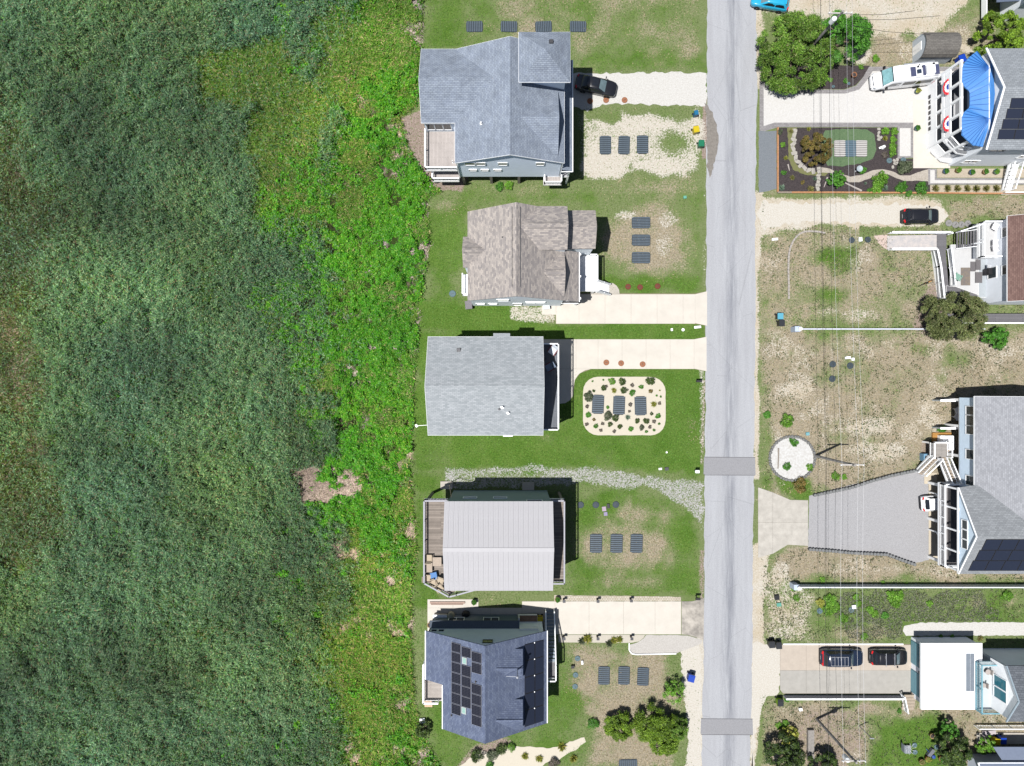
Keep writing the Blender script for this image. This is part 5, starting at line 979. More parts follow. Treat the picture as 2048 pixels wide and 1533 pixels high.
for yc in (-30.0, -35.4):
    hw, zb, za, xf = 1.6, 7.75, 9.15, 1.15; xb2 = xr_+(zr-za)/sR; xe2 = xr_+(zr-zb)/sR; d_ = MB()
    d_.slab([(xf,yc-hw,zb),(xf,yc,za),(xb2,yc,za),(xe2,yc-hw,zb)], .12); d_.slab([(xf,yc,za),(xf,yc+hw,zb),(xe2,yc+hw,zb),(xb2,yc,za)], .12); dr = obj('dormer', d_, SL_X, t)
    obj('dormer_wall', MB().add([(xf-.12,yc-hw+.2,zRt(xf-.12)-.1),(xf-.12,yc+hw-.2,zRt(xf-.12)-.1),(xf-.12,yc+hw-.2,zb-.05),(xf-.12,yc,za-.2),(xf-.12,yc-hw+.2,zb-.05),(xe2,yc-hw+.2,zb-.05),(xe2,yc+hw-.2,zb-.05)], [(0,1,2,3,4),(0,4,5),(1,6,2)]), PALE, dr)
    obj('ridge_cap', MB().bar((xb2+.2,yc,za+.03),(xf,yc,za+.03),.2,.05), SL_X, dr)
an = thing('roof_antenna', 'slim white antenna mast with two guy wires on the upper dormer', 'antenna', (.55,-30.0,9.1)); obj('mast', MB().tube([(.55,-30.0,9.05),(.55,-30.0,11.2)], .05, 8).lathe([(.12,0),(.12,.15),(.02,.2)], 10, (.55,-30.0,11.2)), STEEL, an)
for q in ((-.6,-30.9,8.8),(.9,-30.9,8.6)): obj('guy_wire', MB().tube([(.55,-30.0,11.1), q], .015, 5), WHITE, an)
deck(t, [(3.9,-31.6),(4.95,-31.6),(4.95,-33.4),(3.9,-33.4)], 3.2, GDK, name='side_landing'); railing(t, [(3.95,-33.35,3.2),(4.9,-33.35,3.2),(4.9,-31.6,3.2)], 1.0); stair(t, (4.42,-31.6,3.2), (4.42,-26.6,.1), 1.0, mk('slate_treads', (.16,.19,.22), .8, .1, 4), 15, True)
deck(t, [(.7,yt-.3),(2.9,yt-.3),(2.9,yt+.4),(.7,yt+.4)], 1.3, mk('brown_porch', (.18,.11,.07), .8, .2, 5), name='front_porch'); railing(t, [(.8,yt+.36,1.3),(.8,yt-.2,1.3)], .95); railing(t, [(.9,yt-.2,3.3),(2.9,yt-.2,3.3)], .9)
deck(t, [(xl1-.6,-31.9),(xl2-.2,-31.9),(xl2-.2,-36.4),(xl1-.6,-36.4)], 2.2, boards('pale_deck_boards', ob(206,196,188), 'x', .15, .06), name='back_deck'); railing(t, [(xl1-.55,-31.9,2.2),(xl1-.55,-36.3,2.2),(xl2-.9,-36.3,2.2)], .95, WHITEP, .16, cap=.2)
o = obj('back_steps', MB().box(xl1-.7,-37.2,.0,xl1+.2,-36.4,1.3).box(xl1-.7,-37.8,.0,xl1+.2,-37.2,.7), mk('tan_timber', (.42,.30,.2), .8, .2, 5), t)
# ------------------------------------------------------------------ house with the blue metal porch roof
BLUEM = mk('blue_metal_roof', ob(84,162,246), .5, .05, 1.5, spec=.5); G1, G2, GMo = ob(172,178,184), ob(190,196,202), ob(146,151,157)
GR_X = shingle('mid_grey_shingles_x', G1, G2, GMo, 'x', .2, .45, .02, .1); GR_Y = shingle('mid_grey_shingles_y', G1, G2, GMo, 'y', .2, .45, .02, .1); WSID = siding('white_house_siding', (.62,.65,.69))
t = thing('porch_house', 'white two-storey porch house with bright blue metal porch roof', 'house', (54, 30.5, 0))
wx, sy, ny_ = 51.3, 25.5, 35.7
obj('wall', MB().box(wx, sy, .1, 66, ny_, 7.2), WSID, t)
# main roof: west gable, ridge along x
ymid = 31.0; zr = 9.2; rz = 7.2
rf = obj('roof', MB().slab([(51.0,sy-.4,rz),(67,sy-.4,rz),(67,ymid,zr),(51.6,ymid,zr)], .16).slab([(51.6,ymid,zr),(67,ymid,zr),(67,ny_+.3,rz),(51.0,ny_+.3,rz)], .16), GR_X, t)
obj('gable_wall', MB().wallpoly([(51.75,sy+.2,7.2),(51.75,ny_-.2,7.2),(51.8,ymid,zr-.25)], (-1,0,0), .1), WSID, t)
obj('gable_trim', MB().bar((51.0,sy-.4,rz+.04),(51.55,ymid,zr+.05),.16,.12).bar((51.0,ny_+.3,rz+.04),(51.55,ymid,zr+.05),.16,.12), WHITE, rf)
sp = MB(); zz = lambda y: rz+(y-(sy-.4))*(zr-rz)/(ymid-sy+.4)
for k in range(4):
    for m_ in range(6):
        a, b = 26.1+k*.98, 26.1+(k+1)*.98-.03; q = 51.95+m_*1.75+k*.2; solar_panel(rf, [(q,a,zz(a)),(q+1.72,a,zz(a)),(q+1.72,b,zz(b)),(q,b,zz(b))], SOLARB, BLACKP, .06)
# blue porch roof made of separate pans
zo, zi = 6.6, 7.15; k66 = (1-zo/CAM_H)/PXM
out = [(1953,103),(1937,116),(1925,131),(1924,166),(1931,176),(1940,183),(1940,215),(1931,222),(1924,231),(1924,270),(1935,281),(1947,291),(1966,294)]
op = [XY(*q, zo) for q in out]; hub1 = P(1979,137,zi); hub2 = P(1979,238,zi); ridge_n = P(1988,172,zi+.3); br = obj('porch_roof', MB().slab([(p[0], p[1], zo-.06) for p in op]+[(51.4,28.0,7.2),(51.6,31,7.5),(51.4,33.7,7.2)], .08), BLUEM, t)
def lerp2(poly, n):
    out_ = []; L = [0]
    for a, b in zip(poly, poly[1:]): L.append(L[-1]+math.dist(a, b))
    for i in range(n+1):
        s_ = L[-1]*i/n; j_ = max(k for k in range(len(L)) if L[k] <= s_+1e-9); j_ = min(j_, len(poly)-2); f_ = (s_-L[j_])/(L[j_+1]-L[j_]); out_.append((poly[j_][0]+(poly[j_+1][0]-poly[j_][0])*f_, poly[j_][1]+(poly[j_+1][1]-poly[j_][1])*f_))
    return out_
def pans(edge, n, inner):
    e = lerp2(edge, n); ii_ = [inner(k/n) for k in range(n+1)]
    for k in range(n):
        a, b = Vector((*e[k], zo)), Vector((*e[k+1], zo)); c_, d_ = Vector(ii_[k+1]), Vector(ii_[k]); q = [a,b,c_,d_] if (c_-d_).length > .02 else [a,b,c_]
        o = obj('roof_pan', MB().slab(q, .05), BLUEM, br); obj('seam', MB().bar(a+Vector((0,0,.03)), d_+Vector((0,0,.03)), .045, .07), mk('blue_seam', ob(44,116,206), .5, .05), o)
pans(op[0:5], 12, lambda f: hub1); pans(op[4:8], 7, lambda f: hub1+(hub2-hub1)*f+Vector((0.35*math.sin(f*math.pi),0,.12*math.sin(f*math.pi)))); pans(op[7:13], 13, lambda f: hub2)
obj('porch_roof_back', MB().slab([hub1,(51.2,36.0,7.1),(51.6,34.6,7.3),(51.75,31,7.5),(51.6,28,7.3),(51.2,26.2,7.1),hub2], .05), BLUEM, br)
# porch: octagonal bays on both floors
ol = [XY(*q, zo) for q in [(1955,110),(1929,134),(1928,164),(1944,185),(1944,213),(1928,233),(1928,268),(1949,288),(1966,291)]]
bay = [(p[0]+.1, p[1]) for p in ol]; fp = bay+[(51.5,26.0),(51.5,35.4)]
deck(t, fp, 3.5, boards('porch_boards', ob(150,152,156), 'y', .15, .05), WHITE, name='upper_porch_floor'); deck(t, fp, .6, mk('porch_slab', (.45,.44,.42), .8, .08, 3), WHITE, name='lower_porch_floor')
front = [(48.85,35.0),(48.85,32.75),(48.85,29.3),(48.85,27.6),(49.9,26.4),(51.2,26.2)]
for z in (3.5,): railing(t, [(x,y,z) for x,y in front], 1.0, WHITE, .13)
o = obj('rail_panels', (lambda m: [m.bar((a[0]-.04,a[1],z+.5),(b[0]-.04,b[1],z+.5),.03,.86) for z in (3.5,) for a,b in zip(front[:4],front[1:4])] and m)(MB()), WHITE, t)
obj('base_panels', (lambda m: [m.bar((a[0]-.05,a[1],1.0),(b[0]-.05,b[1],1.0),.06,1.9) for a,b in zip(front,front[1:])] and m)(MB()), WHITE, t)
posts(t, front[:5]+[(48.85,31.0)], 0, zo-.1, WHITE, .13, 'column')
f = MB()
for a, b in zip(front, front[1:]): f.bar((*a, zo-.25), (*b, zo-.25), .16, .4); f.bar((*a, 3.2), (*b, 3.2), .2, .5)
obj('porch_beam', f, WHITE, t)
for y in (34.2,31.0,28.2): window(t, wx, y, 5.0, '-x', 1.6, 1.9); window(t, wx, y, 2.0, '-x', 1.4, 1.7)
obj('garage_grille', (lambda m: [m.box(48.7, 33.6-k*.62, .5, 48.76, 33.2-k*.62, .85) for k in range(7)] and m)(MB()), DARKM, t)
for x in (53.2,57.5): window(t, x, sy, 5.8, '-y', 1.7, .8, mull=1)
for x in (52.8,): window(t, x, sy, 1.8, '-y', 1.6, .8, mull=1)
window(t, 57.6, sy, 3.6, '-y', 1.0, .8)
bb = mk('bunting_blue', (.03,.06,.25), .7); rbm = mk('bunting_red', (.55,.03,.04), .7)
for k, yb_ in enumerate((33.0, 28.9)):
    b = thing('bunting', ['upper','lower'][k]+' of two red, white and blue buntings hung on the white porch rail', 'bunting', (48.7,yb_,4.5), 'buntings on the porch rail')
    for nm, r0_, r1_, mt in (('red_band',.62,.9,rbm),('white_band',.34,.62,WHITE),('blue_centre',0.02,.34,bb)):
        m = MB(); n = 12
        for i in range(n):
            a0, a1 = math.pi*i/n, math.pi*(i+1)/n; w0, w1 = .05+.05*(i % 2), .05+.05*((i+1) % 2)
            m.add([(48.66-w0-r0_*.25*math.sin(a0),yb_-r0_*math.cos(a0),4.52-r0_*math.sin(a0)*.75),(48.66-w0-r1_*.25*math.sin(a0),yb_-r1_*math.cos(a0),4.52-r1_*math.sin(a0)*.75),(48.66-w1-r1_*.25*math.sin(a1),yb_-r1_*math.cos(a1),4.52-r1_*math.sin(a1)*.75),(48.66-w1-r0_*.25*math.sin(a1),yb_-r0_*math.cos(a1),4.52-r0_*math.sin(a1)*.75)], [(0,1,2,3)])
        obj(nm, m, mt, b, normals=False)
st = thing('side_gate_stair', 'small white railed steps south of the blue-roofed porch house', 'steps', (58.0,24.0,0)); stair(st, (58.0,25.3,1.5), (58.0,22.6,.1), 1.0, WHITEP, 7, True); obj('fence_rail', MB().bar((57.4,22.2,.9),(62,22.2,.9),.1,.1).bar((57.4,22.2,.2),(62,22.2,.2),.1,.1), WHITE, st)

# ------------------------------------------------------------------ white house with the brown roof, its decks and ramp
BR1, BR2 = ob(136,108,101), ob(160,130,121); BROWN = shingle('brown_shingles', BR1, BR2, ob(104,78,71), 'y', .15, .35, .01, .1)
t = thing('deck_house', 'white house with brown shingle roof behind stepped grey decks', 'house', (57.5, 14.2, 0))
gwalls(t, 'y', 9.2, 18.2, 54.9, 66, .1, 5.3, 8.4, WSID); gable(t, 'y', 9.0, 18.4, 54.55, 66.4, 5.4, 8.6, BROWN, fascia=WHITE)
CDK = boards('composite_boards', ob(140,138,142), 'x', .15, .06); WDK = mk('white_vinyl_deck', ob(238,238,238), .6, .03, 2)
deck(t, [XY(1903,490,1.2),XY(1958,490,1.2),XY(1958,590,1.2),XY(1903,570,1.2)], 1.2, WDK); deck(t, [XY(1958,505,1.3),XY(1985,505,1.3),XY(1985,595,1.3),XY(1958,595,1.3)], 1.3, mk('pale_blue_deck', ob(200,208,214), .7, .04), name='inner_deck')
deck(t, [XY(1893,572,1.05),XY(1958,580,1.05),XY(1958,612,1.05),XY(1893,612,1.05)], 1.05, CDK, name='lower_deck')
deck(t, [XY(1957,447,3.2),XY(2016,447,3.2),XY(2016,516,3.2),XY(1957,516,3.2)], 3.2, WDK, name='balcony'); a = [P(1957,447,3.2),P(1957,516,3.2),P(2012,516,3.2)]; railing(t, [P(2012,447,3.2)]+a, 1.0, WHITE); obj('balcony_skirt', MB().bar(P(1957,447,2.2),P(1957,516,2.2),.06,2.0).bar(P(1957,516,2.2),P(2005,516,2.2),.06,2.0), WHITE, t)
stair(t, P(1956,476,3.1), P(1912,482,1.25), 1.9, CDK, 8, False); railing(t, [P(1956,452,3.2),P(1912,466,1.25)], .95); railing(t, [P(1956,488,3.2),P(1930,492,1.25)], .95)
for q in ((1923,537,22,36),(1930,554,18,36)): p = P(q[0],q[1],1.2)
for y in (12.6,16.8): window(t, 54.9, y, 2.4, '-x', 1.2, 1.4); window(t, 54.9, y, 4.5, '-x', 1.0, .9)
rp = thing('access_ramp', 'long white-railed access ramp leading from the lawn to the grey deck', 'ramp', (*XY(1800,487),0))
A, B = P(1775,487,.05), P(1888,487,.85); r_ = MB(); r_.slab([P(1774,472,.06),P(1874,470,.8),P(1874,500,.8),P(1774,500,.06)], .06); obj('ramp_floor', r_, mk('worn_white_boards', ob(238,228,222), .8, 0, 2.5, col2=ob(206,204,206)), rp)
obj('landing', MB().slab([P(1874,468,.85),P(1893,468,.85),P(1893,500,.85),P(1874,500,.85)], .08), CDK, rp); obj('walk', MB().slab([P(1876,500,.86),P(1891,500,.86),P(1899,596,1.0),P(1884,596,1.0)], .08), CDK, rp)
railing(rp, [P(1777,468,.1),P(1893,468,.85),P(1896,470,.85)], .9, WHITE, .14, cap=.2); railing(rp, [P(1777,501,.1),P(1866,501,.8),P(1873,535,.9),P(1880,598,1.0)], .9, WHITE, .14, cap=.2); railing(rp, [P(1894,500,.85),P(1902,572,1.0)], .9, WHITE, .14, cap=.16)
obj('skirt', MB().bar(P(1777,467,.3),P(1893,467,.45),.05,.8).bar(P(1866,502,.4),P(1880,598,.45),.05,.9), WHITE, rp)
one('ramp_apron', MB().slab([P(*q,.04) for q in ((1748,472),(1768,470),(1775,470),(1775,500),(1768,496),(1758,488))], .05), mk('pink_concrete', ob(240,216,204), .9, .04), 'pale pink concrete apron at the foot of the access ramp', 'apron', P(1762,482))
obj('porch_walk', MB().slab([(50.2,8.0,1.6),(66,8.0,1.6),(66,6.9,1.6),(50.2,6.9,1.6)], .1), CDK, t); railing(t, [(50.2,6.85,1.6),(66,6.85,1.6)], .9, WHITE, .2)

# ------------------------------------------------------------------ grey-roofed house with the west gable
R3Y = shingle('pale_grey_shingles_y', ob(178,180,186), ob(200,202,208), ob(160,161,166), 'y', .15, .3, .01, .06); R3X = shingle('pale_grey_shingles_x', ob(172,176,180), ob(194,198,202), ob(146,150,154), 'x', .16, .36, .014, .08)
SKY = siding('sky_blue_siding', (.48,.58,.68)); t = thing('gable_house', 'sky-blue house with pale grey roof, white balcony and open carport', 'house', (54, -11, 0))
gwalls(t, 'y', -11.8, -1.65, 50.75, 61.2, 3.0, 6.1, 9.0, SKY); gable(t, 'y', -14.5, -1.45, 50.4, 61.6, 6.2, 9.2, R3Y, fascia=WHITE)
yc, zr, ze = -16.1, 9.2, 6.2
rf = obj('cross_roof', MB().slab([(48.65,-20.8,ze),(63,-20.8,ze),(63,yc,zr),(48.7,yc,zr)], .14), R3X, t); obj('cross_roof', MB().slab([(48.7,yc,zr),(57.5,yc,zr),(51.2,-11.0,ze+.1),(48.65,-11.4,ze)], .14), R3X, t)
obj('gable_wall', MB().wallpoly([(48.8,-20.5,6.0),(48.8,-11.7,6.0),(48.8,-11.7,6.25),(48.8,yc,zr-.1),(48.8,-20.5,6.25)], (-1,0,0), .1), SKY, t); obj('gable_trim', MB().bar((48.65,-20.8,ze+.0),(48.68,yc,zr+.0),.1,.12).bar((48.65,-11.4,ze+.0),(48.68,yc,zr+.0),.1,.12).bar((48.65,-20.8,ze-.1),(48.65,-11.4,ze-.1),.1,.2), WHITE, t)
zz = lambda y: ze+(y+20.8)*(zr-ze)/4.7
for k in range(3):
    for m_ in range(7):
        a, b = -20.35+k*1.33, -20.35+(k+1)*1.33-.03; q = 49.5+m_*1.75+k*.15; solar_panel(rf, [(q,a,zz(a)),(q+1.72,a,zz(a)),(q+1.72,b,zz(b)),(q,b,zz(b))], SOLARB, BLACKP, .06)
for k in (-1.05,0,1.05): window(t, 48.78, yc+k-.2, 7.1, '-x', .9, .9)
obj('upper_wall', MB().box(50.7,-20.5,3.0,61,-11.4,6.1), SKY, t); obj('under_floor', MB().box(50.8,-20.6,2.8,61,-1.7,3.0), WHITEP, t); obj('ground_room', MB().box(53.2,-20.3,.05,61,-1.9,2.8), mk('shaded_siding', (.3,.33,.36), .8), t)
for y, w in ((-3.05,.9),(-4.15,1.1),(-5.2,.9),(-7.9,1.0),(-10.8,1.0)): window(t, 50.75, y, 5.0, '-x', w, 1.5)
deck(t, [(48.5,-20.7),(50.7,-20.7),(50.7,-11.3),(48.5,-11.3)], 3.0, boards('balcony_boards', ob(150,146,146), 'y', .15, .06), WHITE, 'balcony'); railing(t, [(50.6,-11.4,3.0),(48.55,-11.4,3.0),(48.55,-20.65,3.0),(50.6,-20.65,3.0)], 1.0, WHITE, .13, cap=.16)
posts(t, [(48.75,y) for y in (-11.6,-13.8,-16.2,-18.5,-20.5)], 3.0, 6.1, WHITE, .09, 'column'); posts(t, [(49.0,y) for y in (-11.7,-15.9,-20.4)]+[(51.0,y) for y in (-1.9,-4.9,-8.3)], 0, 2.85, WHITEP, .14, 'column')
for y in (-12.8,-17.2): obj('brace', MB().bar((49.0,y-1.0,2.8),(49.0,y,1.6),.12,.12).bar((49.0,y,1.6),(49.0,y,0),.14,.14), WHITEP, t)
for y in (-15.5,-18.0): window(t, 50.7, y, 4.2, '-x', 1.6, 1.8)
stt = obj('stair_landing', MB().slab([(48.2,-6.8,1.6),(50.2,-6.8,1.6),(50.2,-8.6,1.6),(48.2,-8.6,1.6)], .1), boards('landing_boards', ob(188,182,176), 'x', .15, .05), t)
railing(t, [(48.2,-8.6,1.6),(48.2,-6.8,1.6),(50.2,-6.8,1.6),(50.2,-8.5,1.6)], 1.0, WHITE, .15); stair(t, (48.7,-8.6,1.6),(47.7,-10.6,.1), 1.0, TIMBER, 8, True); stair(t, (50.0,-11.4,3.0),(49.6,-8.6,1.6), .95, TIMBER, 8, True)
posts(t, [(48.3,-6.9),(50.1,-6.9),(48.3,-8.5),(50.1,-8.5)], 0, 1.55, WHITEP, .09)
wl = thing('screen_wall', 'upper of two low white screen walls beside the sky-blue house', 'wall', (49.8,-2.0,0)); obj('panel', MB().box(49.4,-2.1,0,52,-1.95,1.7), mk('grey_panel', (.3,.33,.34), .7), wl); obj('cap', MB().box(49.35,-2.14,1.7,52,-1.9,1.8), WHITE, wl)
wl = thing('screen_wall', 'lower of two low white screen walls beside the sky-blue house', 'wall', (49.8,-5.1,0)); obj('panel', MB().box(49.4,-5.3,0,52,-5.15,1.7), MATS['grey_panel'], wl); obj('cap', MB().box(49.35,-5.34,1.7,52,-5.1,1.8), WHITE, wl)

# ------------------------------------------------------------------ house with the flat white roof
AQUA = mk('aqua_paint', ob(150,206,222), .6, .06, 2); WROOF = mk('white_roof_membrane', (.82,.82,.82), .6, .02, 1); DGX = shingle('slate_grey_shingles', ob(130,136,144), ob(152,158,166), ob(104,108,116), 'x', .2, .45, .02, .08)
t = thing('flat_roof_house', 'white house with flat white garage roof and aqua trim', 'house', (52,-33.3,0))
obj('garage_wall', MB().box(46.95,-36.8,0,53.4,-29.85,2.75), WSID, t); obj('flat_roof', MB().box(46.5,-37.0,2.75,53.4,-29.6,2.92), WROOF, t); obj('roof_edge', MB().box(46.44,-37.06,2.68,46.5,-29.54,2.96).box(46.5,-37.06,2.68,53.4,-37.0,2.96).box(46.5,-29.6,2.68,53.4,-29.54,2.96), WHITE, t)
for y in (-31.5,-34.9):
    gd = obj('garage_door', MB().box(46.9,y-1.35,.05,46.95,y+1.35,2.3), AQUA, t)
    for k in range(4): obj('door_panel', MB().box(46.86,y-1.3,.1+k*.55,46.9,y+1.3,.1+k*.55+.5), AQUA, gd)
    obj('door_window', MB().box(46.84,y-1.2,1.82,46.858,y+1.2,2.15), GLASS, gd)
obj('garage_lamp', MB().box(46.7,-33.35,1.9,46.95,-33.1,2.2), DARKM, t)
obj('upper_wall', MB().box(54.6,-36.7,0,66,-31.2,6.0), WSID, t); deck(t, [(52.6,-37.0),(54.9,-37.0),(54.9,-31.6),(52.6,-31.6)], 3.05, mk('white_balcony', ob(232,240,242), .6, .03), AQUA, 'balcony')
LAT = MB()
for k in range(26): y = -31.7-k*.2; LAT.bar((52.62,y,3.1),(52.62,y-.5,4.05),.02,.04); LAT.bar((52.60,y-.5,3.1),(52.60,y,4.05),.02,.04)
bl = obj('balcony_railing', MB().bar((52.6,-31.6,4.1),(52.6,-37.0,4.1),.14,.08).bar((52.6,-31.6,3.1),(52.6,-37.0,3.1),.08,.08).bar((52.6,-31.6,4.1),(54.6,-31.6,4.1),.14,.08).bar((52.6,-37.0,4.1),(54.6,-37.0,4.1),.14,.08).box(52.55,-31.65,3.0,52.65,-31.55,4.2).box(52.55,-37.05,3.0,52.65,-36.95,4.2).box(52.55,-34.35,3.0,52.65,-34.25,4.2), AQUA, t); obj('lattice', LAT, AQUA, bl, kind='stuff')
mb = MB()
for k in range(10): x = 52.7+k*.19; mb.bar((x,-31.6,3.1),(x+.19,-31.6,4.05),.02,.04).bar((x,-37.0,3.1),(x+.19,-37.0,4.05),.02,.04)
obj('side_lattice', mb, AQUA, bl, kind='stuff')
yc, ze, zr = -33.95, 6.0, 7.9
obj('gable_wall', MB().wallpoly([(54.25,-36.75,3.0),(54.25,-31.15,3.0),(54.25,-31.15,ze-.1),(54.25,yc,zr-.2),(54.25,-36.75,ze-.1)], (-1,0,0), .1), WHITE, t)
rf = gable(t, 'x', 54.0, 66, -37.0, -30.9, ze, zr, DGX, ridge_at=yc); obj('gable_trim', MB().bar((54.0,-37.0,ze+.02),(54.0,yc,zr+.03),.14,.14).bar((54.0,-30.9,ze+.02),(54.0,yc,zr+.03),.14,.14), mk('pale_blue_trim', ob(196,214,226), .6), t)
for y in (-33.3,-34.6): window(t, 54.24, y, 4.7, '-x', 1.15, 2.0, WHITE, mk('teal_glass', (.03,.14,.18), .08))
obj('roof_mat', MB().box(52.05,-35.0,2.92,52.5,-30.7,2.935).box(51.55,-35.0,2.92,52.03,-30.7,2.935), mk('grey_felt', ob(150,160,172), .9, .08, 2), t)
for k, (x, y, r_) in enumerate(((53.7,-32.6,.3),(53.2,-34.1,.25))):
    b = thing('balcony_chair', ['upper','lower'][k]+' grey round chair on the white balcony behind the flat roof', 'chair', (x,y,3.05), 'chairs on the white balcony'); obj('seat', MB().lathe([(r_,.38),(r_*1.05,.45),(r_*.9,.47)], 12, (x,y,3.05)), mk('grey_wicker', (.28,.25,.23), .8), b); obj('leg', MB().lathe([(r_*.8,0),(r_*.7,.38)], 8, (x,y,3.05)), DARKM, b); obj('backrest', MB().bar((x+.25,y-.25,3.7),(x+.3,y+.3,3.7),.08,.4), MATS['grey_wicker'], b)
sp_ = thing('garden_steps', 'short flight of pale timber steps with white rail beside the garage', 'steps', (*XY(1814,1402),0)); tm = mesh_of('step', MB().box(-.72,-.16,0,.72,.16,.12), mk('step_timber', ob(206,190,170), .85)); fixn(tm)
for k in range(5): piece('step', tm, sp_, (*XY(1814,1388+k*7), .55-k*.12))
railing(sp_, [P(1801,1388,.5),P(1808,1420,.05)], .95, WHITE, .15); obj('stringer', MB().bar(P(1824,1386,.5),P(1824,1420,.0),.08,.2), TIMBER, sp_)
# ------------------------------------------------------------------ corner houses cut by the frame
t = thing('corner_house', 'house corner with grey roof and shaded patio at the bottom right', 'house', (58,-45.5,0)); LAV = mk('lavender_grey_roof', ob(140,152,176), .8, .06, 3)
obj('wall', MB().box(53.6,-50,0,66,-43.6,2.9), siding('dusky_siding', (.34,.37,.43)), t); obj('roof', MB().slab([(52.9,-43.1,3.0),(66,-43.1,3.0),(66,-50,4.6),(54.5,-50,4.6)], .15), LAV, t); obj('fascia', MB().bar((52.9,-43.1,2.95),(54.5,-50,4.55),.1,.2).bar((52.9,-43.1,2.93),(66,-43.1,2.93),.08,.18), WHITE, t); obj('patio_cover', MB().slab([(55.0,-41.6,2.4),(66,-41.6,2.4),(66,-43.2,2.6),(56.0,-43.2,2.6)], .1), LAV, t)
obj('patio', MB().slab([(54.6,-41.1,.15),(66,-41.1,.15),(66,-42.4,.15),(54.6,-42.4,.15)], .18), CREAM2, t); railing(t, [(54.3,-40.2,.1),(66,-40.2,.1)], 1.0, WHITEP, .2)
t = thing('corner_house', 'bright blue roofed house at the top right corner behind an evergreen', 'house', (62,45.5,0)); obj('wall', MB().box(57.4,42.6,0,68,52,5.6), WSID, t); obj('roof', MB().slab([(56.7,42.2,5.7),(68,42.2,5.7),(68,52,7.5),(57.6,52,7.5)], .15), mk('light_blue_metal', ob(92,160,226), .45, .05), t); obj('porch_roof', MB().slab([(55.0,43.2,3.0),(57.5,43.2,3.3),(57.5,52,3.3),(55.0,52,3.0)], .12), mk('porch_grey', ob(110,124,146), .8), t); obj('white_rail', MB().bar((54.9,42.6,1.0),(54.9,52,1.0),.1,.9), WHITE, t)

# ------------------------------------------------------------------ barrel-roofed shed
t = thing('garden_shed', 'small grey shed with rounded barrel roof near the camper van', 'shed', (*XY(1862,105),0)); SH = shingle('brown_grey_shingles', ob(132,128,124), ob(150,146,140), ob(108,104,100), 'x', .16, .4, .015, .1); pr = [(-1.4,0,1.9),(-1.25,0,2.35),(-.9,0,2.75),(-.45,0,3.0),(0,0,3.08),(.45,0,3.0),(.9,0,2.75),(1.25,0,2.35),(1.4,0,1.9)]
c0 = P(1862,106,0); xa_, xb_ = c0.x-2.2, c0.x+1.6; rv = []
for x in (xa_-.1, xb_+.1): rv += [(x, c0.y+q[0], q[2]) for q in pr]
obj('roof', MB().add(rv+[(v[0],v[1],v[2]-.08) for v in rv], [(i,i+1,i+10,i+9) for i in range(8)]+[(18+i+9,18+i+10,18+i+1,18+i) for i in range(8)]+[(i,i+18,i+19,i+1) for i in range(8)]+[(i+9,i+10,i+28,i+27) for i in range(8)]+[(0,9,27,18),(8,26,35,17)]), SH, t)
wv = []
for x in (xa_, xb_): wv += [(x,c0.y-1.3,0),(x,c0.y+1.3,0)]+[(x,c0.y+q[0]*.93,q[2]-.1) for q in pr[::-1]]
n_ = 11; obj('wall', MB().add(wv, [tuple(range(n_)), tuple(range(2*n_-1,n_-1,-1)), (0,n_,n_+1,1), (1,n_+1,n_+2,2), (n_-1,2*n_-1,n_,0)]), mk('pale_grey_boards', (.40,.44,.48), .8), t); obj('door', MB().box(xa_-.05,c0.y-.5,.1,xa_,c0.y+.5,1.9), WHITEP, t)
# ------------------------------------------------------------------ vehicles
def paintmat(name, col, rough=.25): return mk(name, col, rough, .05, 2, spec=.5, coat=.6)
CARGLASS = mk('car_glass', (.10,.14,.15), .06, .2, 2, spec=.6); DARKGLASS = mk('dark_car_glass', (.012,.014,.018), .08, .2, 2, spec=.5); TYRE = mk('tyre_rubber', (.012,.012,.012), .85, .2, 6); RIM = mk('wheel_rim', (.35,.35,.36), .35, .1, 4, .7); REDL = mk('tail_lamp', (.45,.01,.012), .2, .1, 3); CLEARL = mk('head_lamp', (.28,.30,.33), .12, .1, 3)
def loft(stations, prof):
    """stations: (x, half width, floor z, belt z, crown) ; prof: list of (width factor, height factor)"""
    mb = MB(); n = len(prof); full = []; 
    for x, w, z0, z1, cr in stations:
        ring = [(x, w*a, z0+(z1-z0)*min(b,1)+cr*max(0,b-1)) for a, b in prof]; full.append([(p[0],-p[1],p[2]) for p in ring]+[p for p in ring[::-1] if abs(p[1]) > 1e-6])
    m = len(full[0]); vs = [p for r_ in full for p in r_]; fs = []
    for i in range(len(full)-1):
        for k in range(m): fs.append((i*m+k, i*m+(k+1)%m, (i+1)*m+(k+1)%m, (i+1)*m+k))
    fs.append(tuple(range(m))[::-1]); fs.append(tuple((len(full)-1)*m+k for k in range(m))); return mb.add(vs, fs)
BODYP = [(.80,0),(.97,.12),(1.0,.45),(.985,.75),(.93,.97),(.80,1.35),(.45,1.85),(0,2.0)]
def xf(mb, pos, a):
    c, s_ = math.cos(a), math.sin(a); mb.v = [(pos[0]+v[0]*c-v[1]*s_, pos[1]+v[0]*s_+v[1]*c, pos[2]+v[2]) for v in mb.v]; return mb
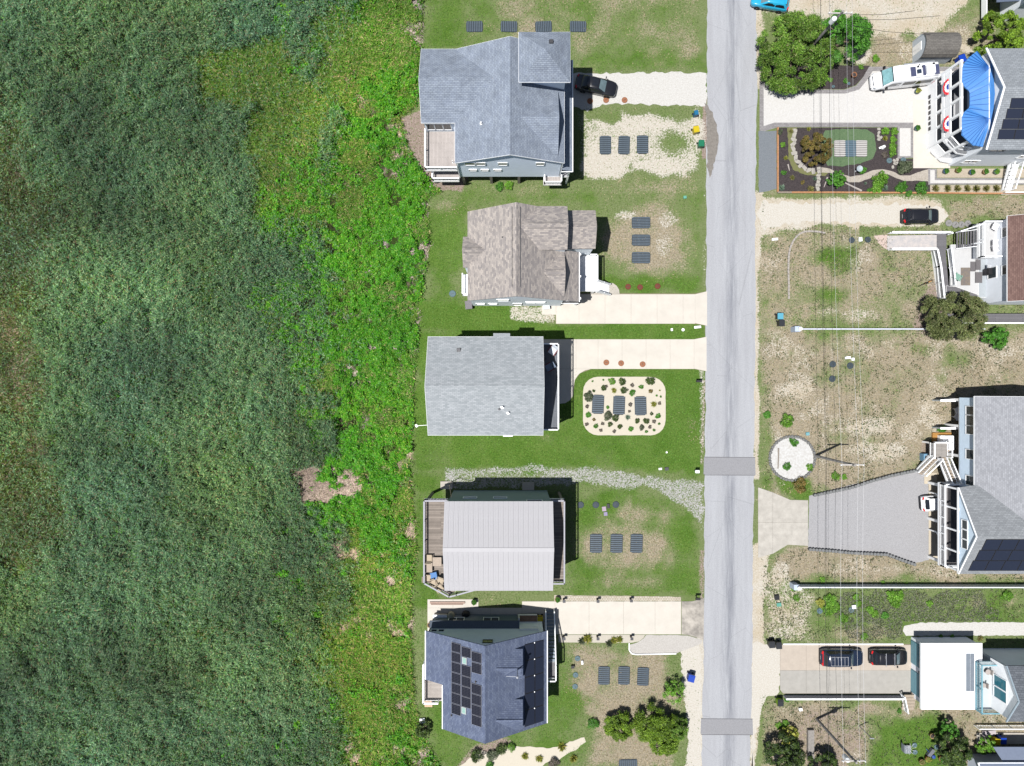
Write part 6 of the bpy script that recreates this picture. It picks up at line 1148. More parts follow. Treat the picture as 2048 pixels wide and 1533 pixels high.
def wheel(t, x, y, r, side, pos, a, w=.22):
    c = math.cos; n = 18; m = MB(); rm = MB(); y0, y1 = (y-w/2, y+w/2)
    def ring(mb, prof):
        vs = []; fs = []
        for rr, yy in prof:
            for k in range(n): tt = 2*math.pi*k/n; vs.append((x+rr*math.cos(tt), yy, r+rr*math.sin(tt)))
        for i in range(len(prof)-1):
            for k in range(n): fs.append((i*n+k,i*n+(k+1)%n,(i+1)*n+(k+1)%n,(i+1)*n+k))
        fs.append(tuple(range(n))); fs.append(tuple((len(prof)-1)*n+k for k in range(n))); mb.add(vs, fs)
    ring(m, [(r*.7,y0),(r*.95,y0),(r,y0+.04),(r,y1-.04),(r*.95,y1),(r*.7,y1)]); yo = y1-.03 if side > 0 else y0+.03; ring(rm, [(r*.68,yo-.02*side),(r*.66,yo+.02*side),(r*.2,yo),(r*.12,yo+.035*side)])
    o = obj('wheel', xf(m, pos, a), TYRE, t, True); obj('rim', xf(rm, pos, a), RIM, o)
def car(label, px, py, heading, body, kind='suv', L=4.7, W=1.88, H=1.68, glass=None, name='parked_car', rack=None, cat='car', sunroof=False):
    a = R(heading); p = P(px, py, .8); pos = (p.x, p.y, .03); t = thing(name, label, cat, pos, 'cars parked on the plots'); h = W/2; glass = glass or CARGLASS; X_ = lambda m: xf(m, pos, a)
    sed = kind == 'sedan'; bz = .92 if sed else 1.02; hood = .86 if sed else .98
    st = [(-L/2,.70*h,.42,.80,.0),(-L/2+.06,.86*h,.30,.86,.01),(-L/2+.22,.955*h,.25,bz-.02,.015),(-L/2+.6,h,.22,bz,.02),(-.5,h,.22,bz+.02,.02),(L*.18,h,.22,bz,.02),(L*.27,.995*h,.22,bz-.03,.03),(L*.36,.97*h,.22,hood-.02,.03),(L*.44,.90*h,.25,hood-.10,.03),(L/2-.08,.76*h,.30,hood-.20,.02),(L/2,.56*h,.38,hood-.30,.0)]
    obj('body', X_(loft(st, BODYP)), body, t, True)
    if sed: xs = (-L/2+.62,-L/2+1.35,L*.06,L*.235)
    elif kind == 'hatch': xs = (-L/2+.16,-L/2+.62,L*.10,L*.27)
    else: xs = (-L/2+.14,-L/2+.50,L*.11,L*.26)
    wb, wr, zb, zr = h*.93, h*.70, bz-.04, H
    def cab(e=0.0):
        rg_ = []
        for x, zz, ww in ((xs[0],zb,wb*.86),(xs[0]+(xs[1]-xs[0])*.55,zb+(zr-zb)*.62,wb*.82),(xs[1],zr-.05,wr),(xs[1]+.25,zr,wr),((xs[1]+xs[2])/2,zr+.02,wr*1.02),(xs[2]-.2,zr-.01,wr*.99),(xs[2],zr-.05,wr*.97),(xs[2]+(xs[3]-xs[2])*.5,zb+(zr-zb)*.5,wb*.84),(xs[3],zb,wb*.90)): rg_.append((x,zz,ww))
        return rg_
    C_ = cab(); m = MB(); vs = []
    for x, zz, ww in C_: vs += [(x,-wb*.97,zb-.05),(x,-ww,zz-.05),(x,-ww*.82,zz),(x,0,zz+.025),(x,ww*.82,zz),(x,ww,zz-.05),(x,wb*.97,zb-.05)]
    fs = []
    for i in range(len(C_)-1):
        for k in range(6): fs.append((i*7+k,i*7+k+1,(i+1)*7+k+1,(i+1)*7+k))
    obj('cabin', X_(MB().add(vs, fs)), body, t, True)
    def strip(i0, i1, e, f0=.0, lift=.012):      # a pane across the car between two cabin rings
        (xa,za,wa),(xb,zb_,wb_) = C_[i0], C_[i1]; m = MB(); q = []
        for (x,zz,ww) in ((xa+(xb-xa)*f0,za+(zb_-za)*f0,wa+(wb_-wa)*f0),(xb,zb_,wb_)): q += [(x,-ww*.80,zz+lift),(x,0,zz+.025+lift),(x,ww*.80,zz+lift)]
        return q
    def pane(nm, ids, mt):
        q = []; 
        for i, lf in ids: x, zz, ww = C_[i]; q += [(x+lf[0],-ww*.84,zz-.01+lf[1]),(x+lf[0],-ww*.4,zz+.016+lf[1]),(x+lf[0],0,zz+.026+lf[1]),(x+lf[0],ww*.4,zz+.016+lf[1]),(x+lf[0],ww*.84,zz-.01+lf[1])]
        fs = [(i*5+k,i*5+k+1,(i+1)*5+k+1,(i+1)*5+k) for i in range(len(ids)-1) for k in range(4)]; return obj(nm, X_(MB().add(q, fs)), mt, t, True)
    pane('windshield', [(6,(.04,.02)),(7,(.02,.025)),(8,(-.05,.045))], glass); pane('rear_window', [(0,(.05,.06)),(1,(-.02,.025)),(2,(-.05,.02))], DARKGLASS)
    for sg in (-1, 1):
        def sp(x, f):      # point on the side of the cabin, f 0 at belt 1 at roof
            return (x, sg*(wb*.965+(wr*1.0-wb*.965)*f+.012), zb+.02+(zr-.1-zb)*f)
        xa, xb, xc, xd = xs[0]+.35, xs[1]+.12, xs[2]-.1, xs[3]-.25; mid = (xb+xc)/2+.05
        for nm, q in (('side_window', [sp(mid+.05,.12),sp(xd,.12),sp(xc,.86),sp(mid+.05,.88)]), ('side_window', [sp(xa,.12),sp(mid-.05,.12),sp(mid-.05,.88),sp(xb,.86)])): obj(nm, X_(MB().add(q, [(0,1,2,3)])), DARKGLASS, t)
        obj('mirror', X_(MB().rbox(L*.19, sg*(h+.09), bz-.02, .12, .22, .14)), body, t); obj('tail_light', X_(MB().rbox(-L/2+.13, sg*h*.72, bz-.16, .12, .34, .16, sg*-.35)), REDL, t); obj('headlight', X_(MB().rbox(L/2-.27, sg*h*.72, hood-.27, .32, .16, .10, sg*-.55)), CLEARL, t)
        for x in (-L*.29, L*.30): wheel(t, x, sg*(h-.10), .34, sg, pos, a)
    if sunroof: obj('sunroof', X_(MB().rbox((xs[1]+xs[2])/2+.2, 0, zr+.005, .72, .82, .035)), DARKGLASS, t)
    if rack == 'full':
        m = MB(); z = zr+.12
        for y in (-.5,.5): m.bar((xs[1]+.2,y,z),(xs[2]-.3,y,z),.04,.04)
        for k in range(6): x = xs[1]+.25+(xs[2]-xs[1]-.6)*k/5; m.bar((x,-.52,z),(x,.52,z),.035,.03)
        for x in (xs[1]+.3, xs[2]-.4):
            for y in (-.5,.5): m.box(x-.03,y-.03,zr-.05,x+.03,y+.03,z)
        obj('roof_rack', X_(m), STEEL, t)
    if rack == 'bars':
        m = MB()
        for x in (xs[1]+.75, xs[2]-.25):
            m.bar((x,-.78,zr+.12),(x,.78,zr+.12),.05,.035)
            for y in (-.62,.62): m.box(x-.03,y-.03,zr-.08,x+.03,y+.03,zr+.12)
        obj('roof_bars', X_(m), STEEL, t)
    if kind != 'sedan': obj('spoiler', X_(MB().rbox(xs[1]-.02, 0, zr-.02, .22, wr*1.7, .05)), body, t)
    if rack == 'full': obj('brake_bar', X_(MB().rbox(-L/2+.16, 0, bz-.06, .08, W*.82, .12)), REDL, t)
    obj('bumper', X_(MB().rbox(-L/2+.05, 0, .42, .2, W*.82, .22)), BLACKP, t); obj('number_plate', X_(MB().rbox(-L/2+.005, 0, .60, .02, .45, .12)), mk('plate_grey', (.4,.4,.4), .6), t)
    return t
BLK = paintmat('black_car_paint', (.010,.010,.012)); NAVY = paintmat('dark_navy_car_paint', (.010,.016,.032)); TURQ = paintmat('turquoise_car_paint', (.015,.26,.42)); CARW = paintmat('white_car_paint', (.78,.78,.78))
car('black sedan with a sunroof half in the tower house shadow', 1193, 171, -12, BLK, 'sedan', 4.85, 1.86, 1.46, sunroof=True)
car('black hatchback parked on the sandy drive facing the brown-roofed house', 1842, 432.5, 0, BLK, 'hatch', 4.25, 1.8, 1.56)
car('dark navy sport utility car with a roof basket on the concrete driveway', 1684, 1316, 0, NAVY, 'suv', 4.95, 1.98, 1.8, rack='full')
car('black car with two roof bars parked nearest the aqua garage doors', 1778, 1315, 0, BLK, 'hatch', 4.35, 1.82, 1.58, rack='bars')
car('white car with its tail out of the carport of the sky-blue house', 1880, 1006, 4, CARW, 'hatch', 4.3, 1.8, 1.55)
car('turquoise car on the top edge of the picture beside the road', 1541, 2, 170, TURQ, 'hatch', 4.4, 1.82, 1.56)
# camper van
p = P(1806, 154, 1.4); a = R(186); pos = (p.x, p.y, .03); t = thing('camper_van', 'white high-roof camper van with rooftop solar panels beside the porch house', 'van', pos); X_ = lambda m: xf(m, pos, a); VW = paintmat('white_van_paint', (.74,.75,.77))
VP = [(.86,0),(.98,.08),(1.0,.3),(.99,.55),(.93,.85),(.86,.965),(.74,1.0),(.35,1.5),(0,1.7)]; L = 6.9; h = 1.0
st = [(-L/2,.93*h,.45,2.6,.02),(-L/2+.08,.98*h,.35,2.72,.03),(-2.0,h,.32,2.78,.03),(.9,h,.32,2.78,.03),(1.45,.99*h,.32,2.72,.03),(1.72,.985*h,.32,2.58,.03),(2.45,.965*h,.32,1.42,.06),(2.75,.95*h,.32,1.22,.06),(3.15,.9*h,.34,1.10,.05),(3.36,.8*h,.36,.95,.03),(L/2,.6*h,.42,.8,.0)]
obj('body', X_(loft(st, VP)), VW, t, True)
q = [(1.80,-.80,2.50),(1.80,0,2.56),(1.80,.80,2.50),(2.42,-.86,1.52),(2.42,0,1.58),(2.42,.86,1.52)]; q = [(v[0]+.05,v[1],v[2]+.035) for v in q]; obj('windshield', X_(MB().add(q, [(0,1,4,3),(1,2,5,4)])), mk('van_glass', (.16,.30,.32), .06, .3, 2, spec=.6), t)
obj('windshield_frame', X_(MB().bar((1.79,-.84,2.55),(1.79,.84,2.55),.1,.05).bar((2.48,-.9,1.52),(2.48,.9,1.52),.07,.04)), BLACKP, t)
obj('grille', X_(MB().rbox(3.26,0,.78,.16,1.1,.26)), DARKM, t)
for sg in (-1, 1):
    for x0_, x1_ in ((-3.0,-1.2),(-1.05,.35)): obj('side_window', X_(MB().add([(x0_,sg*1.003,1.45),(x1_,sg*1.003,1.45),(x1_,sg*.975,2.2),(x0_,sg*.975,2.2)], [(0,1,2,3)])), DARKGLASS, t)
    obj('door_window', X_(MB().add([(.6,sg*1.0,1.4),(2.05,sg*.99,1.35),(1.75,sg*.965,2.1),(.6,sg*.965,2.15)], [(0,1,2,3)])), mk('grey_van_glass', (.12,.13,.14), .08, .2, 2, spec=.5), t)
    obj('mirror', X_(MB().rbox(2.15, sg*1.2, 1.35, .16, .3, .36)), BLACKP, t); obj('headlight', X_(MB().rbox(3.14, sg*.72, .82, .3, .3, .2, sg*-.5)), CLEARL, t); obj('tail_light', X_(MB().rbox(-L/2, sg*.9, .9, .06, .14, .7)), REDL, t)
    for x in (-2.0, 2.35): wheel(t, x, sg*.9, .37, sg, pos, a, .24)
for x0_, y0_, w_, d_ in ((-.35,.1,.62,1.1),(-1.6,.05,.36,1.2),(-3.05,.1,.55,1.15)): o = obj('solar_panel', X_(MB().rbox(x0_, y0_, 2.84, w_, d_, .06)), PFRAME, t); obj('cells', X_(MB().rbox(x0_, y0_, 2.902, w_-.06, d_-.06, .008)), mk('van_cells', (.05,.055,.10), .3, .15, 8), o)
obj('roof_vent', X_(MB().rbox(-1.0, .15, 2.84, .45, .45, .16)), mk('smoked_plastic', (.02,.03,.05), .3), t); obj('air_unit', X_(MB().rbox(-2.3, .05, 2.84, .95, .9, .22)), WHITE, t); obj('bumper', X_(MB().rbox(3.36, 0, .4, .16, 1.5, .25)), DARKM, t); obj('rear_fitting', X_(MB().rbox(-3.5, 0, 1.0, .12, .3, .3)), BLACKP, t)
for x, y, r_ in ((-.95,-.42,.13),(-2.75,-.55,.14),(-1.4,-.35,.08),(-1.15,-.62,.07)): obj('roof_dome', X_(MB().lathe([(r_,0),(r_,.05),(r_*.5,.1)], 10, (x,y,2.86))), BLACKP, t)
obj('awning_rail', X_(MB().bar((-2.9,-.86,2.80),(.6,-.86,2.80),.12,.1).bar((-3.2,.78,2.86),(-.6,.78,2.86),.05,.05)), STEEL, t)
# ------------------------------------------------------------------ ribbed septic covers
def cover_proto(mats, across=True, label='', W_=1.36, L_=2.2):
    t = thing('septic_cover', label, 'cover', (0,0,0)); c = .22; w, l = W_/2, L_/2
    oct_ = [(-w+c,-l),(w-c,-l),(w,-l+c),(w,l-c),(w-c,l),(-w+c,l),(-w,l-c),(-w,-l+c)]; obj('base', MB().slab([(*q,.05) for q in oct_], .06), mats[0], t)
    n = 9 if across else 7; mb = MB(); 
    if across: mb.rbox(0,0,.05,W_-.14,L_/n*.52,.09,0,1.12)
    else: mb.rbox(0,0,.05,W_/n*.52,L_-.14,.09,0,1.05)
    me = mesh_of('rib', mb, mats[1])
    for k in range(n):
        u = (k-(n-1)/2)/n*.96; piece('rib', me, t, (0,u*L_,0) if across else (u*W_,0,0))
    return t
CV = (mk('slate_plastic', ob(50,62,72), .6, .2, 5), mk('slate_plastic_rib', ob(102,118,132), .55, .15, 5)); WV = (mk('white_cover', ob(150,146,144), .7, .2, 5), mk('white_cover_rib', ob(236,232,228), .6, .05)); BV = (mk('blue_cover', ob(92,116,132), .6, .1, 5), mk('blue_cover_rib', ob(116,142,158), .55, .1, 5))
GRP = [('ribbed dark cover in the row of four behind the tower-roofed house', [(949,54),(1018,54),(1087,54),(1156,54)], 90, True, CV, (.94,.9)), ('ribbed dark cover in the sandy front yard of the tower-roofed house', [(1210.6,291),(1248,291),(1285,290)], 0, True, CV, (1,1)), ('ribbed dark cover in the dry patch beside the brown-shingled house', [(1282,446),(1282,481),(1282,516)], 90, False, CV, (1,1)), ('ribbed dark cover inside the cream sand bed', [(1196,809),(1238,811),(1281,812)], 0, True, CV, (1.03,1.03)), ('ribbed dark cover on the lawn in front of the metal-roofed house', [(1192,1087),(1233,1087),(1273,1087)], 0, True, CV, (1.06,1.03)), ('ribbed dark cover in the dry yard of the solar-panelled house', [(1208,1351),(1248,1351),(1286,1353)], 0, True, CV, (1,1)), ('ribbed dark cover cut by the bottom edge of the picture', [(1256,1530)], 90, True, CV, (1,1)), ('ribbed white cover on the clover mound', [(1679,298),(1722,298)], 0, True, WV, (1,.9)), ('blue-grey ribbed cover between two white ones on the clover mound', [(1700,298)], 0, True, BV, (1,.88))]
protos = {}
for lb, spots, rot, across, mats, sc in GRP:
    for k, (a, b) in enumerate(spots):
        key = (across, mats[0].name); n = len(spots)
        if b == spots[0][1] or abs(spots[0][1]-b) < 9: wd = {1: '', 2: ['left ','right '], 3: ['left ','middle ','right '], 4: ['leftmost ','second ','third ','rightmost ']}[n]
        else: wd = ['upper ','middle ','lower ']
        L_ = (wd[k] if n > 1 else '')+lb; pos = (*XY(a, b), .005)
        if (a, b) in ((1679,298),(1722,298),(1700,298)): pos = (pos[0], pos[1], .05)
        if key not in protos: o = cover_proto(mats, across); protos[key] = o; o.location = pos; o.rotation_euler = (0,0,R(rot+1))
        else: o = dup(protos[key], pos, R(rot+random.uniform(-2.5,2.5)))
        o['label'] = L_; o['group'] = 'ribbed septic covers'; o.scale = (sc[0], sc[1], 1)
# ------------------------------------------------------------------ round lids
def lid_proto(mat): 
    t = thing('round_lid', '', 'lid', (0,0,0)); obj('disc', MB().lathe([(.36,0),(.36,.05),(.33,.07),(.30,.06),(.04,.075)], 20), mat, t); obj('handle', MB().bar((-.14,0,.085),(.14,0,.085),.04,.03), DARKM, t); return t
LIDS = [('orange', (182,120,84), [(1180,203),(1212,201),(1249,201)], 'orange-brown lid on the shell driveway of the tower-roofed house', .95), ('red', (132,64,42), [(1256,574),(1280,575),(1315,573)], 'rust-red lid on the grass above the second concrete driveway', .95), ('orange', None, [(1212.5,725.5),(1242,727),(1285,729)], 'orange-brown lid on the concrete driveway of the light grey house', .95), ('dark', (70,84,94), [(1161,1010),(1191.5,1010),(1231.5,1009.5)], 'dark lid beside the metal-roofed house', 1.1), ('teal', (108,136,144), [(1155,1317),(1151,1350),(1150,1373)], 'blue-green lid beside the stair of the solar-panelled house', .9), ('dark', None, [(1665,729),(1700,732),(1664,758)], 'dark lid on the dry plot crossed by the cables', 1.08), ('dark', None, [(1703,481),(1735,480)], 'dark lid near the foot of the access ramp', 1.0), ('teal', None, [(905,588)], 'blue-green lid behind the brown-shingled house', 1.1), ('teal', None, [(1639,1222),(1702,1220)], 'blue-green lid among the weeds above the two-car driveway', .95), ('teal', None, [(1778,322),(1806,321)], 'blue-green lid at the right end of the mulch garden', .9), ('teal', None, [(1828.5,1490),(1829.5,1504),(1872,1494)], 'blue-green lid on the lawn among garden pots', .8), ('teal', None, [(1666,174),(1697,168)], 'blue-green lid on the mulch under the big juniper', .5), ('paver', (168,166,164), [(1897,447),(1910,450),(1922,450),(1935,448)], 'round grey stepping stone in front of the black hatchback', 1.1)]
lp = {}
for nm, rgb, spots, lb, sc in LIDS:
    for k, (a, b) in enumerate(spots):
        n = len(spots); hor = max(s_[0] for s_ in spots)-min(s_[0] for s_ in spots) >= max(s_[1] for s_ in spots)-min(s_[1] for s_ in spots)-.01 or n == 1
        wd = {1: [''], 2: ['left ','right '] if hor else ['upper ','lower '], 3: ['left ','middle ','right '] if hor else ['upper ','middle ','lower '], 4: ['leftmost ','second ','third ','rightmost ']}[n]
        if spots[0] == (1665,729): wd = ['upper left ','right ','lower left ']
        if spots[0] == (1828.5,1490): wd = ['upper left ','lower left ','right ']
        pos = (*XY(a, b), .045)
        if nm not in lp: o = lid_proto(mk('lid_'+nm, ob(*rgb), .7, .12, 6)); lp[nm] = o; o.location = pos; o.rotation_euler = (0,0,k*.8)
        else: o = dup(lp[nm], pos, k*.9+a)
        o['label'] = (wd[k]+lb); o['group'] = 'round lids and stones'; o.scale = (sc, sc, 1)
# ------------------------------------------------------------------ wheeled bins
def bin_(px, py, rot, body, lid, label, open_=False, z=0.03, s=1.0):
    p = P(px, py, .6); pos = (p.x, p.y, z); t = thing('wheeled_bin', label, 'bin', pos, 'wheeled bins'); a = R(rot); X_ = lambda m: xf(m, pos, a)
    obj('body', X_(MB().rbox(0,0,.06,.62*s,.66*s,.94,0,.8)), body, t); obj('lid', X_(MB().rbox(0,.03,1.0,.66*s,.72*s,.06).rbox(0,.0,1.06,.5*s,.52*s,.03)), lid, t); obj('handle', X_(MB().bar((-.26*s,.42*s,.98),(.26*s,.42*s,.98),.05,.05)), BLACKP, t)
    for sg in (-1, 1): obj('wheel', X_(MB().lathe([(.12,-.03),(.12,.03)], 10, (sg*.26*s,.33*s,.12))), TYRE, t)
cm = lambda n, c: mk('bin_'+n, ob(*c), .45, .06, 3)
BK, BL, YE, GN, CY, LI = cm('black',(52,56,62)), cm('blue',(20,80,210)), cm('yellow',(240,214,20)), cm('green',(20,140,100)), cm('cyan',(110,200,226)), cm('lime',(150,200,30)); SKB = cm('sky',(20,130,180))
bin_(1391,229,10,SKB,SKB,'small sky-blue bin at the kerb of the tower-roofed house', s=.7); bin_(1391,262,12,YE,YE,'yellow bin at the kerb between the blue and green bins', s=1.0); bin_(1401,290,0,GN,GN,'green bin lowest in the kerb row by the damp stain'); bin_(1381,1355,-15,BL,BL,'royal blue bin on the shell verge near the young tree', s=1.15)
bin_(1558,634,0,BK,CY,'bin with a cyan lid at the end of the fence by the road'); bin_(1561,648,0,BK,BK,'black bin just below the cyan-lidded bin'); bin_(1541.5,1288,3,BK,BK,'left of two black bins at the corner of the two-car driveway'); bin_(1555.5,1290,3,BK,BK,'right of two black bins at the corner of the two-car driveway'); bin_(1558.5,1404,0,LI,BK,'lime green bin with dark lid below the two-car driveway')
bin_(1080,1238,0,YE,YE,'yellow bin in the shade beside the outside stair'); bin_(1990,1481,-8,YE,YE,'yellow bin on the patio at the bottom right'); bin_(2002,1479,0,BL,BL,'blue bin on the patio at the bottom right'); bin_(1920.5,121,20,BL,BL,'blue bin behind the blue-roofed porch house', s=1.2)
# ------------------------------------------------------------------ poles and cables
POLEM = mk('pole_wood', (.20,.19,.18), .85, .25, 4); PH = 9.8
def pole(px, py, label, transformer=False, side=0.0):
    b = P(px, py); t = thing('utility_pole', label, 'pole', b, 'utility poles'); obj('shaft', MB().tube([(b.x,b.y,-.1),(b.x,b.y,PH)], .17, 10, .12), POLEM, t); c = obj('crossarm', MB().box(b.x-1.35,b.y-.06,PH-.55,b.x+1.15,b.y+.06,PH-.42), mk('crossarm_wood', (.36,.34,.32), .8, .15), t)
    for x in (-1.25,-.05,.45,1.05): obj('insulator', MB().lathe([(.05,0),(.07,.06),(.03,.12),(.06,.18),(.02,.22)], 8, (b.x+x,b.y,PH-.42)), WHITEP, c)
    obj('brace', MB().bar((b.x-.6,b.y+.08,PH-.5),(b.x,b.y+.14,PH-1.2),.04,.02).bar((b.x+.6,b.y+.08,PH-.5),(b.x,b.y+.14,PH-1.2),.04,.02), STEEL, t)
    if transformer: o = obj('transformer', MB().lathe([(.26,0),(.28,.05),(.28,.85),(.2,.95)], 14, (b.x-.42,b.y-.25,PH-1.9)), mk('transformer_grey', (.55,.57,.58), .4), t); obj('bushing', MB().lathe([(.05,0),(.07,.1),(.03,.25)], 8, (b.x-.42,b.y-.25,PH-.95)), WHITEP, o)
    return b
pa = pole(1600+9, 109, 'utility pole rising out of the big juniper with a grey transformer', True); pb = pole(1630, 912, 'utility pole standing at the rim of the white shell bed'); pc = pole(1633, 1438, 'utility pole near the bottom edge leaning over the rough grass', True)
def cable(label, xs, zs, sag, r, mat, n=14):
    """a cable over the three poles and on past both ends"""
    ys = [pa.y+46, pa.y, pb.y, pc.y, pc.y-46]; xx = [xs[0], xs[0], xs[1], xs[2], xs[2]]; pts = []
    for i in range(4):
        for k in range(n): f = k/n; pts.append((xx[i]+(xx[i+1]-xx[i])*f, ys[i]+(ys[i+1]-ys[i])*f, zs-sag*4*f*(1-f)))
    pts.append((xx[4], ys[4], zs)); one('overhead_cable', MB().tube(pts, r, 5), mat, label, 'cable', (xs[1], 0, 0), 'overhead cables', True)
BARE = mk('bare_aluminium', (.42,.42,.43), .4, .05, 2, .3); SHEATH = mk('black_sheath', (.012,.012,.013), .6)
for k, off in enumerate((-1.25, .45, 1.05)): cable('%s of the three pale upper power cables along the pole line' % ['left','middle','right'][k], [pa.x+off, pb.x+off, pc.x+off], PH-.2, .5, .011, BARE)
cable('left of the two black lower cables along the pole line', [pa.x-.9, pb.x-1.6, pc.x-1.5], 6.6, .5, .018, SHEATH); cable('right of the two black lower cables along the pole line', [pa.x-.2, pb.x-.75, pc.x-.7], 7.1, .5, .015, SHEATH)
for k, (q0, q1, z0, z1) in enumerate([((1700,30),(1830,22),9.0,8.6),((1700,40),(1880,32),8.8,8.0),((1690,50),(1860,70),8.6,6.0)]): one('service_cable', MB().tube([P(*q0,z0), (P(*q0,z0)+P(*q1,z1))/2-Vector((0,0,.4)), P(*q1,z1)], .022, 5), SHEATH, '%s thin service cable running right from the transformer pole' % ['top','middle','lowest'][k], 'cable', P(*q0,0), 'service cables')
t = thing('lamp_pole', 'short grey pole with small crossbar near the lower utility pole', 'pole', P(1718,1452)); b = P(1718,1452); obj('shaft', MB().tube([(b.x,b.y,0),(b.x,b.y,3.0)], .06, 8), STEEL, t); obj('crossbar', MB().box(b.x-.25,b.y-.05,2.9,b.x+.25,b.y+.05,3.05), STEEL, t)
# ------------------------------------------------------------------ fences and low walls
def vfence(label, x0, x1, py, h, lamp):
    a = P(x0, py); b = P(x1, py); t = thing('vinyl_fence', label, 'fence', a); n = max(1, round((b.x-a.x)/2.4)); w = (b.x-a.x)/n; mb = MB().box(0,-.03,.08,w-.12,.03,h-.1); me = mesh_of('panel', mb, mk('grey_white_vinyl', (.55,.57,.62), .5, .08, 2)); mc = mesh_of('cap_rail', MB().box(0,-.06,h-.1,w-.13,.06,h-.0), mk('fence_cap', (.5,.52,.58), .5, .06)); mp = mesh_of('post', MB().box(-.06,-.065,0,.06,.065,h+.05), MATS['fence_cap'])
    for m_ in (me, mc, mp): fixn(m_)
    for k in range(n+1):
        if k < n: piece('panel', me, t, (a.x+k*w+.06, a.y, 0)); piece('cap_rail', mc, t, (a.x+k*w+.065, a.y, 0))
        piece('post', mp, t, (a.x+k*w, a.y, 0))
    if lamp:
        obj('end_pier', MB().rbox(a.x-.45,a.y,0,.62,.62,1.35), mk('blue_grey_pier', (.33,.38,.46), .7), t); obj('lamp_globe', MB().lathe([(.06,1.35),(.2,1.5),(.24,1.65),(.2,1.8),(.05,1.9)], 12, (a.x-.25,a.y,0)), WHITE, t)
vfence('white fence along the plot of the brown-roofed house, ending under the juniper', 1594, 1955, 660, 1.25, True); vfence('long white fence below the gravel driveway running to the right edge', 1592, 2070, 1169, 1.35, True)
t = thing('retaining_wall', 'low white-capped retaining wall below the two-car driveway', 'wall', P(1690,1394)); 
for k in range(6): x0, x1 = 1566+k*39, 1566+(k+1)*39-.3; obj('block_course', MB().box(P(x0,0).x,P(0,1390).y-.14,0,P(x1,0).x,P(0,1390).y-.02,.95), mk('wall_grey', (.28,.28,.30), .8, .15), t); obj('cap', MB().box(P(x0,0).x,P(0,1390).y-.18,.95,P(x1,0).x,P(0,1390).y+.0,1.02), WHITEP, t)
t = thing('white_kerb', 'low white kerb line along the top of the two-car driveway', 'kerb', P(1690,1289))
for k in range(6): x0, x1 = 1566+k*40, 1566+(k+1)*40-.4; obj('kerb_stone', MB().box(P(x0,0).x,P(0,1289.5).y,0,P(x1,0).x,P(0,1287).y,.14), WHITEP, t)
t = thing('curved_kerb', 'curved row of pale kerb blocks on the lawn by the road', 'kerb', P(1578,540)); kp = [(1577,599),(1577,570),(1576,540),(1577,510),(1580,495),(1586,482),(1594,472),(1604,465),(1616,463),(1635,464),(1650,467)]; KB = mk('kerb_block', ob(206,198,190), .9, .12, 4)
pts = lerp2([XY(*q) for q in kp], 26)
for a, b in zip(pts, pts[1:]): a, b = Vector((*a,.07)), Vector((*b,.07)); obj('kerb_block', MB().bar(a+(b-a)*.04, b-(b-a)*.04, .2, .16), KB, t)
# ------------------------------------------------------------------ log posts, stone ring, stepping stones
LOG = mk('tarred_log', (.10,.10,.10), .85, .3, 6); LOGT = mk('log_end', ob(150,152,152), .9, .15, 8)
def logrow(label, pts_px, n, h=.45):
    t = thing('log_edging', label, 'edging', (*XY(*pts_px[0]), 0)); pts = lerp2([XY(*q) for q in pts_px], n-1); mb = MB().lathe([(.19,0),(.2,h*.8),(.185,h)], 10); me = mesh_of('log', mb, LOG); mt = mesh_of('log_top', MB().lathe([(.18,h),(.17,h+.012)], 10), LOGT)
    for p in pts: dz = random.uniform(-.06,.06); piece('log', me, t, (p[0], p[1], dz)); piece('log_top', mt, t, (p[0], p[1], dz+.002))
logrow('row of short upright logs along the upper edge of the gravel driveway', [(1628,990),(1700,975),(1740,962),(1780,951),(1843,938)], 36); logrow('row of short upright logs along the lower edge of the gravel driveway', [(1618,1098),(1660,1101),(1700,1105),(1770,1108),(1800,1119),(1826,1128)], 34)
ring = [(1584+45*math.cos(q), 917+44*math.sin(q)) for q in np.linspace(0, 2*math.pi, 48, endpoint=False)]; t = thing('stone_ring', 'ring of rounded grey stones around the white shell bed', 'edging', P(1584,917)); ms = []
for k in range(4):
    r_ = random.Random(k); mb = MB().lathe([(.13,0),(.19,.08),(.17,.17),(.08,.22)], 7, (0,0,0), 1, r_.uniform(.7,1.0)); ms.append(mesh_of('stone', mb, mk('edging_stone', ob(150,150,148), .9, .25, 5), smooth=True))
for k, q in enumerate(ring): piece('stone', ms[k % 4], t, (*XY(*q), 0), (0,0,k*.7), (1.1,1.1,random.uniform(.8,1.2)))
one('driftwood_log', MB().tube([P(1557,897,.12),P(1557,915,.14),P(1556,938,.1)], .09, 7, .06), mk('driftwood', ob(176,164,152), .85, .15, 6), 'straight grey driftwood log lying on the white shell bed', 'log', P(1557,915))
SSM = mk('stepping_stone', ob(206,200,190), .9, .1, 5)
sm = mesh_of('stone', MB().slab([(-.3,-.22,.09),(.28,-.25,.09),(.34,.1,.09),(.1,.26,.09),(-.32,.2,.09)], .06), SSM); st_ = thing('stepping_stones', 'curved line of pale stepping stones in the mulch garden', 'stepping stones', P(1585,300))
for k, q in enumerate([(1588,262),(1588,271),(1587,280),(1586,289),(1586,298),(1588,307),(1591,316),(1595,324),(1601,331),(1609,337),(1617,341),(1626,343)]): piece('stone', sm, st_, (*XY(*q), 0), (0,0,k*1.3), (1.1,.9,1))
st_ = thing('stepping_stones', 'straight line of pale flagstones leading down to the cedar edging', 'stepping stones', P(1637,365))
for k in range(7): piece('stone', sm, st_, (*XY(1638-k*.5, 338+k*6.6), 0), (0,0,k*1.9), (.9,.8,1))
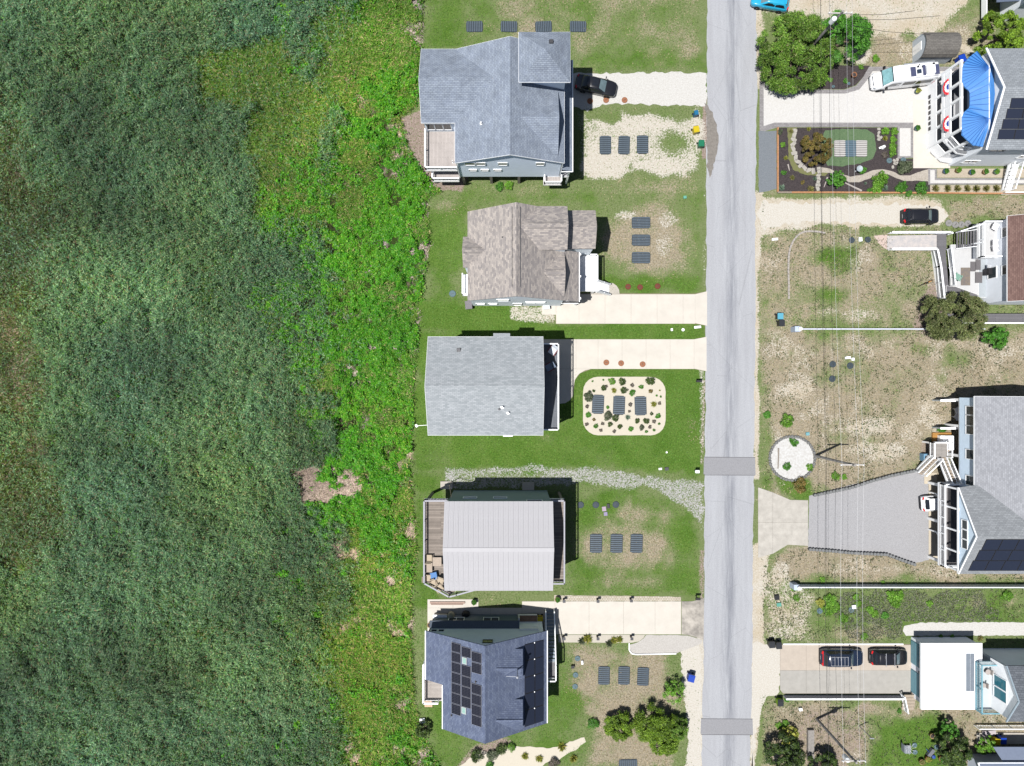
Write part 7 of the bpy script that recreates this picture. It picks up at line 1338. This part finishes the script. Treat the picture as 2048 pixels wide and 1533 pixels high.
st_ = thing('white_stones', 'loose white stones beside the round plants of the mulch garden', 'stones', P(1757,275))
for k, q in enumerate([(1757,259),(1757,266),(1756,273),(1757,280),(1761,276),(1794,320),(1789,328),(1793,327),(1785,335),(1788,322)]): piece('stone', sm, st_, (*XY(*q), -.02), (0,0,k), (.6,.6,1.4))
for k, (q0, q1, lb) in enumerate([((1576,329),(1579,342),'short white driftwood stick at the left side of the mulch garden'), ((1655,355),(1648,375),'slim white driftwood stick left of the small round tree'), ((1690,366),(1723,382),'long tapering white driftwood branch in the mulch garden')]): one('driftwood', MB().tube([P(*q0,.12),P(*q1,.1)], .1 if k < 2 else .07, 6, .04 if k < 2 else .13), mk('pale_driftwood', ob(214,204,196), .85, .1), lb, 'driftwood', P(*q0))
t = thing('bird_bath', 'white bird bath leaning in the mulch garden', 'bird bath', P(1711,343)); b = P(1711,343); obj('stem', MB().tube([(b.x,b.y,0),(b.x,b.y,.9)], .09, 8), WHITEP, t); obj('basin', MB().lathe([(.1,.88),(.33,1.0),(.36,1.05),(.3,1.03),(.05,.96)], 16, b), mk('basin_blue', ob(206,220,226), .5), t); one('garden_statue', MB().lathe([(.16,0),(.2,.2),(.12,.45),(.14,.6),(.05,.75)], 10, P(1764,297)).bar(P(1758,297,.3),P(1770,292,.4),.2,.15), WHITEP, 'small white garden figure among the round green plants', 'statue', P(1764,297))
# ------------------------------------------------------------------ pots and small yard things
TERRA = mk('terracotta', ob(176,120,80), .85, .12, 5); BASK = mk('wicker_pot', ob(190,160,116), .85, .15, 8); BLUEP = mk('glazed_blue', ob(40,96,150), .3, .1, 4); TEALP = mk('glazed_teal', ob(30,110,120), .3, .1, 4)
def pot(px, py, mat, label, plant=None, r=.3, h=.5, grp='garden pots'):
    b = P(px, py, .2); t = thing('garden_pot', label, 'pot', (b.x,b.y,.03), grp); obj('pot', MB().lathe([(r*.7,.03),(r,.03+h),(r*1.08,.03+h),(r*1.08,.06+h),(r*.85,.06+h),(r*.8,h-.05)], 16, (b.x,b.y,0)), mat, t, True)
    obj('soil', MB().lathe([(r*.82,h-.06),(r*.82,h-.04)], 14, (b.x,b.y,0)), MULCH, t)
    if plant: o = bpy.data.objects.new('plant', shrub_mesh(plant, 1)); COL.objects.link(o); o.parent = t; o.location = (0,0,h-.1); o.scale = (r*1.2,)*3
for k, (a, b, m_, lb, pl) in enumerate([(1862,1470,BASK,'wicker pot at the top of the pot ring on the lawn',None),(1841,1522,BASK,'wicker pot lowest left in the pot ring on the lawn','straw'),(1853,1516,TERRA,'terracotta-filled pot lowest middle in the pot ring on the lawn','yellow'),(1880,1515,TERRA,'pot lowest right in the pot ring on the lawn','green'),(1114.5,1198,BASK,'potted plant at the left end of the pebble strip','green'),(948,1203,BLACKP,'dark pot with a plant on the back patio slab','green'),(860,1249,BASK,'pale round pot at the corner of the solar-panelled house',None),(1889,344,BLUEP,'blue pot with leaves first in the row by the porch house wall','green'),(1914,342,BASK,'pot with tall leaves second in the row by the porch house wall','bright'),(1941,346,BLUEP,'blue pot third in the row by the porch house wall','green'),(1968,345,BASK,'pale pot fourth in the row by the porch house wall','green'),(1990,345,TEALP,'teal pot fifth in the row by the porch house wall','bright'),(1833,184,TEALP,'teal pot with a plant behind the camper van','yellow'),(1832,258,TEALP,'teal pot with a plant at the corner of the white patio','green'),(1706,152,TERRA,'empty terracotta pot on the mulch by the curved drive',None)]): pot(a, b, m_, lb, pl)
one('garden_chair', MB().box(*P(1806,1488)[:2],.38,*P(1818,1504)[:2],.44).bar(P(1806,1488,.8),P(1806,1504,.8),.06,.6), mk('grey_slats', ob(160,168,178), .7), 'grey slatted garden chair on the lawn beside the pots', 'chair', P(1812,1496))
t = thing('twig_sculpture', 'white branching twig ornament behind the grey garden chair', 'ornament', P(1812,1488)); b = P(1812,1490)
for k in range(9): an_ = k*.7; obj('twig', MB().tube([(b.x,b.y,.3),(b.x+.35*math.cos(an_),b.y+.35*math.sin(an_),.8),(b.x+.7*math.cos(an_+.3),b.y+.7*math.sin(an_+.3),1.0)], .016, 5, .007), WHITEP, t)
one('garden_bench', MB().rbox(*P(1858,1503)[:2],.1,1.0,.4,.4,.9), mk('grey_stone', ob(140,142,150), .9, .15), 'small grey stone bench in the middle of the pot ring', 'bench', P(1858,1503)); one('watering_can', MB().lathe([(.2,0),(.22,.3),(.1,.38)], 10, P(1865,1512)).bar(P(1865,1512,.2),P(1852,1498,.5),.05,.05), mk('can_blue', ob(60,100,190), .5), 'blue watering can with long spout near the pots', 'watering can', P(1865,1512))
one('wooden_trough', MB().box(*P(1613,1457)[:2],0,*P(1625,1518)[:2],.5), mk('bleached_wood', ob(176,170,164), .85, .2, 5), 'long bleached wooden trough standing near the lower road patch', 'trough', P(1619,1487))
for k, q in enumerate([(1045,18),]): pass
for k, (a, b) in enumerate([(1127,1198),(1194,1198),(1260,1197),(1127,1272),(1194,1272),(1261,1272)]):
    p_ = P(a, b); t = thing('driveway_lantern', '%s dark lantern post along the %s side of the long concrete driveway' % (['left','middle','right'][k % 3], ['upper','lower'][k//3]), 'lantern', p_, 'driveway lanterns'); obj('post', MB().box(p_.x-.09,p_.y-.09,0,p_.x+.09,p_.y+.09,.9), mk('dark_brown', (.06,.045,.04), .7), t); obj('cap', MB().rbox(p_.x,p_.y,.9,.34,.34,.14,0,.7), DARKM, t)
for k, (a, b, lb) in enumerate([(1190,1,''),]): pass
t = thing('mailbox', 'dark mailbox beside the road near the pebble strip', 'mailbox', P(1391,1192)); b = P(1391,1192); obj('post', MB().box(b.x-.05,b.y-.05,0,b.x+.05,b.y+.05,1.1), TIMBER, t); obj('box', MB().box(b.x-.3,b.y-.12,1.1,b.x+.25,b.y+.12,1.35), BLACKP, t)
t = thing('mailbox', 'black mailbox at the road by the light grey house lawn', 'mailbox', P(1393,763)); b = P(1393,763); obj('post', MB().box(b.x-.05,b.y-.05,0,b.x+.05,b.y+.05,1.1), TIMBER, t); obj('box', MB().box(b.x-.35,b.y-.12,1.1,b.x+.3,b.y+.12,1.36), BLACKP, t)
t = thing('mailbox', 'white mailbox on a dark post at the gravel drive corner', 'mailbox', P(1389,941)); b = P(1389,941); obj('post', MB().box(b.x-.05,b.y-.05,0,b.x+.05,b.y+.05,1.1), BLACKP, t); obj('box', MB().box(b.x-.22,b.y-.16,1.1,b.x+.22,b.y+.16,1.38), WHITE, t)
for nm, a, b, w, d, h, m_, lb, ct in [('meter_box',1343,660,.22,.28,.2,WHITEP,'small grey meter box on the grass strip between the two concrete drives','box'),('valve_cap',1366,660,.32,.32,.12,WHITE,'round white cap on the grass strip between the two concrete drives','cap'),('kerb_stone',1394,655,.75,.25,.3,WHITE,'white block at the corner of the upper concrete driveway','block'),('utility_box',1369,396,.34,.3,.3,mk('mint_plastic', ob(120,200,176), .6),'mint green utility lid on the grass near the sandy yard','lid'),('utility_box',1614,868,.38,.34,.25,mk('aqua_plastic', ob(140,206,216), .6),'aqua utility lid above the white shell bed','lid'),('utility_box',1557,1209,.5,.4,.2,mk('mint_plastic2', ob(110,190,170), .6),'mint utility lid near the fence pier by the road','lid'),('utility_box',1552,1194,.5,.5,.4,BLACKP,'dark box near the fence pier by the road','box'),('yard_light',1599,1417,.35,.3,.4,WHITE,'small white box on the grass below the lime green bin','box'),('meter_box',1333,905,.18,.18,.12,WHITEP,'small white box on the lawn of the light grey house','box'),('planter',1145,1332,.36,.3,.45,BLACKP,'small black and white planter by the blue-green lids','planter'),('lawn_light',1164,1324,.2,.4,.3,WHITE,'small white stake beside the blue-green lids','stake'),('small_board',1208,1018,.45,.5,.12,mk('pink_board', ob(206,186,206), .7),'pinkish board lying between the dark lids','board'),('small_board',1211,1028,.4,.4,.12,mk('lilac_board', ob(180,170,206), .7),'lilac board just below the pinkish board','board'),('small_board',1216,1012,.3,.5,.25,BLACKP,'black box beside the pinkish board','box'),('side_crate',1320,938,.36,.22,.2,WHITEP,'small white crate with dark ends on the lawn edge above the gravel','crate'),('kayak_rack',1333,938,.4,.35,.2,DARKM,'dark box beside the small white crate on the lawn edge','box'),('ac_unit',1092,614,.75,.7,.8,mk('grey_unit', (.4,.42,.43), .6),'grey outdoor unit at the corner of the brown-shingled house','unit'),('storage_box',938,612,.75,.9,.9,mk('dark_grey_box', (.12,.11,.12), .7),'dark storage box at the back corner of the brown-shingled house','box'),('road_sign_base',1548,480,.65,.25,.35,WHITEP,'white block near the roadside at the start of the curved kerb','block'),('white_bucket',1719,480,.35,.45,.3,WHITE,'white bucket between the two dark lids by the ramp','bucket'),('white_bucket',1694,716,.6,.25,.25,WHITE,'white scrap lying above the dark lids on the dry plot','scrap'),('rubbish_bag',1704,719,.3,.3,.3,WHITE,'white bag beside the white scrap on the dry plot','bag'),('chip_pad',1604,902,.1,.1,.1,WHITEP,'small pale stone at the edge of the shell bed','stone'),('pond_box',1706,1213,.4,.4,.3,WHITEP,'small white box among the weeds above the two-car driveway','box'),('garden_board',1975,1464,1.5,.45,.3,mk('pink_white', ob(226,214,216), .7),'pale plank box beside the patio at the bottom right','plank'),('marker',1594,650,.01,.01,.01,WHITE,'',''),('back_shed_step',845,1440,.6,.5,.3,WHITE,'white step block behind the back deck of the solar-panelled house','block')]:
    if not lb or nm in ('marker','chip_pad'): continue
    p_ = P(a, b); 
    if nm == 'valve_cap': mb = MB().lathe([(.18,0),(.18,.08),(.1,.13)], 14, p_)
    else: mb = MB().rbox(p_.x, p_.y, 0.0, w, d, h*.82, .1, .94).rbox(p_.x, p_.y, h*.82, w*1.06, d*1.06, h*.18, .1)
    one(nm, mb, m_, lb, ct, p_)
# tank, cabinet, grills on the patio of the solar-panelled house
t = thing('fuel_tank', 'rounded pale fuel tank on the shaded patio of the solar-panelled house', 'tank', P(903,1230)); b = P(903,1230); obj('tank', MB().lathe([(.35,.15),(.55,.3),(.6,.8),(.55,1.3),(.3,1.5),(.08,1.55)], 18, (b.x,b.y,0), .8, 1.0), mk('cream_tank', ob(196,190,172), .6), t, True); obj('stand', MB().lathe([(.4,0),(.38,.2)], 10, b), DARKM, t)
t = thing('utility_cabinet', 'white utility cabinet with open lid on the back patio', 'cabinet', P(882,1232)); b = P(882,1232); obj('body', MB().rbox(b.x,b.y-.2,0,1.5,1.1,1.1), mk('beige_cabinet', ob(226,214,196), .7), t); obj('lid', MB().rbox(b.x,b.y+.15,1.12,1.6,.7,.08), WHITEP, t)
t = thing('tyre_planter', 'tyre planter at the corner of the back patio', 'planter', P(859,1251)) if False else None
one('timber_stack', MB().box(*P(860,1203)[:2],.06,*P(930,1207)[:2],.2).box(*P(862,1208)[:2],.06,*P(926,1209.5)[:2],.16), mk('pinkish_timber', ob(206,176,160), .8, .12), 'stack of long timbers lying on the back patio slab', 'timber', P(895,1205))
for k in range(1):
    t = thing('kettle_grill', 'covered dark grill in the shade by the patio windows', 'grill', P(932,1226)); b = P(932,1226); obj('cover', MB().lathe([(.4,.05),(.42,.7),(.3,1.0),(.08,1.1)], 12, b, 1.1, .8), mk('black_cover', (.01,.01,.012), .8), t); obj('leg', MB().lathe([(.3,0),(.3,.06)], 8, b), DARKM, t)
# furniture on decks
def chair(x, y, z, rot, mat, label, grp, s=1.0, cush=None):
    t = thing('deck_chair', label, 'chair', (x,y,z), grp); a = R(rot); X_ = lambda m: xf(m, (x,y,z), a); obj('seat', X_(MB().rbox(0,0,.36*s,.62*s,.62*s,.1)), cush or mat, t); obj('backrest', X_(MB().add([(-.3*s,.28*s,.4*s),(.3*s,.28*s,.4*s),(.3*s,.5*s,.95*s),(-.3*s,.5*s,.95*s),(-.3*s,.34*s,.38*s),(.3*s,.34*s,.38*s),(.3*s,.56*s,.93*s),(-.3*s,.56*s,.93*s)], [(0,1,2,3),(7,6,5,4),(0,4,5,1),(1,5,6,2),(2,6,7,3),(3,7,4,0)])), cush or mat, t)
    for sg in (-1,1): obj('armrest', X_(MB().rbox(sg*.36*s,.02,.56*s,.1,.66*s,.05)), mat, t); obj('leg', X_(MB().rbox(sg*.34*s,-.26*s,0,.06,.06,.56*s)), mat, t); obj('leg', X_(MB().rbox(sg*.34*s,.28*s,0,.06,.06,.56*s)), mat, t)
    return t
RED = mk('dark_red_frame', (.12,.03,.03), .6); NAVC = mk('slate_cushion', (.16,.20,.27), .8)
chair(4.35,3.45,6.4,-35,RED,'upper cushioned chair on the east balcony of the light grey house','chairs on the east balcony',1.15,mk('pale_cushion', (.45,.48,.52), .8)); chair(4.0,1.7,6.4,-60,RED,'lower cushioned chair on the east balcony of the light grey house','chairs on the east balcony',1.15,NAVC); t = thing('side_table', 'tiny round table between the two east balcony chairs', 'table', (3.45,2.6,6.4)); obj('top', MB().lathe([(.25,.4),(.25,.44)], 14, (3.45,2.6,6.4)), DARKM, t); obj('leg', MB().lathe([(.18,0),(.04,.05),(.04,.4)], 10, (3.45,2.6,6.4)), DARKM, t)
TAN = mk('tan_wicker', ob(206,188,164), .85, .12, 8); CRM = mk('cream_cushion', ob(226,208,182), .9, .06)
k61 = lambda px, py: P(px, py, 6.5)
for k, (a, b, r_, lb) in enumerate([(857,1116,180,'cream armchair at the top of the corner group on the timber deck'),(856,1157,90,'brown-sided cream armchair against the left rail of the timber deck'),(867,1167,20,'cream round-backed armchair in the corner of the timber deck'),(879,1177,40,'lowest cream armchair by the slanted rail of the timber deck'),(879,1163,-20,'small beige chair under the edge of the metal roof')]): p_ = k61(a, b); chair(p_.x, p_.y, 6.1, r_, TAN, lb, 'deck chairs on the timber deck', 1.05, CRM)
def table(px, py, w, d, label, mat, z=6.1, h=.55):
    p_ = P(px, py, z+h); t = thing('deck_table', label, 'table', (p_.x,p_.y,z)); obj('top', MB().box(p_.x-w/2,p_.y-d/2,z+h-.06,p_.x+w/2,p_.y+d/2,z+h), mat, t)
    for sx in (-1,1):
        for sy_ in (-1,1): obj('leg', MB().box(p_.x+sx*(w/2-.08)-.04,p_.y+sy_*(d/2-.08)-.04,z,p_.x+sx*(w/2-.08)+.04,p_.y+sy_*(d/2-.08)+.04,z+h-.06), mat, t)
table(874,1124,.95,.95,'square pale timber table beside the metal roof edge', mk('pale_timber_top', ob(214,196,178), .85, .1)); table(857,1135,.8,1.1,'long pale timber table by the left rail of the timber deck', MATS['pale_timber_top']); p_ = k61(868,1152); one('blue_cooler', MB().rbox(p_.x,p_.y,6.1,.66,.75,.5,.2).rbox(p_.x,p_.y,6.6,.7,.8,.12,.2), mk('cooler_blue', ob(30,130,210), .5), 'bright blue cooler box among the cream armchairs', 'cooler', (p_.x,p_.y,6.1))
WCH = mk('white_resin', (.7,.68,.68), .6, .05); 
for k, (a, b, r_, lb) in enumerate([(1990,455,60,'pinkish chair in the top corner of the white balcony'),(1990,487,90,'white chair in the middle of the white balcony'),(1990,497,100,'white chair at the lower side of the white balcony')]): p_ = P(a, b, 3.6); chair(p_.x, p_.y, 3.2, r_, WCH, lb, 'chairs on the white balcony', .95)
MAT_ = mk('striped_rug', ob(134,130,132), .95, 0, 3, col2=ob(166,150,130))
def rug(label, x0, y0, x1, y1, z, mat=None): a, b = P(x0, y0, z), P(x1, y1, z); one('door_mat', MB().box(a.x,b.y,z,b.x,a.y,z+.025).box(a.x-.02,b.y-.02,z,b.x+.02,a.y+.02,z+.012), mat or MAT_, label, 'mat', ((a.x+b.x)/2,(a.y+b.y)/2,z))
rug('large striped grey rug on the white deck by the green chair', 1922,536,1940,571,1.22); rug('grey mat nearest the balcony steps on the white deck', 1941,524,1951,543,1.22, mk('grey_mat', ob(130,126,128), .95, .08)); rug('grey mat left of the grill on the pale blue deck', 1952,520,1961,540,1.32, MATS['grey_mat']); rug('dark grey mat under the grill on the pale blue deck', 1951,545,1964,566,1.32, MATS['grey_mat'])
p_ = P(1914,554,1.5); chair(p_.x,p_.y,1.2,150,mk('mint_resin', ob(150,196,176), .6),'mint green resin chair on the white deck','chairs on the white deck',1.0)
t = thing('gas_grill', 'black gas grill on the pale blue deck', 'grill', P(1969,546,1.3)); b = P(1969,546,1.3); obj('firebox', MB().rbox(b.x,b.y,2.1,.55,.75,.35), BLACKP, t); obj('cart', MB().rbox(b.x,b.y,1.3,.5,.7,.75), DARKM, t); obj('shelf', MB().rbox(b.x,b.y+.6,2.1,.45,.35,.05), STEEL, t)
# hot tub, chairs and cabinet by the sky-blue house
t = thing('hot_tub', 'white hot tub with folded cover on an orange timber base', 'hot tub', P(1885,885)); b = P(1885,885); obj('base', MB().rbox(b.x-.2,b.y,0,2.2,2.3,.25), mk('orange_timber', ob(206,150,76), .7, .15), t); obj('shell', MB().rbox(b.x,b.y,.25,1.5,1.7,.65), WHITEP, t); obj('cover', MB().rbox(b.x+.25,b.y,.9,1.0,1.6,.14).rbox(b.x-.45,b.y,.9,.4,1.5,.2), WHITE, t)
t = thing('pool_heater', 'pale blue outdoor unit beside the white stair landing', 'unit', P(1846,914)); b = P(1846,914); obj('cabinet', MB().rbox(b.x,b.y,.05,.85,.85,.85), mk('sky_unit', ob(136,186,220), .5), t); obj('fan_grille', MB().lathe([(.3,.9),(.3,.93),(.05,.92)], 16, b), DARKM, t)
for k, (a, b) in enumerate([(1915,822),(1914,834)]): p_ = P(a,b,.4); chair(p_.x,p_.y,.05,-70+k*30,WCH,['upper','lower'][k]+' white chair under the overhang of the sky-blue house','chairs under the overhang',1.0)
# bicycles
def bike(px, py, rot, col, label):
    p_ = P(px, py, .4); pos = (p_.x,p_.y,.02); t = thing('bicycle', label, 'bicycle', pos, 'bicycles by the ramp'); a = R(rot); X_ = lambda m: xf(m, pos, a)
    for x in (-.5,.5):
        m = MB(); m.tube([(x+.33*math.cos(q),0.0,.34+.33*math.sin(q)) for q in np.linspace(0,2*math.pi,17)], .03, 5); o = obj('wheel', X_(m), TYRE, t); obj('hub', X_(MB().tube([(x,-.05,.34),(x,.05,.34)], .04, 6)), STEEL, o)
    obj('frame', X_(MB().tube([(-.5,0,.34),(-.1,0,.32),(.38,0,.72),(-.2,0,.78),(-.1,0,.32)], .03, 6).tube([(-.2,0,.78),(-.5,0,.34)], .02, 6).tube([(.38,0,.9),(.5,0,.34)], .025, 6)), col, t); obj('saddle', X_(MB().rbox(-.22,0,.86,.28,.15,.06)), BLACKP, t); obj('handlebar', X_(MB().tube([(.3,-.3,.95),(.38,0,.95),(.3,.3,.95)], .02, 6)), BLACKP, t)
bike(1853,566,25,mk('orange_frame', (.5,.2,.03), .4),'orange bicycle parked beside the ramp railing'); bike(1862,597,5,mk('grey_frame', (.25,.25,.27), .4),'grey bicycle lying at the end of the ramp railing')
